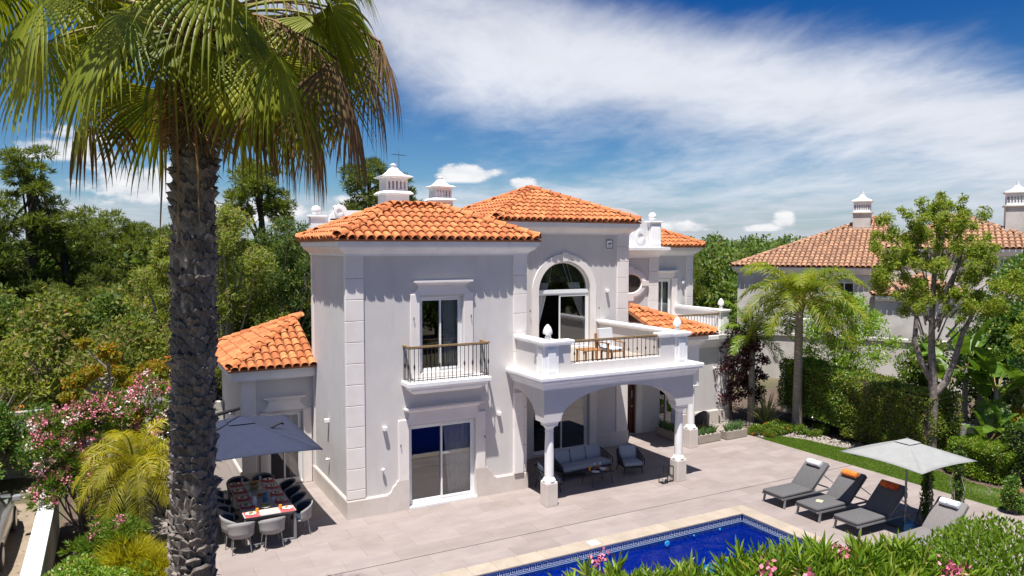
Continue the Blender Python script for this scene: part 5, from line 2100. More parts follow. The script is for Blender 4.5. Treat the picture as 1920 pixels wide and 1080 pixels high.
def hero_pine(x, y, h, blobs, label, seed, trunk=.2, n=9000):
    tree('pine_tree', label, 'tree', (x, y, 0), h, 3, 'lf_pine', 'bark_dark', seed, n=n, L=.34, Wd=.05, blobs=blobs, trunk=trunk, mode='tuft', k=9, up=.7, limbsn=16, trunk_h=h * .9, shell=.5)


def pblobs(seed, h, z0, wid, n, flat=.5, r=.9):
    g = np.random.default_rng(seed)
    out = []
    for q in range(n):
        t = q / (n - 1)
        z = z0 + (h - z0) * t
        a = q * 2.4 + g.random()
        rad = wid * (.35 + .65 * math.sqrt(g.random())) * (1 - .55 * t * t)
        rr_ = r * (.65 + .6 * g.random()) * (1 - .3 * t)
        out.append((rad * math.cos(a), rad * math.sin(a), z, rr_, rr_, rr_ * flat))
    return out


hero_pine(7.2, 41.9, 11.6, pblobs(1, 11.2, 8.6, 1.6, 12), 'open topped pine standing against the sky right of the palm trunk', 401)
hero_pine(14.0, 44.0, 12.4, pblobs(2, 12.0, 8.0, 1.9, 17, r=1.0), 'tall dark pine rising behind the villa chimneys', 402, n=13000)
hero_pine(17.6, 48.0, 12.2, pblobs(6, 11.7, 9.0, 1.2, 9, r=.8), 'narrow dark pine just right of the larger chimney', 406, n=7000)
hero_pine(-3.7, 47.7, 12.4, pblobs(3, 12.1, 7.6, 1.7, 14, r=.9), 'tall pine with a bare dark trunk near the left edge of the picture', 403, trunk=.26)
hero_pine(-.6, 52.0, 9.4, pblobs(4, 9.1, 4.2, 2.6, 20, r=1.2), 'broad dark pine crowning the wood left of the palm trunk', 404, n=14000)
hero_pine(2.3, 55.0, 8.4, pblobs(5, 8.0, 4.4, 2.8, 18, r=1.2), 'spreading pine lower on the slope left of the palm trunk', 405, n=12000)


hero_pine(-5.8, 46.5, 8.8, pblobs(7, 8.5, 3.2, 2.4, 20, r=1.25), 'dense pine at the far left edge beside the tall bare trunked one', 407, n=13000)
hero_pine(-2.4, 49.5, 9.1, pblobs(8, 8.8, 3.4, 2.3, 20, r=1.2), 'dense pine between the tall bare trunked pine and the broad one', 408, n=13000)
hero_pine(.9, 52.5, 8.7, pblobs(9, 8.3, 3.4, 2.3, 20, r=1.2), 'dense pine just right of the broad one on the left', 409, n=13000)
hero_pine(4.4, 55.5, 8.2, pblobs(10, 7.9, 3.0, 2.4, 18, r=1.2), 'low dense pine closing the treeline beside the palm trunk', 410, n=11000)

# ---- big fan palm in front
FPX = [(.70, 9.85, -.1), (.76, 9.95, 1.2), (.85, 10.10, 2.9), (.94, 10.26, 6.06), (1.00, 10.36, 8.1), (1.04, 10.42, 9.5), (1.06, 10.44, 10.3)]


def palm_axis(z):
    for a, b in zip(FPX[:-1], FPX[1:]):
        if a[2] <= z <= b[2]:
            t = (z - a[2]) / (b[2] - a[2])
            return Vector((a[0] + (b[0] - a[0]) * t, a[1] + (b[1] - a[1]) * t, z))
    return Vector(FPX[-1])


fp = thing('fan_palm', 'large fan palm with a scaly dark trunk towering in the left foreground', 'palm tree', (0, 0, 0))
mb = MB()
mb.tube(FPX, [.31, .255, .218, .213, .21, .19, .12], 18)
smooth_angle(mb.build('trunk', 'palm_fibre', fp), 60)


def boot_mesh(rs):
    mb = MB()
    w = rs.uniform(.088, .106)
    o = rs.uniform(.040, .088)
    h = rs.uniform(.070, .105)
    sp_ = rs.uniform(.30, .65)
    skew = rs.uniform(-.03, .03)
    front = [(0, .030, -.115), (w * .62, .028, -.055), (w, .012, .015), (w * sp_ + skew, o, h), (skew * .5, o * .82, h * rs.uniform(.62, .9)), (-w * sp_ + skew, o, h), (-w, .012, .015), (-w * .62, .028, -.055)]
    back = [(x * .92, y - .045, z * .96) for x, y, z in front]
    ctr = (skew * .3, .052, -.01)
    n = len(front)
    v = front + back + [ctr]
    f = [(i, (i + 1) % n, 2 * n) for i in range(n)] + [((i + 1) % n, i, i + n, (i + 1) % n + n) for i in range(n)]
    return mb.add(v, f)


rs2 = random.Random(21)
boots = [boot_mesh(rs2) for _ in range(7)]
boot_me = [None] * 7
jb = MB()
row = 0
z = .3
indiv = 0
camdir = (CAM - Vector((.9, 10.2, 7))).normalized()
while z < 8.95:
    nrow = 9
    for k in range(nrow):
        a = 2 * math.pi * (k + .5 * (row % 2)) / nrow + rs2.uniform(-.09, .09) + row * .02
        out = Vector((math.cos(a), math.sin(a), 0))
        rad = .216 - .003 * max(0, z - 4)
        p = palm_axis(z) + out * rad + Vector((0, 0, rs2.uniform(-.028, .028)))
        tilt = rs2.uniform(-.12, .40) + (.18 if z > 7.6 else 0)
        rot = Matrix((Vector((-math.sin(a), math.cos(a), 0)), out, Vector((0, 0, 1)))).transposed().to_4x4()
        mt = Matrix.Translation(p) @ rot @ Matrix.Rotation(-tilt, 4, 'X') @ Matrix.Rotation(rs2.uniform(-.30, .30), 4, 'Y') @ Matrix.Scale(rs2.uniform(.78, 1.34), 4)
        b = rs2.randrange(7)
        if out.dot(camdir) > .12 and 2.75 < z < 8.95 and indiv < 296:
            indiv += 1
            if boot_me[b] is None:
                o = boots[b].build('leaf_base', 'leaf_base', fp)
                boot_me[b] = o.data
            else:
                o = link('leaf_base', boot_me[b], fp)
            o.matrix_basis = mt
        else:
            jb.add([mt @ Vector(q) for q in boots[b].v], boots[b].f)
    row += 1
    z += .106
tag(jb.build('old_leaf_bases', 'leaf_base', fp), kind='stuff')
g = np.random.default_rng(19)
n = 1500
aa = g.random(n) * 6.283
zz = .3 + 8.6 * g.random(n)
cx = np.array([palm_axis(q)[:2] for q in zz])
p = np.stack([cx[:, 0] + np.cos(aa) * .245, cx[:, 1] + np.sin(aa) * .245, zz], 1)
ax = unit(np.stack([np.cos(aa) * .6, np.sin(aa) * .6, g.normal(size=n) * .9], 1) + g.normal(size=(n, 3)) * .35)
v, f = quads(p, ax, unit(np.cross(ax, rand_dirs(g, n))), .12 * (.4 + g.random(n)), .014)
tag(arrays('torn_fibre', v, f, 'dry_twig', fp), kind='stuff')
# loose fibre at the crown's foot
g = np.random.default_rng(9)
n = 2600
aa = g.random(n) * 6.283
zz = 8.3 + 1.7 * g.random(n)
p = np.stack([1.01 + np.cos(aa) * (.22 + .14 * g.random(n)), 10.39 + np.sin(aa) * (.22 + .14 * g.random(n)), zz], 1)
ax = unit(np.stack([np.cos(aa) * .7, np.sin(aa) * .7, -np.ones(n) * .8], 1) + g.normal(size=(n, 3)) * .5)
v, f = quads(p, ax, unit(np.cross(ax, rand_dirs(g, n))), .26 * (.4 + g.random(n)), .016)
tag(arrays('fibre', v, f, 'lf_palm_dead', fp), kind='stuff')


def fan_frond(rs, az, elev, z0, plen, RR, mat='lf_palm', droop=1.0, twist=0.0, nseg=40, half=112, name='frond', fold=.25, zb=None):
    """petiole and pleated fan blade whose tips hang"""
    base = palm_axis(min(z0, 10.29)) if zb is None else zb
    hd = Vector((math.cos(az), math.sin(az), 0))
    d = hd * math.cos(elev) + Vector((0, 0, math.sin(elev)))
    p = base + hd * .16 + Vector((0, 0, z0 - base.z))
    pts = [p]
    n = 7
    for k in range(n):
        p = p + d * (plen / n)
        pts.append(p)
        d = (d + Vector((0, 0, -.105 * droop))).normalized()
    mb = MB()
    mb.tube(pts, [.036, .030, .026, .022, .020, .018, .016, .014], 5, m=0)
    t = (d * rs.uniform(.45, .9) + Vector((0, 0, -.8 * droop))).normalized()
    s = t.cross(Vector((0, 0, 1)))
    s = s.normalized() if s.length > .05 else Vector((-math.sin(az), math.cos(az), 0))
    nrm = s.cross(t).normalized()
    if twist:
        q = Matrix.Rotation(twist, 3, t)
        s, nrm = q @ s, q @ nrm
    H = pts[-1]
    steps = 9
    sp0 = rs.uniform(.30, .52)
    dth = R(2 * half) / nseg
    for i in range(nseg):
        th = R(-half) + dth * (i + .5)
        k = abs(th) / R(half)
        L = RR * (1 - .34 * k ** 2) * rs.uniform(.92, 1.06)
        dirv = (t * math.cos(th) + s * math.sin(th) + nrm * (-fold * k * k)).normalized()
        q = H.copy()
        wv = []
        split = sp0 * RR * rs.uniform(.85, 1.12)
        soft = rs.uniform(.7, 1.35) * droop
        for j in range(steps + 1):
            r = L * j / steps
            w = max(.004, r * dth * .56) if r < split else max(0.0015, split * dth * .56 * (1 - ((r - split) / (L - split)) ** 1.1))
            side = dirv.cross(nrm)
            side = side.normalized() if side.length > .01 else s
            up = side.cross(dirv).normalized()
            ple = w * .35
            w *= .86
            wv.append((q + side * w - up * ple, q + up * ple, q - side * w - up * ple))
            gk = .03 if r < split * .7 else (.08 + .34 * ((r - split * .7) / (L - split * .7)) ** 1.2) * soft
            dirv = (dirv + Vector((rs.uniform(-.015, .015), rs.uniform(-.015, .015), -gk))).normalized()
            q = q + dirv * (L / steps)
        v = [x for tr in wv for x in tr]
        f = []
        for j in range(steps):
            b = j * 3
            f += [(b, b + 1, b + 4, b + 3), (b + 1, b + 2, b + 5, b + 4)]
        mb.add(v, f, 1)
    return mb.build(name, ['petiole' if mat.startswith('lf_palm') and 'dead' not in mat else 'palm_fibre', mat], fp, True)


rs3 = random.Random(4)
# rings of live fronds, lowest hang most
frs = []
k = 0
for ring, (nf, e0, e1, zz0, pl, dr) in enumerate(((7, -10, 8, 9.62, 1.15, 1.0), (11, 0, 22, 9.74, 1.75, 1.0), (9, 18, 40, 9.85, 2.05, 1.0), (8, 38, 60, 10.0, 1.9, .9), (5, 60, 85, 10.2, 1.3, .6))):
    for i in range(nf):
        az = 2 * math.pi * (i + .5 * (ring % 2)) / nf + rs3.uniform(-.15, .15) + ring * .35
        fan_frond(rs3, az, R(rs3.uniform(e0, e1)), zz0 + rs3.uniform(-.08, .08), pl * rs3.uniform(.85, 1.1), rs3.uniform(1.25, 1.55), droop=dr * rs3.uniform(.8, 1.2), twist=rs3.uniform(-.9, .9), mat='lf_palm_sunlit' if rs3.random() < .38 else 'lf_palm')
# dead fronds hanging at the right-hand side and close to the trunk
for az, e, pl in ((-.2, 0, 1.7), (.15, 10, 2.0), (.45, -5, 1.6), (-.5, -10, 1.2), (.8, 0, 1.8), (-.35, 20, 2.1), (.05, -15, 1.3), (.3, 25, 2.2), (-.05, 30, 2.4), (.6, 15, 2.1), (2.9, 5, 1.7)):
    fan_frond(rs3, az - YAW, R(e), 9.55, pl, 1.25, mat='lf_palm_dead', droop=1.7, nseg=20, half=62, name='dead_frond', fold=.9)
# flower stalks: arching stems with hanging brown strings
for i, (az, e, ln) in enumerate(((-.45, 18, 2.3), (.05, 10, 2.0), (.45, 28, 2.4), (-.2, 0, 1.6), (-.1, 30, 2.6), (3.0, 20, 1.8), (-1.2, 24, 1.7))):
    a = az - YAW
    d = Vector((math.cos(a) * math.cos(R(e)), math.sin(a) * math.cos(R(e)), math.sin(R(e))))
    p = palm_axis(9.7) + Vector((0, 0, .05))
    mb = MB()
    pts = [p]
    for k in range(10):
        p = p + d * (ln / 10)
        pts.append(p)
        d = (d + Vector((0, 0, -.14))).normalized()
        if k > 3:
            for q in range(13):
                st = p + Vector((rs3.uniform(-.03, .03),) * 3)
                dd = (d * .4 + Vector((rs3.uniform(-.7, .7), rs3.uniform(-.7, .7), -.5))).normalized()
                pp = [st]
                for m_ in range(4):
                    st = st + dd * rs3.uniform(.07, .13)
                    pp.append(st)
                    dd = (dd + Vector((0, 0, -.45))).normalized()
                mb.tube(pp, [.006, .005, .005, .004, .003], 3, caps=False)
    mb.tube(pts, [.024] * 5 + [.016] * 6, 5)
    mb.build('flower_stalk', 'lf_palm_dead', fp)
# a few long dry strips
mb = MB()
for x, zt, zb_, dx in ((-.08, 8.9, 7.0, 0), (-.27, 9.0, 6.9, -.05), (.16, 8.8, 7.3, .03)):
    b = palm_axis(8.5)
    rgt = Vector((math.cos(YAW), -math.sin(YAW), 0))
    fr_ = Vector((-math.sin(YAW), -math.cos(YAW), 0))
    a = b + rgt * x + fr_ * .36
    q = [Vector((a.x, a.y, zt)), Vector((a.x, a.y, (zt + zb_) / 2)) + rgt * .02, Vector((a.x, a.y, zb_)) + rgt * dx]
    mb.add([q[0] - rgt * .02, q[0] + rgt * .02, q[1] + rgt * .016, q[1] - rgt * .016, q[2] + rgt * .004, q[2] - rgt * .004], [(0, 1, 2, 3), (3, 2, 4, 5)])
mb.build('dry_strip', 'lf_palm_dead', fp)


# ---- feather palms
def feather_palm(name, label, base, trunk_h, r0, r1, nf, flen, leafL, seed, mat='lf_queen', erect=.9, droop=.13, boots=True, leafW=.045, pairs=62, lean=(0, 0)):
    root = thing(name, label, 'palm tree', base)
    rs = random.Random(seed)
    mb = MB()
    pts = [(0, 0, -.1), (lean[0] * .3, lean[1] * .3, trunk_h * .35), (lean[0] * .7, lean[1] * .7, trunk_h * .7), (lean[0], lean[1], trunk_h)]
    mb.tube(pts, [r0 * 1.15, r0, r1 * 1.05, r1], 12)
    # ring scars
    z = .2
    while z < trunk_h - .1:
        t = z / trunk_h
        rr_ = (r0 + (r1 - r0) * t) * 1.04
        mb.lathe(lean[0] * t, lean[1] * t, [(rr_ * .97, z), (rr_ * 1.02, z + .02), (rr_ * .97, z + .045)], 10, caps=False)
        z += .11
    smooth_angle(mb.build('trunk', 'palm_ring', root), 50)
    mb = MB()
    mb.lathe(lean[0], lean[1], [(r1 * 1.05, trunk_h - .05), (r1 * 1.5, trunk_h + .2), (r1 * 1.2, trunk_h + .6), (r1 * .5, trunk_h + .9)], 8)
    mb.build('crownshaft', 'petiole', root)
    for i in range(nf):
        az = i * 2.4 + rs.uniform(-.2, .2)
        t = i / max(nf - 1, 1)
        e = R(-18 + 95 * t ** .8) * erect + rs.uniform(-.08, .08)
        d = Vector((math.cos(az) * math.cos(e), math.sin(az) * math.cos(e), math.sin(e)))
        p = Vector((lean[0], lean[1], trunk_h + .35)) + Vector((math.cos(az), math.sin(az), 0)) * r1 * .6
        L = flen * rs.uniform(.88, 1.1)
        mb = MB()
        N = 14
        pts, dirs = [p], [d]
        for k in range(N):
            p = p + d * (L / N)
            d = (d + Vector((0, 0, -droop * (.5 + k / N)))).normalized()
            pts.append(p)
            dirs.append(d)
        mb.tube(pts, [.026 * (1 - .85 * k / N) + .003 for k in range(N + 1)], 4, m=0)
        for q in range(pairs):
            u = .14 + .86 * q / pairs
            k = min(int(u * N), N - 1)
            fr_ = u * N - k
            pp = pts[k].lerp(pts[k + 1], fr_)
            dd = dirs[k]
            s = dd.cross(Vector((0, 0, 1)))
            s = s.normalized() if s.length > .05 else Vector((1, 0, 0))
            n_ = s.cross(dd).normalized()
            for sg in (-1, 1):
                ll = leafL * (math.sin(math.pi * min(.98, .12 + u * .86)) ** .6) * rs.uniform(.8, 1.15)
                a = (s * sg * .85 + dd * .55 + n_ * rs.uniform(-.15, .5)).normalized()
                b = (a + Vector((0, 0, -.75))).normalized()
                w = dd * leafW
                m1 = pp + a * ll * .5
                tip = m1 + b * ll * .5
                mb.add([pp - w * .3, pp + w * .3, m1 + w * .5, m1 - w * .5, tip], [(0, 1, 2, 3), (3, 2, 4)], 1)
        mb.build('frond', ['petiole', mat], root)
    return root


feather_palm('feather_palm', 'feather palm with a slim grey ringed trunk in front of the tall hedge', (23.2, 19.68, 0), 4.55, .175, .145, 24, 2.65, .75, 31, droop=.17)
feather_palm('feather_palm', 'small young feather palm beside the right end of the villa', (22.51, 21.35, 0), 3.1, .145, .11, 15, 1.8, .50, 32, mat='lf_fresh', leafW=.03, pairs=46)
# yellow-green plumed palm on the left
feather_palm('plumed_palm', 'yellow green plume palm drooping over the pink oleander by the big trunk', (.42, 18.1, 0), 1.75, .12, .10, 30, 1.45, .46, 33, mat='lf_yellow', erect=1.0, droop=.22, leafW=.016, pairs=70)


# ---- hedges
def hedge(label, p0, p1, depth, z0, z1, mat, n, seed, L=.075, Wd=.045, rnd_=.05, stems=True, name='hedge'):
    p0, p1 = Vector((*p0, 0)), Vector((*p1, 0))
    Ln = (p1 - p0).length
    a = math.atan2(p1.y - p0.y, p1.x - p0.x)
    root = thing(name, label, 'hedge', (p0.x, p0.y, 0), a)
    g = np.random.default_rng(seed)
    mb = MB()
    mb.bbox(.10, Ln - .10, .10, depth - .10, z0 + .10, z1 - .10, .05)
    mb.build('inner_twigs', 'bark_dark', root)
    if stems:
        k = max(3, int(Ln / .55))
        for i in range(k):
            mb = MB()
            x = .25 + (Ln - .5) * i / (k - 1)
            mb.tube([(x, depth * .45, -.05), (x + .04, depth * .5, z0 + .3)], [.045, .03], 5)
            mb.build('stem', 'bark_dark', root)
    # faces: front, back, left, right, top
    area = np.array([Ln * (z1 - z0), Ln * (z1 - z0), depth * (z1 - z0), depth * (z1 - z0), Ln * depth * 1.3])
    w = g.choice(5, size=n, p=area / area.sum())
    u, v_ = g.random(n), g.random(n)
    P = np.zeros((n, 3))
    N = np.zeros((n, 3))
    H = z1 - z0
    for i, (ori, eu, ev, nn) in enumerate((((0, 0, z0), (Ln, 0, 0), (0, 0, H), (0, -1, 0)), ((0, depth, z0), (Ln, 0, 0), (0, 0, H), (0, 1, 0)), ((0, 0, z0), (0, depth, 0), (0, 0, H), (-1, 0, 0)),
                                           ((Ln, 0, z0), (0, depth, 0), (0, 0, H), (1, 0, 0)), ((0, 0, z1), (Ln, 0, 0), (0, depth, 0), (0, 0, 1)))):
        k = w == i
        P[k] = np.array(ori) + u[k, None] * np.array(eu) + v_[k, None] * np.array(ev)
        N[k] = nn
    bump = .05 * (np.sin(P[:, 0] * 3.1 + P[:, 2] * 2.3) + np.sin(P[:, 0] * 7.3 + P[:, 1] * 5 + 1) * .6 + np.sin(P[:, 2] * 6.1 + P[:, 0] * 1.7))
    P += N * (bump[:, None] * rnd_ / .05 + g.normal(size=(n, 1)) * .035)
    ax = unit(N * .8 + rand_dirs(g, n) * .9 + np.array([0, 0, .25]))
    sd = unit(np.cross(ax, rand_dirs(g, n)))
    s = .7 + .6 * g.random(n)
    v, f = quads(P, ax, sd, L * s, Wd * s)
    arrays('foliage', v, f, mat, root)
    return root


hedge('tall trimmed green hedge beside the grey palm trunk, left half of the row', (22.75, 17.35), (23.85, 21.35), -1.25, .55, 2.32, 'lf_hedge', 26000, 41) if False else None
hedge('tall glossy green hedge behind the grey ringed palm trunk', (23.95, 21.2), (23.0, 17.55), 1.35, .50, 2.34, 'lf_hedge', 30000, 41)
hedge('tall sun yellowed hedge behind the bare grey tree trunk', (23.02, 17.45), (22.35, 14.0), 1.30, .25, 2.30, 'lf_hedge_old', 28000, 42)
hedge('low clipped hedge right of the white parasol', (22.85, 13.55), (22.78, 12.05), 1.15, .05, .98, 'lf_hedge_bright', 20000, 43, stems=False, L=.06, Wd=.038)
hedge('dark broad hedge at the right edge behind the low clipped one', (23.35, 12.2), (23.3, 9.2), 1.3, .05, 1.72, 'lf_dark', 18000, 44, stems=False)

# ---- garden wall under the tall hedge
gw = thing('garden_wall', 'pale low wall half hidden behind the trunks of the tall hedge', 'wall', (24.9, 18.0, 0))
mb = MB()
mb.add([(.3, 4.2, -.06), (-1.0, -4.4, -.06), (-.75, -4.45, -.06), (.55, 4.2, -.06), (.3, 4.2, 1.3), (-1.0, -4.4, 1.3), (-.75, -4.45, 1.3), (.55, 4.2, 1.3)], [(0, 1, 5, 4), (1, 2, 6, 5), (2, 3, 7, 6), (3, 0, 4, 7), (4, 5, 6, 7)])
mb.build('wall', 'rendered_wall', gw)

# ---- open ferny tree with the forked grey trunk
jt = thing('ferny_tree', 'tall open tree with a forked bare grey trunk and feathery leaves by the neighbour house', 'tree', (22.58, 13.97, 0))
mb = MB()
rgt = Vector((math.cos(YAW), -math.sin(YAW), 0))
fwd = Vector((math.sin(YAW), math.cos(YAW), 0))


def jp(u, z, w=0.0):
    zz = z * 1.343 if z < 1.75 else 7 - (7 - z) * .885
    return rgt * u * .89 + fwd * w * .9 + Vector((0, 0, zz))


mb.tube([jp(0, -.1), jp(-.02, .8), jp(.03, 1.6), jp(-.03, 2.4), jp(-.1, 3.4), jp(-.12, 4.4), jp(-.1, 5.6), jp(.0, 6.6)], [.185, .15, .13, .12, .10, .085, .065, .04], 10)
mb.tube([jp(.02, 1.75), jp(.35, 2.2, -.1), jp(.62, 3.0, -.15), jp(.85, 4.0, -.2), jp(1.35, 5.0, -.2)], [.12, .11, .09, .075, .05], 8)
mb.tube([jp(-.02, 2.2), jp(-.38, 2.9, .1), jp(-.62, 3.6, .15), jp(-.55, 4.6, .2), jp(-.75, 5.4, .25)], [.10, .09, .08, .065, .045], 8)
mb.tube([jp(-.02, 2.9), jp(.25, 2.98), ], [.05, .012], 6)
mb.tube([jp(-.05, 3.3), jp(-.22, 3.4), ], [.05, .012], 6)
mb.tube([jp(-.1, 4.1), jp(.35, 4.9), jp(.6, 5.9), jp(.9, 6.9)], [.08, .06, .05, .025], 7)
mb.tube([jp(-.1, 4.3), jp(-.7, 4.9, -.2), jp(-1.3, 5.4, -.3)], [.06, .045, .025], 6)
g = np.random.default_rng(51)
jb_ = []
for u, z, w in ((.1, 8.7, 0), (.25, 8.2, .3), (.0, 7.8, -.3), (.45, 7.6, .2), (-.35, 7.7, .1), (-.75, 7.3, .2), (-1.2, 7.9, -.1), (-1.7, 7.6, .2), (1.0, 7.9, 0), (1.25, 7.3, .3), (.9, 7.0, -.4), (1.75, 6.6, .1), (2.1, 6.1, .2), (1.6, 5.9, -.4),
                (1.1, 6.2, .5), (.5, 6.6, -.5), (-.1, 6.8, .5), (-.6, 6.4, -.5), (-1.1, 6.6, .3), (-1.6, 6.7, -.2), (-2.0, 6.9, 0), (-1.5, 5.9, .4), (-.9, 5.6, -.2), (-.3, 5.7, .5), (.4, 5.5, -.3), (.9, 5.3, .3), (1.5, 5.1, -.1),
                (2.1, 5.2, .3), (.1, 5.0, -.6), (-1.9, 6.1, .1), (2.5, 5.6, -.1), (-.6, 4.9, .4), (1.9, 4.6, .2), (-1.25, 5.2, -.4), (-.15, 7.2, 0), (.7, 8.0, -.2)):
    r = .45 * (.75 + .5 * g.random())
    q = jp(u, z, w * 1.6)
    jb_.append((q.x, q.y, q.z, r * 1.15, r * 1.15, r * .95))
for b in jb_:
    t = Vector(b[:3])
    zz_ = min(max(t.z - 1.5, 3.6), 6.2)
    s = jp(-.1 + (t.dot(rgt) * .35), zz_, t.dot(fwd) * .3)
    mb.tube([s, s.lerp(t, .5) + Vector((0, 0, .12)), t], [.035, .022, .006], 4)
smooth_angle(mb.build('trunk', 'bark_grey', jt), 60)
sub_ = []
for b in jb_:
    for q in range(5):
        d = rand_dirs(g, 1)[0] * .42 * g.random() ** .4
        r = .13 + .11 * g.random()
        sub_.append((b[0] + d[0] * 1.4, b[1] + d[1] * 1.4, b[2] + d[2] * 1.1, r * 1.2, r * 1.2, r * 1.25))
v, f = crown(g, sub_, 40000, .11, .036, out=.45, up=.05, shell=.75, jit=1.1)
arrays('crown', v, f, 'lf_ferny', jt)
tree('light_shrub_tree', 'light green multi stemmed young tree just above the tall hedge', 'tree', (27.0, 20.6, 0), 5.2, 2.4, 'lf_fresh', 'bark_grey', 52, n=13000, L=.13, Wd=.05, nb_=26, crown_lo=.32, trunk=.07, blob_r=.25, shell=.6, limbsn=20)
tree('bushy_tree', 'dark green bushy tree cut by the right edge of the picture', 'tree', (29.6, 15.0, 0), 6.9, 2.0, 'lf_dark', 'bark_grey', 53, n=9000, L=.17, Wd=.085, nb_=22, crown_lo=.42, trunk=.11, blob_r=.32, shell=.55)
tree('leaning_tree', 'pale leaning trunk with light foliage at the right edge', 'tree', (25.9, 13.0, 0), 6.0, 1.3, 'lf_ferny', 'bark_pale', 54, n=4500, L=.12, Wd=.05, nb_=14, crown_lo=.6, trunk=.11, blob_r=.3, shell=.6, lean=(.9, -.3))
tree('wine_red_shrub', 'dark purple leaved shrub with wiry stems behind the small palm', 'shrub', (21.9, 21.75, 0), 4.0, 1.35, 'lf_purple', 'bark_dark', 55, n=3600, L=.11, Wd=.08, nb_=22, crown_lo=.22, trunk=.06, blob_r=.33, shell=.75, limbsn=20)
tree('wine_red_shrub', 'dark purple leaved shrub touching the end of the tall hedge', 'shrub', (23.1, 22.0, 0), 3.6, .9, 'lf_purple', 'bark_dark', 56, n=3000, L=.11, Wd=.08, nb_=18, crown_lo=.2, trunk=.06, blob_r=.36, shell=.75, limbsn=16)


def banana(label, base, stems, seed, scale=1.0):
    root = thing('banana_plant', label, 'plant', base)
    rs = random.Random(seed)
    mb = MB()
    heads = []
    for (x, y, h) in stems:
        mb.tube([(x, y, -.1), (x * 1.1, y * 1.1, h * .5), (x * 1.25, y * 1.25, h)], [.11 * scale, .09 * scale, .06 * scale], 8)
        heads.append((x * 1.25, y * 1.25, h))
    smooth_angle(mb.build('stem', 'bark_pale', root), 60)
    for hx, hy, hz in heads:
        n = 6
        for i in range(n):
            az = i * 2.4 + rs.uniform(-.3, .3)
            e = R(rs.uniform(30, 78))
            d = Vector((math.cos(az) * math.cos(e), math.sin(az) * math.cos(e), math.sin(e)))
            p = Vector((hx, hy, hz - .1))
            L = rs.uniform(1.1, 1.6) * scale
            pet = []
            for k in range(4):
                pet.append(p)
                p = p + d * (L * .42 / 4)
                d = (d + Vector((0, 0, -.04))).normalized()
            pet.append(p)
            mb = MB()
            mb.tube(pet, [.03, .025, .022, .02, .018], 5, m=0)
            N = 9
            prev = None
            for k in range(N + 1):
                t = k / N
                w = .27 * scale * math.sin(math.pi * min(.97, .06 + .92 * t)) ** .6
                s = d.cross(Vector((0, 0, 1)))
                s = s.normalized() if s.length > .05 else Vector((1, 0, 0))
                nn = s.cross(d).normalized()
                a, b, c_ = p + s * w + nn * w * .35, p, p - s * w + nn * w * .35
                if prev is not None:
                    pa, pb, pc = prev
                    if rs.random() < .35:
                        a2 = a - d * .05
                    else:
                        a2 = a
                    c2 = c_ - d * .05 if rs.random() < .35 else c_
                    mb.add([pa, pb, b, a2], [(0, 1, 2, 3)], 1)
                    mb.add([pb, pc, c2, b], [(0, 1, 2, 3)], 1)
                prev = (a, b, c_)
                p = p + d * (L * .85 / N)
                d = (d + Vector((0, 0, -.10 * rs.uniform(.6, 1.5)))).normalized()
            mb.build('leaf', ['petiole', 'lf_banana'], root)
    return root


banana('tall banana plant with broad torn leaves in front of the neighbour porch', (26.6, 15.3, 0), ((0, 0, 2.7), (.35, -.25, 2.3), (-.3, .3, 1.9)), 61, 1.15)
banana('banana plant with arching broad leaves near the right edge', (25.6, 13.7, 0), ((0, 0, 2.3), (.3, .3, 1.6), (.6, -.4, 1.9)), 62, 1.1)
banana('low banana clump with fresh leaves above the low clipped hedge', (24.6, 13.4, 0), ((0, 0, .7), (.35, -.3, .9)), 63, .9)


tree('bushy_tree', 'dark leafy tree filling the gap behind the banana plants', 'tree', (28.4, 15.2, 0), 5.2, 2.0, 'lf_dark', 'bark_grey', 57, n=9000, L=.16, Wd=.08, nb_=22, crown_lo=.12, trunk=.10, blob_r=.34, shell=.5)
tree('bushy_tree', 'green leafy tree between the forked grey trunk and the banana plants', 'tree', (27.2, 17.2, 0), 3.7, 1.4, 'lf_oleander', 'bark_grey', 58, n=6000, L=.14, Wd=.06, nb_=18, crown_lo=.15, trunk=.08, blob_r=.36, shell=.5)
bush('red_leaved_shrub', 'red leaved shrub under the trees at the right edge', 'shrub', (27.6, 13.4, 0), [(0, 0, 1.6, .7, .7, .6), (.4, .3, 2.3, .6, .6, .6), (-.4, 0, 1.1, .6, .6, .5)], 'lf_red', 2600, 59, L=.15, Wd=.07, shell=.5) if False else None


def spiky(name, label, cat_, base, n, L, Wd, mat, seed, spread=.8):
    root = thing(name, label, cat_, base)
    rs = random.Random(seed)
    mb = MB()
    for i in range(n):
        a = i * 2.4
        e = R(rs.uniform(35, 88))
        d = Vector((math.cos(a) * math.cos(e), math.sin(a) * math.cos(e), math.sin(e)))
        p = Vector((.08 * math.cos(a), .08 * math.sin(a), 0))
        s = d.cross(Vector((0, 0, 1))).normalized()
        l = L * rs.uniform(.7, 1.1)
        pr = None
        for k in range(5):
            w = Wd * (1 - (k / 4) ** 2 * .95) * .5
            cur = (p - s * w, p + s * w)
            if pr:
                mb.add([pr[0], pr[1], cur[1], cur[0]], [(0, 1, 2, 3)])
            pr = cur
            p = p + d * l / 4
            d = (d + Vector((0, 0, -.16 * spread))).normalized()
    mb.build('leaves', mat, root)
    return root


spiky('flax_plant', 'pale striped flax plant with sword leaves by the small palm', 'plant', (22.75, 20.85, 0), 46, 1.5, .065, 'lf_flax', 71)


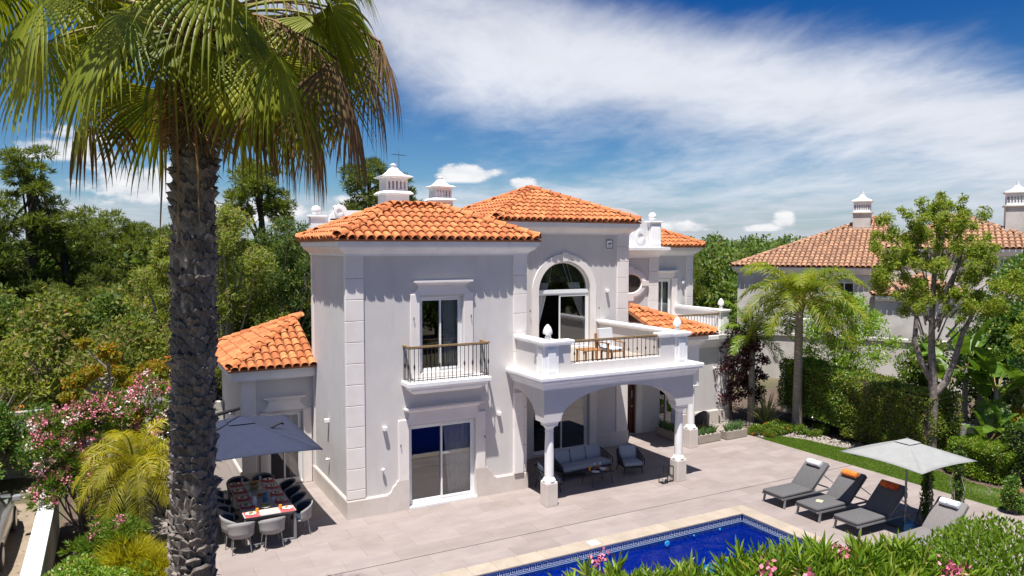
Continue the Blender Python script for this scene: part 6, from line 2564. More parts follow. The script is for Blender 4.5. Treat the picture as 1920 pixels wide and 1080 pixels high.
def bush(name, label, cat_, base, blobs, mat, n, seed, L=.10, Wd=.045, mode='leaf', k=8, flowers=None, nfl=0, fl_r=.06, up=.35, shell=.45, stems=5, stem_h=None, bark='bark_grey', flb=None, jit=.8):
    root = thing(name, label, cat_, base)
    g = np.random.default_rng(seed)
    mb = MB()
    top = max(b[2] for b in blobs)
    for i in range(stems):
        b = blobs[int(g.integers(len(blobs)))]
        a = g.random() * 6.28
        s = Vector((.12 * math.cos(a), .12 * math.sin(a), -.05))
        t = Vector(b[:3])
        mb.tube([s, s.lerp(t, .5) + Vector((g.normal() * .08, g.normal() * .08, .1)), t], [.03, .022, .01], 5)
    for b in blobs:
        s = Vector((g.normal() * .1, g.normal() * .1, -.05))
        t = Vector(b[:3])
        mb.tube([s, s.lerp(t, .5) + Vector((g.normal() * .1, g.normal() * .1, .1)), t], [.022, .016, .006], 4)
    mb.build('stems', bark, root)
    if mode == 'leaf':
        v, f = crown(g, blobs, n, L, Wd, up=up, shell=shell, jit=jit)
    else:
        v, f = tufts(g, blobs, n // k, k, L, Wd, up=up, shell=shell, spread=.75)
    arrays('foliage', v, f, mat, root)
    if flowers:
        fb = np.asarray(flb if flb is not None else blobs, float)
        for fm, cnt in ((flowers, nfl),) if isinstance(flowers, str) else tuple(zip(flowers, nfl)):
            p, d = blob_points(g, fb, cnt * 4, .08)
            ok = (d[:, 2] > -.1)
            p = p[ok][:cnt]
            m = 26
            q = np.repeat(p, m, 0) + g.normal(size=(len(p) * m, 3)) * fl_r
            ax = rand_dirs(g, len(q))
            ax[:, 2] = np.abs(ax[:, 2])
            v, f = quads(q, unit(ax), unit(np.cross(ax, rand_dirs(g, len(q)))), fl_r * .85, fl_r * .8)
            tag(arrays('flowers', v, f, fm, root), kind='stuff')
    return root


def blobs_box(g, n, x0, x1, y0, y1, z0, z1, r):
    return [(x0 + (x1 - x0) * g.random(), y0 + (y1 - y0) * g.random(), z0 + (z1 - z0) * g.random() ** .7, r * (.7 + .6 * g.random()), r * (.7 + .6 * g.random()), r * (.6 + .5 * g.random())) for _ in range(n)]


g = np.random.default_rng(81)
# pink oleander behind the boundary wall, in three shrubs
bush('oleander_bush', 'tall pink flowering oleander left of the plume palm', 'shrub', (-.55, 20.3, 0), blobs_box(g, 24, -.9, .8, -1.0, .8, .9, 3.15, .42), 'lf_oleander', 17000, 82, L=.15, Wd=.026, mode='tuft', k=10, flowers=('flower_pink', 'flower_white'), nfl=(270, 60), fl_r=.06, up=.6, bark='bark_pale', stems=10)
bush('oleander_bush', 'pink flowering oleander behind the plume palm and the big trunk', 'shrub', (1.05, 21.2, 0), blobs_box(g, 26, -1.1, 1.0, -.7, .8, .8, 3.30, .42), 'lf_oleander', 15000, 83, L=.15, Wd=.026, mode='tuft', k=10, flowers=('flower_pink', 'flower_white'), nfl=(300, 70), fl_r=.06, up=.6, bark='bark_pale', stems=10)
bush('oleander_bush', 'lower oleander with few pink blooms at the foot of the wall', 'shrub', (-.4, 17.3, 0), blobs_box(g, 18, -.45, .7, -1.2, 1.0, .4, 1.35, .36), 'lf_oleander', 14000, 84, L=.13, Wd=.024, mode='tuft', k=10, flowers='flower_pink', nfl=30, fl_r=.05, up=.6, bark='bark_pale', stems=10)
bush('leafy_shrub', 'dense dark green shrub low beside the wall in the bottom left', 'shrub', (-.35, 14.7, 0), blobs_box(g, 16, -.6, .8, -1.2, 1.2, .3, .95, .36), 'lf_hedge', 15000, 85, L=.075, Wd=.035, shell=.4)
bush('grass_tuft', 'yellow green feathery clump at the foot of the big palm trunk', 'plant', (.25, 15.9, 0), [(0, 0, .8, .45, .45, .5), (.35, -.3, .7, .4, .4, .4), (-.2, .5, .75, .45, .45, .4)], 'lf_yellow', 9000, 86, L=.30, Wd=.014, mode='tuft', k=14, up=.6)
bush('climbing_shrub', 'dark glossy shrub with orange tipped leaves at the far left edge', 'shrub', (-3.2, 26.0, 0), blobs_box(g, 26, -1.6, 1.3, -1.0, .7, .5, 2.2, .55), 'lf_dark', 16000, 87, L=.12, Wd=.06, flowers='flower_orange', nfl=18, fl_r=.05)
bush('evergreen_shrub', 'broad green shrub beyond the sandy path at the left edge', 'shrub', (-4.4, 23.6, 0), blobs_box(g, 18, -1.2, 1.5, -.8, .8, .3, 1.3, .5), 'lf_dark', 11000, 88, L=.11, Wd=.055)
# coral tree with bare pale branches and yellow-green leaf heads
ct = thing('coral_tree', 'sparse tree with pale bare branches and yellow green leaf clusters behind the oleander', 'tree', (-.3, 22.6, 0))
mb = MB()
limbs(mb, (0, 0, 0), 3.8, .05, [], lean=(.25, .1), seed=5, n=7)
heads = []
rs5 = random.Random(8)
for i in range(40):
    k = rs5.uniform(.4, 1.0)
    a = rs5.uniform(0, 6.28)
    ln = rs5.uniform(.6, 1.5) * (1.25 - .5 * k)
    s = Vector((.25 * k, .1 * k, 3.8 * k))
    t = s + Vector((math.cos(a) * ln, math.sin(a) * ln, rs5.uniform(.0, .8)))
    mb.tube([s, s.lerp(t, .5) + Vector((0, 0, -.05)), t], [.032, .024, .012], 5)
    heads.append((t.x, t.y, t.z, .27, .27, .19))
smooth_angle(mb.build('trunk', 'bark_pale', ct), 60)
g = np.random.default_rng(90)
v, f = crown(g, heads, 9500, .12, .065, up=.1, shell=.5)
arrays('crown', v, f, 'lf_coral', ct)
bush('orange_shrub', 'orange flowering shrub just left of the big palm trunk', 'shrub', (1.9, 27.4, 0), blobs_box(g, 14, -1.0, .5, -.5, .6, .8, 3.0, .42), 'lf_coral', 7000, 91, L=.12, Wd=.06, flowers='flower_orange', nfl=34, fl_r=.07)

# right garden small plants
bush('ground_cover', 'low leafy ground cover at the corner of the lawn near the planters', 'plant', (21.6, 19.55, 0), blobs_box(g, 18, -.7, 1.1, -.35, .6, .05, .22, .25), 'lf_oleander', 6500, 92, L=.09, Wd=.035, flowers=('flower_orange',), nfl=(14,), fl_r=.03, stems=3)
bush('ground_cover', 'low bushy plants on the stones under the grey ringed palm', 'plant', (23.0, 18.9, 0), blobs_box(g, 10, -.6, .8, -.5, .4, .05, .2, .2), 'lf_oleander', 3000, 93, L=.09, Wd=.035, stems=3)
bush('small_shrub', 'small rounded shrub with red tips beside the lawn at the right edge', 'shrub', (20.75, 10.6, 0), [(0, 0, .35, .3, .3, .3), (.05, .05, .75, .2, .2, .25), (-.1, 0, .55, .22, .22, .25)], 'lf_dark', 3600, 94, L=.075, Wd=.035, flowers='flower_orange', nfl=2, fl_r=.03)
bush('flowering_shrub', 'orange flowering shrub under the banana leaves at the right edge', 'shrub', (26.3, 12.9, 0), blobs_box(g, 14, -.8, .6, -.7, .7, .5, 1.8, .4), 'lf_coral', 5000, 95, L=.11, Wd=.06, flowers='flower_orange', nfl=30, fl_r=.06)
for i, (x, y, lab) in enumerate(((18.14, 11.32, 'thin climbing plant on a stake just right of the parasol pole'), (19.35, 11.22, 'thin climbing plant on a stake nearer the lawn, right of the other one'))):
    r = bush('climbing_plant', lab, 'plant', (x, y, 0), [(.02 * (q % 3), 0, .25 + .17 * q, .15 + .03 * (q % 2), .15, .13) for q in range(9)], 'lf_dark', 1500, 96 + i, L=.075, Wd=.045, shell=.6, stems=1)
    mb = MB()
    mb.tube([(0, 0, 0), (0, 0, 1.9)], .014, 6)
    mb.build('stake', 'bark_dark', r)

# foreground oleander at the bottom right and the round shrub beside it
g = np.random.default_rng(99)


def near_blobs(pts, r):
    out = []
    for x, y, z in pts:
        out.append((x, y, z, r, r, r * .8))
    return out


def oleander_near(label, base, pts, seed, shoots, nfl):
    root = thing('oleander_bush', label, 'shrub', base)
    g = np.random.default_rng(seed)
    blobs = near_blobs([(x - base[0], y - base[1], z + (.10 if x < 4.25 else .12 if x < 5.7 else .16)) for x, y, z in pts], .46)
    mb = MB()
    for b in blobs:
        for q in range(2):
            s = Vector((g.normal() * .15, g.normal() * .15, -.05))
            t = Vector(b[:3]) + Vector((g.normal() * .1, g.normal() * .1, 0))
            mb.tube([s, s.lerp(t, .5) + Vector((g.normal() * .1, g.normal() * .1, .1)), t], [.03, .02, .008], 5)
    mb.build('stems', 'bark_pale', root)
    p, d = blob_points(g, blobs, shoots, .4)
    k = 22
    c = unit(d * .55 + np.array([0, 0, 1.0]))
    q = np.repeat(p, k, 0)
    along = np.tile(np.arange(k) / k, shoots)[:, None]
    cc = np.repeat(c, k, 0)
    q = q + cc * along * .17
    ax = unit(cc * (.35 + .9 * along) + rand_dirs(g, shoots * k) * .85)
    sd = unit(np.cross(ax, rand_dirs(g, shoots * k)))
    nn = np.cross(sd, ax)
    n = len(q)
    L = (.155 * (.7 + .6 * g.random(n)))[:, None]
    Wd = .024
    # six-point leaf with a folded midrib
    v = np.stack([q, q + ax * L * .4 + sd * Wd * .5 + nn * .005, q + ax * L * .75 + sd * Wd * .36 + nn * .003 , q + ax * L - nn * L * .06, q + ax * L * .75 - sd * Wd * .36 + nn * .003, q + ax * L * .4 - sd * Wd * .5 + nn * .005], 1).reshape(-1, 3)
    f = np.concatenate([np.array([[0, 1, 2, 3]]), np.array([[0, 3, 4, 5]])])
    f = (f[None] + 6 * np.arange(n)[:, None, None]).reshape(-1, 4)
    arrays('foliage', v, f, 'lf_oleander_near', root)
    for fm, cnt in zip(('flower_pink', 'flower_white'), nfl):
        p, d = blob_points(g, blobs, cnt * 5, .06)
        ok = d[:, 2] > .45
        p = (p + d * .14 + np.array([0, 0, .05]))[ok][:cnt]
        m = 34
        q = np.repeat(p, m, 0) + g.normal(size=(len(p) * m, 3)) * .042
        ax = rand_dirs(g, len(q))
        ax[:, 2] = np.abs(ax[:, 2])
        v, f = quads(q, unit(ax), unit(np.cross(ax, rand_dirs(g, len(q)))), .045, .042)
        tag(arrays('flowers', v, f, fm, root), kind='stuff')
    return root
oleander_near('fresh green oleander with pink and white blooms in the foreground by the pool', (4.9, 4.5, 0),
              [(3.82, 5.30, 3.52), (3.98, 5.10, 3.46), (4.15, 5.00, 3.45), (4.30, 4.80, 3.52), (4.55, 4.75, 3.55), (4.65, 4.45, 3.66), (4.95, 4.45, 3.72), (5.15, 4.30, 3.76), (5.40, 4.15, 3.80), (5.62, 4.02, 3.80),
               (5.82, 3.92, 3.76), (6.05, 3.85, 3.66), (6.25, 3.75, 3.58), (4.1, 4.6, 3.2), (4.9, 4.1, 3.3), (5.5, 3.7, 3.3), (4.5, 5.2, 3.2), (5.2, 4.8, 3.3), (6.0, 4.2, 3.3)], 101, 1700, (12, 4))
bush('round_shrub', 'rounded light green shrub filling the bottom right corner', 'shrub', (8.55, 4.65, 0), [(0, 0, 3.10, .85, .85, .75), (-.55, -.2, 2.80, .65, .65, .6), (.5, .1, 3.2, .75, .75, .65), (.3, -.6, 2.5, .7, .7, .6), (.1, .4, 2.5, .7, .7, .7), (0, -.2, 1.6, .9, .9, 1.0)], 'lf_fresh', 30000, 102, L=.075, Wd=.026, shell=.25, stems=12, up=.5)

# ================================================================== FURNITURE AND SMALL THINGS
def parasol(name, label, centre, hx, hy, zc, zt, mat, vent=True, valance=.0):
    root = thing(name, label, 'parasol', (centre[0], centre[1], 0))
    mb = MB()
    n = 8
    # four panels, each slightly hollow between the ribs
    cor = [(-hx, -hy), (hx, -hy), (hx, hy), (-hx, hy)]
    for i in range(4):
        a, b = cor[i], cor[(i + 1) % 4]
        grid = []
        for j in range(n + 1):
            t = j / n
            for k in range(n + 1):
                u = k / n
                ex, ey = a[0] + (b[0] - a[0]) * u, a[1] + (b[1] - a[1]) * u
                edge = math.sin(math.pi * u)
                inw = 1 - .035 * edge
                x, y = ex * t * inw, ey * t * inw
                z = zt + (zc - zt) * t + edge * t * .06 * (1 - t * .4) - .05 * math.sin(math.pi * t) * edge * .5
                grid.append((x, y, z))
        mb.add(grid, [(j * (n + 1) + k, (j + 1) * (n + 1) + k, (j + 1) * (n + 1) + k + 1, j * (n + 1) + k + 1) for j in range(n) for k in range(n)])
    mb.build('canopy', mat, root, True).modifiers.new('thick', 'SOLIDIFY').thickness = .006
    mb = MB()
    for x, y in cor:
        mb.bar((0, 0, zt - .05), (x * .99, y * .99, zc - .015), .022)
    mb.build('ribs', 'alu_grey', root)
    if vent:
        mb = MB()
        s = .20
        q = [(-hx * s, -hy * s), (hx * s, -hy * s), (hx * s, hy * s), (-hx * s, hy * s)]
        zz = zt + (zc - zt) * s + .025
        mb.add([(x, y, zz) for x, y in q] + [(0, 0, zt + .035)], [(0, 1, 4), (1, 2, 4), (2, 3, 4), (3, 0, 4)])
        mb.build('vent_cap', mat, root).modifiers.new('thick', 'SOLIDIFY').thickness = .006
    return root


pr = parasol('parasol', 'square pale grey parasol open over the sun loungers', (17.40, 11.38), 1.10, 1.10, 1.78, 2.20, 'canvas_white')
mb = MB()
mb.tube([(0, 0, 0), (0, 0, 2.24)], .026, 10)
mb.lathe(0, 0, [(.034, .72), (.045, .74), (.045, .84), (.034, .86)], 10)
mb.build('pole', 'alu_grey', pr)
mb = MB()
mb.bbox(-.32, .32, -.32, .32, 0, .07, .02)
mb.lathe(0, 0, [(.05, .07), (.05, .32)], 10)
mb.build('base', 'chrome_dark', pr)

dp = parasol('parasol', 'large navy cantilever parasol shading the dining table', (2.86, 19.92), 1.60, 2.12, 2.10, 2.62, 'canvas_navy')
mb = MB()
mb.tube([(-1.75, -.9, 0), (-1.75, -.9, 2.2), (-1.45, -.75, 2.75), (0, 0, 2.86)], .045, 10)
mb.build('mast', 'black_iron', dp)
mb = MB()
mb.bbox(-2.2, -1.3, -1.35, -.45, 0, .08, .02)
mb.build('base', 'chrome_dark', dp)
mb = MB()
mb.tube([(.62, -.55, 2.40), (.70, -.62, 2.42), (.80, -.52, 2.44), (.95, -.42, 2.47), (1.02, -.40, 2.42)], [.02, .035, .03, .035, .02], 6)
mb.build('strap', 'drain_dark', dp)


# ---- sun loungers: head towards +x
def make_lounger(pad, head_pad, label):
    root = thing('sun_lounger', label, 'sun lounger', (0, 0, 0), 0, 'sun loungers by the pool')
    W2 = .34
    mb = MB()
    for s in (-1, 1):
        mb.bar((0, s * W2, .26), (2.0, s * W2, .26), .035, .045)
    for x in (.05, .7, 1.2, 1.95):
        mb.bar((x, -W2, .255), (x, W2, .255), .035, .03)
    mb.build('frame', 'alu_grey', root)
    for x, dx in ((.12, -.05), (1.88, .06)):
        for s in (-1, 1):
            mb = MB()
            mb.bar((x, s * W2, .27), (x + dx, s * (W2 + .015), 0), .04, .045)
            mb.build('leg', 'alu_grey', root)
    mb = MB()
    mb.bbox(.0, 1.20, -.35, .35, .285, .375, .03)
    smooth_angle(mb.build('seat_pad', pad, root), 50)
    # raised back
    a = R(43)
    o = mb = MB()
    mb.bbox(0, .95, -.35, .35, 0, .085, .03)
    b = smooth_angle(mb.build('back_pad', head_pad, root), 50)
    b.location = (1.16, 0, .30)
    b.rotation_euler = (0, -a, 0)
    mb = MB()
    for s in (-1, 1):
        mb.bar((0, s * .33, -.02), (.93, s * .33, -.02), .03)
        mb.bar((.62, s * .27, -.02), (.75, s * .27, -.58), .02)
    mb.bar((.93, -.33, -.02), (.93, .33, -.02), .03)
    b2 = mb.build('back_frame', 'alu_grey', root)
    b2.location = (1.16, 0, .30)
    b2.rotation_euler = (0, -a, 0)
    return root


l1 = make_lounger('pad_grey', 'pad_grey', 'grey sun lounger with a rolled white towel, farthest from the parasol')
l1.location = (15.62, 14.02, 0)
l2 = clone(l1, (15.62, 12.90, 0), R(-1.5), 'grey sun lounger with an orange towel and a book on its seat')
l3 = clone(l1, (15.66, 11.78, 0), R(-1), 'grey sun lounger in the shade of the parasol with a red towel')
l4 = clone(l1, (15.70, 10.22, 0), R(1), 'pale taupe sun lounger half hidden by the oleander with a dotted towel')
for ch in l4.children:
    if ch.data.materials[0] and ch.data.materials[0].name.startswith('pad'):
        ch.data = ch.data.copy()
        ch.data.materials[0] = M['taupe']


def towel(label, lx, ly, mat, rz=0.0):
    # the roll lies across the top of the raised back
    a = R(43)
    q = Vector((1.16 + .80 * math.cos(a) - .14 * math.sin(a), 0, .30 + .80 * math.sin(a) + .14 * math.cos(a)))
    mb = MB()
    n = 16
    rings = []
    for y in (-.225, -.215, -.08, .08, .215, .225):
        k = .55 if abs(y) > .22 else 1.0 + .04 * math.sin(y * 20)
        rings.append([(.085 * k * math.cos(2 * math.pi * i / n) * 1.05, y, .075 * k * math.sin(2 * math.pi * i / n)) for i in range(n)])
    mb.loft(rings)
    # outer fold of the roll
    mb.loft([[(.086, y, .0), (.094, y, -.005), (.080, y, -.055), (.062, y, -.070)] for y in (-.218, .218)])
    o = smooth_angle(mb.build('towel', mat), 40)
    o.location = (lx + q.x, ly, q.z)
    o.rotation_euler = (0, -a, rz)
    return tag(o, label, 'towel')


towel('rolled white towel with a dark border on the farthest lounger', 15.62, 14.02, 'towel_white')
towel('rolled bright orange towel on the second lounger', 15.62, 12.88, 'towel_orange', R(-1.5))
towel('rolled red and orange towel on the shaded lounger', 15.66, 11.76, 'towel_red', R(-1))
towel('rolled white towel with blue dots on the taupe lounger', 15.70, 10.24, 'towel_dots', R(1))
bk = thing('book', 'pale yellow book lying open on the seat of the second lounger', 'book', (16.15, 12.92, .376), R(25))
mb = MB()
mb.add([(-.10, -.08, .004), (.0, -.08, .016), (.0, .08, .016), (-.10, .08, .004), (.10, -.08, .004), (.10, .08, .004), (-.10, -.08, 0), (.1, -.08, 0), (.1, .08, 0), (-.1, .08, 0)], [(0, 1, 2, 3), (1, 4, 5, 2), (6, 9, 8, 7), (0, 6, 7, 4, 1), (3, 2, 5, 8, 9), (0, 3, 9, 6), (4, 7, 8, 5)])
mb.build('pages', 'book_cover', bk)
bg_ = thing('beach_bag', 'blue beach bag slumped beside the parasol base', 'bag', (17.02, 11.02, 0), R(20))
mb = MB()
mb.loft([[(.17 * k * math.cos(t * .5236) * 1.2, .11 * k * math.sin(t * .5236), z) for t in range(12)] for k, z in ((.8, 0), (1.0, .06), (.95, .2), (.75, .28), (.6, .27))])
smooth_angle(mb.build('body', 'bag_blue', bg_), 50)
for s in (-1, 1):
    mb = MB()
    mb.tube([(-.09, s * .06, .26), (-.06, s * .09, .38), (.06, s * .09, .38), (.09, s * .06, .26)], .009, 6)
    mb.build('handle', 'bag_blue', bg_)
tw2 = thing('folded_towel', 'dark patterned towel folded on the ground beside the blue bag', 'towel', (17.42, 10.82, 0), R(-12))
mb = MB()
mb.bbox(-.17, .17, -.13, .13, 0, .05, .02)
mb.bbox(-.165, .165, -.125, .12, .05, .095, .02)
mb.build('cloth', 'towel_dots', tw2)


# ---- lounge set under the loggia
def lounge_seat(root, Wd, nb_, depth=.74):
    """rope-backed frame with a seat cushion and back cushions; front faces -y"""
    h = Wd / 2
    mb = MB()
    mb.bbox(-h + .06, h - .06, -depth / 2, depth / 2 - .06, .20, .25, .012)
    # swept arms and back rail
    rail = [(-h + .02, -depth / 2 + .02, .27), (-h, -depth / 2 + .06, .44), (-h + .01, -depth / 2 + .25, .52), (-h + .02, depth / 2 - .1, .64), (-h + .16, depth / 2, .68), (h - .16, depth / 2, .68), (h - .02, depth / 2 - .1, .64), (h - .01, -depth / 2 + .25, .52), (h, -depth / 2 + .06, .44), (h - .02, -depth / 2 + .02, .27)]
    mb.tube(rail, .018, 6)
    mb.build('frame', 'rope_dark', root)
    mb = MB()
    # rope weave
    P = [Vector(p) for p in rail]
    seg = []
    for a, b in zip(P[1:-2], P[2:-1]):
        n = max(2, int((b - a).length / .055))
        for k in range(n):
            seg.append(a.lerp(b, k / n))
    for p in seg:
        q = Vector((max(-h + .07, min(h - .07, p.x * .94)), max(-depth / 2 + .06, min(depth / 2 - .07, p.y * .92)), .24))
        mb.bar(p, q, .022, .012)
    mb.build('rope_weave', 'rope_dark', root)
    for sx in (-1, 1):
        for sy in (-1, 1):
            mb = MB()
            mb.tube([(sx * (h - .10), sy * (depth / 2 - .10), .22), (sx * (h - .05), sy * (depth / 2 - .05), 0)], [.02, .013], 6)
            mb.build('leg', 'rope_dark', root)
    mb = MB()
    mb.bbox(-h + .07, h - .07, -depth / 2 + .02, depth / 2 - .12, .25, .38, .035)
    smooth_angle(mb.build('seat_cushion', 'cushion_blue', root), 60)
    w = (Wd - .16) / nb_
    for i in range(nb_):
        mb = MB()
        x0 = -h + .08 + i * w
        n = 6
        rings = []
        for j in range(9):
            t = j / 8
            bul = math.sin(math.pi * min(max(t, .03), .97)) ** .5
            z = .375 + .40 * t
            y = depth / 2 - .22 + .11 * t
            ww = (w / 2 - .012) * (.93 + .07 * bul)
            cx = x0 + w / 2
            dd = .075 * bul
            rings.append([(cx + ww * math.cos(q) * (1 if abs(math.cos(q)) < .6 else .97), y + dd * math.sin(q), z) for q in [2 * math.pi * k / 14 for k in range(14)]])
            rings[-1] = [(cx + math.copysign(ww * min(1, abs(math.cos(2 * math.pi * k / 14)) * 1.35), math.cos(2 * math.pi * k / 14)), y + dd * math.sin(2 * math.pi * k / 14), z) for k in range(14)]
        mb.loft(rings)
        smooth_angle(mb.build('back_cushion', 'cushion_blue', root), 70)
    return root


so = thing('sofa', 'three seat grey blue outdoor sofa with a dark rope frame under the loggia', 'sofa', (12.68, 18.86, 0), R(4))
lounge_seat(so, 1.95, 3)
a1 = thing('armchair', 'grey blue rope armchair right of the coffee table, facing the pool', 'armchair', (14.13, 18.33, 0), R(-14), 'lounge armchairs')
lounge_seat(a1, .74, 1, .70)
a2 = clone(a1, (10.98, 18.05, 0), R(74), 'grey blue rope armchair half hidden behind the left column', 'lounge armchairs')
ctb = thing('coffee_table', 'low dark coffee table in front of the sofa', 'table', (12.58, 17.86, 0), R(3))
mb = MB()
mb.bbox(-.42, .42, -.29, .29, .345, .375, .01)
mb.build('tabletop', 'rope_dark', ctb)
for sx in (-1, 1):
    for sy in (-1, 1):
        mb = MB()
        mb.tube([(sx * .33, sy * .2, .345), (sx * .38, sy * .25, 0)], [.016, .012], 6)
        mb.build('leg', 'rope_dark', ctb)


def lath(name, label, cat_, loc, prof, mat, n=14, group=None, sm=True):
    mb = MB()
    mb.lathe(0, 0, prof, n)
    o = mb.build(name, mat)
    if sm:
        smooth_angle(o, 40)
    o.location = loc
    return tag(o, label, cat_, group)


ZT = .3755
lath('plate', 'white plate on the left side of the coffee table', 'plate', (12.44, 17.76, ZT), [(.06, 0), (.10, .012), (.125, .02), (.12, .022), (.06, .008)], 'crockery')
lath('bowl', 'glass bowl with snacks in the middle of the coffee table', 'bowl', (12.72, 17.80, ZT), [(.05, 0), (.09, .04), (.105, .075), (.098, .075), (.08, .045), (.03, .03)], 'glassware')
lath('snack_board', 'round wooden board of bread on the right of the coffee table', 'board', (12.86, 17.84, ZT), [(.11, 0), (.115, .008), (.11, .016), (.085, .022), (.07, .045), (.03, .055)], 'bread')
lath('dark_bowl', 'dark bowl of fruit behind the glass bowl', 'bowl', (12.66, 17.98, ZT), [(.05, 0), (.09, .05), (.10, .08), (.07, .10), (.03, .115)], 'food_red')
for i, (x, y, lb) in enumerate(((12.36, 17.94, 'tall glass of yellow drink at the left end of the coffee table'), (12.60, 18.03, 'wine glass at the back of the coffee table'), (12.78, 18.02, 'wine glass beside the bread board'))):
    if i == 0:
        o = lath('drink_glass', lb, 'glass', (x, y, ZT), [(.03, 0), (.035, .13), (.031, .13), (.028, .02)], 'juice')
    else:
        o = lath('wine_glass', lb, 'glass', (x, y, ZT), [(.035, 0), (.035, .004), (.005, .01), (.005, .08), (.03, .11), (.036, .15), (.028, .19), (.025, .19), (.03, .15), (.01, .11)], 'glassware')


def lantern(label, loc, w, h):
    root = thing('lantern', label, 'lantern', loc, 0, 'floor lanterns')
    mb = MB()
    q = w / 2
    for x in (-q, q):
        for y in (-q, q):
            mb.bar((x, y, 0), (x, y, h), .018)
    for z in (.015, h):
        for a, b in (((-q, -q), (q, -q)), ((q, -q), (q, q)), ((q, q), (-q, q)), ((-q, q), (-q, -q))):
            mb.bar((*a, z), (*b, z), .018)
    mb.build('frame', 'black_iron', root)
    mb = MB()
    mb.bbox(-q, q, -q, q, 0, .02, .004)
    mb.build('base', 'black_iron', root)
    mb = MB()
    mb.lathe(0, 0, [(.035, .02), (.035, .14), (.004, .15)], 10)
    mb.build('candle', 'white_paint', root)
    return root


lantern('taller black frame lantern against the right column base', (14.55, 17.0, 0), .20, .46)
lantern('shorter black frame lantern left of the taller one', (14.30, 16.93, 0), .18, .26)

# ---- dining table, chairs and the laid table
DT = thing('dining_table', 'long grey outdoor dining table laid for a meal under the navy parasol', 'dining table', (3.21, 19.21, 0))
mb = MB()
mb.bbox(-.59, .59, -1.40, 1.40, .69, .72, .008)
mb.build('tabletop', 'table_light', DT)
mb = MB()
mb.box(-.56, .56, -1.37, 1.37, .645, .689)
mb.build('apron', 'alu_grey', DT)
for sx in (-1, 1):
    for sy in (-1, 1):
        mb = MB()
        mb.box(sx * .56 - .03, sx * .56 + .03, sy * 1.36 - .03, sy * 1.36 + .03, 0, .645)
        mb.build('leg', 'alu_grey', DT)
mb = MB()
mb.box(-.53, .53, -1.385, -1.335, .0, .04)
mb.build('stretcher', 'alu_grey', DT)
mb = MB()
mb.box(-.53, .53, 1.335, 1.385, .0, .04)
mb.build('stretcher', 'alu_grey', DT)


def make_chair(label):
    root = thing('dining_chair', label, 'chair', (0, 0, 0), 0, 'dining chairs')
    # tub shell open to +y (sitter looks along +y)
    mb = MB()
    n = 18
    rows_ = []
    for j in range(5):
        t = j / 4
        row = []
        for k in range(n + 1):
            a = R(200) * (k / n - .5)            # 0 = back
            back = math.cos(a / 2) ** 1.2
            h = .40 + t * (.36 * back + .015)
            flare = 1 + .13 * t * (h - .4) / .3
            x = .265 * math.sin(a) * flare
            y = -.25 * math.cos(a) * flare + .02
            row.append((x, y, h))
        rows_ += row
    mb.add(rows_, [(j * (n + 1) + k, j * (n + 1) + k + 1, (j + 1) * (n + 1) + k + 1, (j + 1) * (n + 1) + k) for j in range(4) for k in range(n)])
    o = mb.build('shell', 'rope_grey', root, True)
    o.modifiers.new('thick', 'SOLIDIFY').thickness = -.018
    mb = MB()
    ins = []
    for j in range(4):
        t = j / 3
        for k in range(n + 1):
            a = R(190) * (k / n - .5)
            back = math.cos(a / 2) ** 1.2
            h = .43 + t * (.30 * back)
            flare = .87 + .13 * t * (h - .4) / .3
            ins.append((.265 * math.sin(a) * flare, -.25 * math.cos(a) * flare + .02, h))
    mb.add(ins, [(j * (n + 1) + k, (j + 1) * (n + 1) + k, (j + 1) * (n + 1) + k + 1, j * (n + 1) + k + 1) for j in range(3) for k in range(n)])
    mb.build('back_cushion', 'cushion_navy', root, True)
    mb = MB()
    m = 16
    def ring(k, z):
        return [(.25 * k * math.cos(2 * math.pi * i / m), .02 + .235 * k * math.sin(2 * math.pi * i / m), z) for i in range(m)]
    mb.loft([ring(1, .37), ring(1.02, .395), ring(.98, .405)])
    smooth_angle(mb.build('seat', 'rope_grey', root), 40)
    mb = MB()
    mb.loft([ring(.90, .406), ring(.92, .43), ring(.86, .455), ring(.6, .465)])
    smooth_angle(mb.build('seat_cushion', 'cushion_navy', root), 50)
    for sx in (-1, 1):
        for sy in (-1, 1):
            mb = MB()
            mb.tube([(sx * .17, .02 + sy * .15, .375), (sx * .21, .02 + sy * .20, 0)], [.015, .011], 6)
            mb.build('leg', 'alu_grey', root)
    return root


c0 = make_chair('grey tub chair at the near end of the dining table, on the right')
c0.location = (3.20, 17.62, 0)
c0.rotation_euler = (0, 0, R(4))
clone(c0, (2.52, 17.66, 0), R(-5), 'grey tub chair at the near end of the dining table, beside the big palm trunk')
posn = ('nearest the camera', 'second from the near end', 'third from the near end', 'farthest from the camera')
for i, y in enumerate((18.16, 18.80, 19.42, 20.04)):
    clone(c0, (3.98, y + random.uniform(-.02, .02), 0), R(90 + random.uniform(-5, 5)), 'navy lined chair on the house side of the dining table, ' + posn[i])
    clone(c0, (2.40, y + random.uniform(-.02, .02), 0), R(-90 + random.uniform(-5, 5)), 'navy lined chair on the garden side of the dining table, ' + posn[i])
clone(c0, (2.92, 20.78, 0), R(180), 'tub chair at the far end of the dining table, on the left')
clone(c0, (3.55, 20.80, 0), R(176), 'tub chair at the far end of the dining table, on the right')

TZ = .7202
gset = random.Random(14)


def flat_cloth(label, x, y, w, d, mat, rz, group):
    mb = MB()
    mb.bbox(-w / 2, w / 2, -d / 2, d / 2, 0, .004, .001)
    o = mb.build('placemat', mat)
    o.location = (x, y, TZ)
    o.rotation_euler = (0, 0, rz)
    tag(o, label, 'placemat', group)


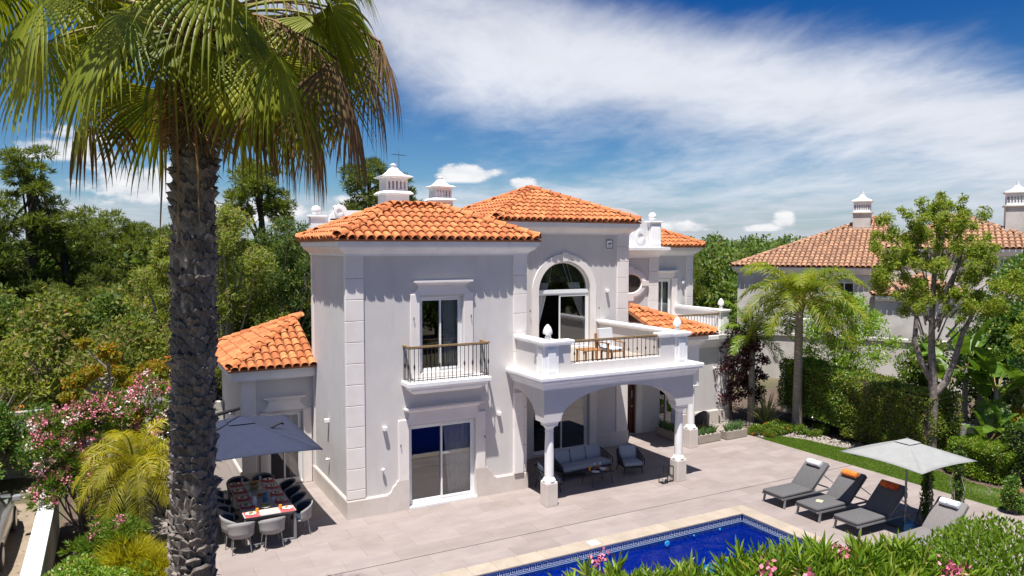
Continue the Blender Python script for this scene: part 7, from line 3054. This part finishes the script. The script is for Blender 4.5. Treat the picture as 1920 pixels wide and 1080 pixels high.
settings = [(3.21 + s * .40, 17.98 + i * .62, s) for i in range(5) for s in (-1, 1)]
for i, (x, y, s) in enumerate(settings):
    near = i < 2
    if i == 0:
        lab = 'red placemat at the near left corner of the dining table'
    elif i == 1:
        lab = 'red placemat at the near right corner of the dining table'
    else:
        lab = 'red placemat in the shaded part of the dining table'
    flat_cloth(lab, x, y, .33, .42, 'red_mat', 0, None if near else 'shaded placemats')
    q = 'with breakfast at the near end of the dining table' if near else 'in the shaded part of the dining table'
    lab2 = ('white plate on the near left red placemat', 'white plate on the near right red placemat')[i] if near else 'white plate of food in the shaded part of the dining table'
    p = thing('plate', lab2, 'plate', (x + s * .02, y + .03, TZ + .0045), 0, None if near else 'shaded plates')
    mb = MB()
    mb.lathe(0, 0, [(.06, 0), (.10, .012), (.125, .02), (.12, .022), (.06, .008)], 14)
    smooth_angle(mb.build('dish', 'crockery', p), 40)
    mb = MB()
    for k in range(5):
        a = gset.uniform(0, 6.28)
        ball(mb, .04 * math.cos(a), .04 * math.sin(a), .028, gset.uniform(.018, .03), 6)
    smooth_angle(mb.build('food', gset.choice(('food_red', 'food_green', 'bread')), p), 60)
    lab3 = ('glass of orange juice at the near left place', 'glass of orange juice at the near right place')[i] if near else 'drinking glass in the shaded part of the dining table'
    jx, jy = (x + .13, y + .06) if i == 0 else (x - .14, y + .05) if i == 1 else (x - s * .17, y + .10)
    lath('juice_glass' if near else 'drinking_glass', lab3, 'glass', (jx, jy, TZ), [(.030, 0), (.038, .105), (.034, .105), (.030, .085), (.0, .085)] if near else [(.028, 0), (.036, .11), (.032, .11), (.026, .02)], 'juice' if near else 'glassware', 10, None if near else 'shaded drinking glasses')
for i, (y, kind, lab) in enumerate(((18.30, 'food_green', 'shallow bowl of green salad nearest the front of the dining table'), (18.75, 'glass', 'blue glass water jug in the middle of the dining table'), (18.62, 'glass2', 'clear glass jug left of the blue jug'),
                                    (19.15, 'food_red', 'bowl of red fruit in the middle of the dining table'), (19.75, 'food_green', 'large fruit platter towards the far end of the dining table'), (20.25, 'bread', 'basket of bread at the far end of the dining table'))):
    if kind.startswith('glass'):
        x = 3.25 if kind == 'glass' else 2.98
        lath('water_jug', lab, 'jug', (x, y, TZ), [(.05, 0), (.065, .05), (.055, .13), (.045, .18), (.055, .21), (.05, .21), (.04, .18), (.05, .13), (.0, .02)], 'glassware' if kind == 'glass2' else 'bag_blue', 12)
    else:
        r = .17 if i == 4 else .12
        p = thing('serving_bowl', lab, 'bowl', (3.18 + .05 * (i % 2), y, TZ))
        mb = MB()
        mb.lathe(0, 0, [(r * .5, 0), (r * .9, .03), (r, .05), (r * .95, .05), (r * .5, .02)], 16)
        smooth_angle(mb.build('dish', 'crockery' if kind != 'bread' else 'teak', p), 40)
        mb = MB()
        for k in range(16):
            a, q = gset.uniform(0, 6.28), r * .75 * math.sqrt(gset.random())
            ball(mb, q * math.cos(a), q * math.sin(a), .045 + gset.uniform(0, .02), gset.uniform(.022, .035), 6)
        smooth_angle(mb.build('food', kind, p), 60)


# ---- balcony chair and table
def teak_chair(label, loc, rz):
    root = thing('balcony_chair', label, 'chair', loc, rz)
    for sx in (-1, 1):
        for y, h in ((-.28, .60), (.28, .82)):
            mb = MB()
            mb.bar((sx * .29, y, 0), (sx * .29, y + (.06 if h > .7 else 0), h), .05)
            mb.build('leg', 'teak', root)
        mb = MB()
        mb.bar((sx * .29, -.32, .60), (sx * .29, .36, .60), .06, .03)
        mb.build('armrest', 'teak', root)
    mb = MB()
    for k in range(6):
        mb.bar((-.27, -.26 + k * .1, .34), (.27, -.26 + k * .1, .34), .07, .022)
    mb.build('seat', 'teak', root)
    mb = MB()
    mb.bar((-.29, .34, .82), (.29, .34, .82), .05, .04)
    for k in range(7):
        mb.bar((-.24 + .08 * k, .29, .36), (-.24 + .08 * k, .335, .80), .03, .02)
    mb.build('backrest', 'teak', root)
    mb = MB()
    mb.bbox(-.26, .26, -.27, .24, .352, .45, .03)
    smooth_angle(mb.build('seat_cushion', 'towel_white', root), 60)
    mb = MB()
    mb.loft([[(-.25, y0, z), (.25, y0, z), (.25, y0 + .10, z), (-.25, y0 + .10, z)] for y0, z in ((.17, .45), (.19, .6), (.215, .8), (.23, .98))])
    smooth_angle(mb.build('back_cushion', 'towel_white', root), 30)
    return root


teak_chair('teak chair with white cushions on the balcony over the loggia', (12.95, 17.78, 3.60), R(2))
bt = thing('balcony_table', 'small teak table beside the white cushioned chair on the balcony', 'table', (12.05, 17.55, 3.60))
mb = MB()
for k in range(6):
    mb.bar((-.30, -.25 + .1 * k, .46), (.30, -.25 + .1 * k, .46), .085, .025)
mb.build('tabletop', 'teak', bt)
for sx in (-1, 1):
    for sy in (-1, 1):
        mb = MB()
        mb.bar((sx * .27, sy * .22, 0), (sx * .27, sy * .22, .45), .045)
        mb.build('leg', 'teak', bt)
teak_chair('second teak chair at the left end of the balcony', (11.35, 18.1, 3.60), R(60))


# ---- wicker chair, side table and planters by the porch
wc = thing('wicker_chair', 'brown wicker armchair with a rounded high back behind the planters', 'chair', (19.25, 20.75, 0), R(165))
mb = MB()
n = 16
rows_ = []
for j in range(7):
    t = j / 6
    for k in range(n + 1):
        a = R(220) * (k / n - .5)
        h = .10 + t * (.18 + .68 * max(0, math.cos(a * .62)) ** 1.5)
        rows_.append((.30 * math.sin(a) * (1 + .08 * t), .28 * math.cos(a) * (1 + .10 * t), h))
mb.add(rows_, [(j * (n + 1) + k, j * (n + 1) + k + 1, (j + 1) * (n + 1) + k + 1, (j + 1) * (n + 1) + k) for j in range(6) for k in range(n)])
material('wicker', (0.13, 0.10, 0.085), 0.8, (0.075, 0.058, 0.048), 45, 2, bump=.5, bscale=70)
mb.build('shell', 'wicker', wc, True).modifiers.new('thick', 'SOLIDIFY').thickness = .025
mb = MB()
mb.lathe(0, 0, [(.26, .30), (.27, .36), (.24, .41), (.1, .42)], 14)
smooth_angle(mb.build('seat_cushion', 'planter_stone', wc), 50)
st = thing('side_table', 'small round wooden table in front of the wicker chair', 'table', (18.98, 20.28, 0))
mb = MB()
mb.lathe(0, 0, [(.22, .42), (.235, .43), (.235, .45), (.22, .455)], 18)
mb.build('tabletop', 'teak', st)
for k in range(3):
    mb = MB()
    a = k * 2.094
    mb.tube([(.12 * math.cos(a), .12 * math.sin(a), .42), (.19 * math.cos(a), .19 * math.sin(a), 0)], .016, 6)
    mb.build('leg', 'teak', st)
lath('carafe', 'small amber carafe on the round side table', 'carafe', (18.96, 20.25, .4555), [(.03, 0), (.045, .05), (.02, .11), (.025, .14), (.0, .14)], 'bread')


def planter(label, loc, L, rz, seed, h=.30, w=.36):
    root = thing('planter', label, 'planter', loc, rz, 'stone trough planters')
    mb = MB()
    l, q = L / 2, w / 2
    outer = [(-l, -q), (l, -q), (l, q), (-l, q)]
    inner = [(-l + .035, -q + .035), (l - .035, -q + .035), (l - .035, q - .035), (-l + .035, q - .035)]
    mb.loft([[(x * .97, y * .97, .03) for x, y in outer], [(x, y, h) for x, y in outer], [(x, y, h) for x, y in inner], [(x, y, h - .05) for x, y in inner]])
    mb.box(-l * .93, l * .93, -q * .9, q * .9, 0, .032)
    mb.build('trough', 'planter_stone', root)
    g = np.random.default_rng(seed)
    n = 220
    pts = np.stack([(-l + .06) + (L - .12) * g.random(n), (-q + .06) + (w - .12) * g.random(n), np.full(n, h - .035)], 1)
    base = np.array([[0, 0, 1], [1, 0, 0], [0, 1, 0], [-1, 0, 0], [0, -1, 0]], float)
    s = (.014 + .014 * g.random((n, 1, 1)))
    v = (base[None] * s + pts[:, None, :]).reshape(-1, 3)
    f = (np.array([[0, 1, 2], [0, 2, 3], [0, 3, 4], [0, 4, 1]])[None] + 5 * np.arange(n)[:, None, None]).reshape(-1, 3)
    tag(arrays('gravel', v, f, 'flower_white', root), kind='stuff')
    k = int(L / .13)
    for i in range(k):
        mb = MB()
        x = -l + .12 + (L - .24) * i / max(k - 1, 1)
        y = (.05 if i % 2 else -.05)
        rs = random.Random(seed * 10 + i)
        for q_ in range(16):
            a = q_ * 2.4
            e = R(rs.uniform(52, 88))
            d = Vector((math.cos(a) * math.cos(e), math.sin(a) * math.cos(e), math.sin(e)))
            ln = rs.uniform(.24, .42)
            p = Vector((x, y, h - .05)) + Vector((rs.uniform(-.025, .025), rs.uniform(-.025, .025), 0))
            mb.tube([p, p + d * ln * .6, p + d * ln], [.015, .013, .002], 4, caps=False)
        mb.build('succulent', 'lf_succulent', root)
    return root


planter('stone trough of green succulents right in front of the wicker chair', (18.72, 19.86, 0), 1.12, R(2), 201)
planter('stone trough of green succulents at the corner of the lawn', (20.02, 19.82, 0), 1.06, R(2), 202)
planter('stone trough of succulents in the porch between the two white columns', (17.95, 20.95, 0), 1.1, R(88), 203)

# ---- aerial over the chimneys
an = thing('antenna', 'thin metal television aerial standing above the large chimney', 'antenna', (10.0, 27.6, 7.0))
mb = MB()
mb.tube([(0, 0, 0), (0, 0, 3.7)], .009, 6)
mb.build('mast', 'chrome_dark', an)
mb = MB()
mb.bar((-.3, -.1, 3.55), (.3, .1, 3.55), .012)
for k in range(9):
    t = -1 + k / 4
    x, y = .3 * t, .1 * t
    mb.bar((x - .05, y + .14, 3.55), (x + .05, y - .14, 3.55), .005)
mb.bar((-.12, .06, 3.0), (.12, -.06, 3.0), .008)
mb.build('aerial', 'chrome_dark', an)

# ---- car parked on the sandy path, its front corner just in view
car = thing('parked_car', 'silver grey car with dark glass parked on the path at the bottom left edge', 'car', (-3.05, 20.4, 0), R(90))
# side outline (x forward), lofted over the width
low = [(-2.1, .35), (-2.15, .62), (-2.0, .88), (-.9, .95), (1.0, .93), (1.9, .80), (2.15, .62), (2.12, .35)]
hw = .86
secs = []
for x, zt, w in ((-2.15, .62, .70), (-2.05, .82, .80), (-1.5, .93, .85), (-.5, .96, .87), (.6, .95, .87), (1.3, .88, .86), (1.85, .78, .80), (2.12, .60, .68)):
    secs.append([(x, -w * .93, .22), (x, -w, .42), (x, -w, zt - .12), (x, -w * .9, zt), (x, w * .9, zt), (x, w, zt - .12), (x, w, .42), (x, w * .93, .22)])
mb = MB()
mb.loft(secs)
body = smooth_angle(mb.build('body', 'car_paint', car), 40)
secs = []
for x, z0, z1, w in ((-1.95, .90, .92, .66), (-1.45, .92, 1.28, .70), (-.9, .93, 1.42, .70), (-.1, .93, 1.43, .70), (.35, .93, 1.30, .72), (1.05, .90, .93, .76)):
    secs.append([(x, -.82 * w / .72, z0), (x, -w * .82, z1), (x, w * .82, z1), (x, .82 * w / .72, z0)])
mb = MB()
mb.loft(secs)
smooth_angle(mb.build('windows', 'car_glass', car), 30)
mb = MB()
mb.loft([[(x, -.58, z), (x, .58, z), (x, .56, z + .025), (x, -.56, z + .025)] for x, z in ((-1.3, 1.355), (-.9, 1.425), (-.1, 1.432), (.2, 1.37))])
mb.build('roof', 'car_paint', car)
for x in (-1.3, 1.3):
    for s in (-1, 1):
        w_ = MB()
        n = 20
        w_.loft([[(x + r * math.cos(2 * math.pi * k / n), y, .31 + r * math.sin(2 * math.pi * k / n)) for k in range(n)] for r, y in ((.29, s * .66), (.31, s * .70), (.31, s * .85), (.28, s * .88))])
        wl = smooth_angle(w_.build('wheel', 'tyre', car), 40)
        rm = MB()
        rm.loft([[(x + r * math.cos(2 * math.pi * k / n), y, .31 + r * math.sin(2 * math.pi * k / n)) for k in range(n)] for r, y in ((.20, s * .875), (.20, s * .89), (.06, s * .895))])
        rm.build('rim', 'steel', wl)
for s in (-1, 1):
    mb = MB()
    mb.bbox(.62, .78, s * .98 - .09, s * .98 + .09, .92, 1.05, .02)
    mb.build('mirror', 'car_paint', car)
    mb = MB()
    mb.bbox(1.93, 2.13, s * .56 - .14, s * .56 + .14, .56, .70, .03)
    mb.build('headlight', 'glassware', car)
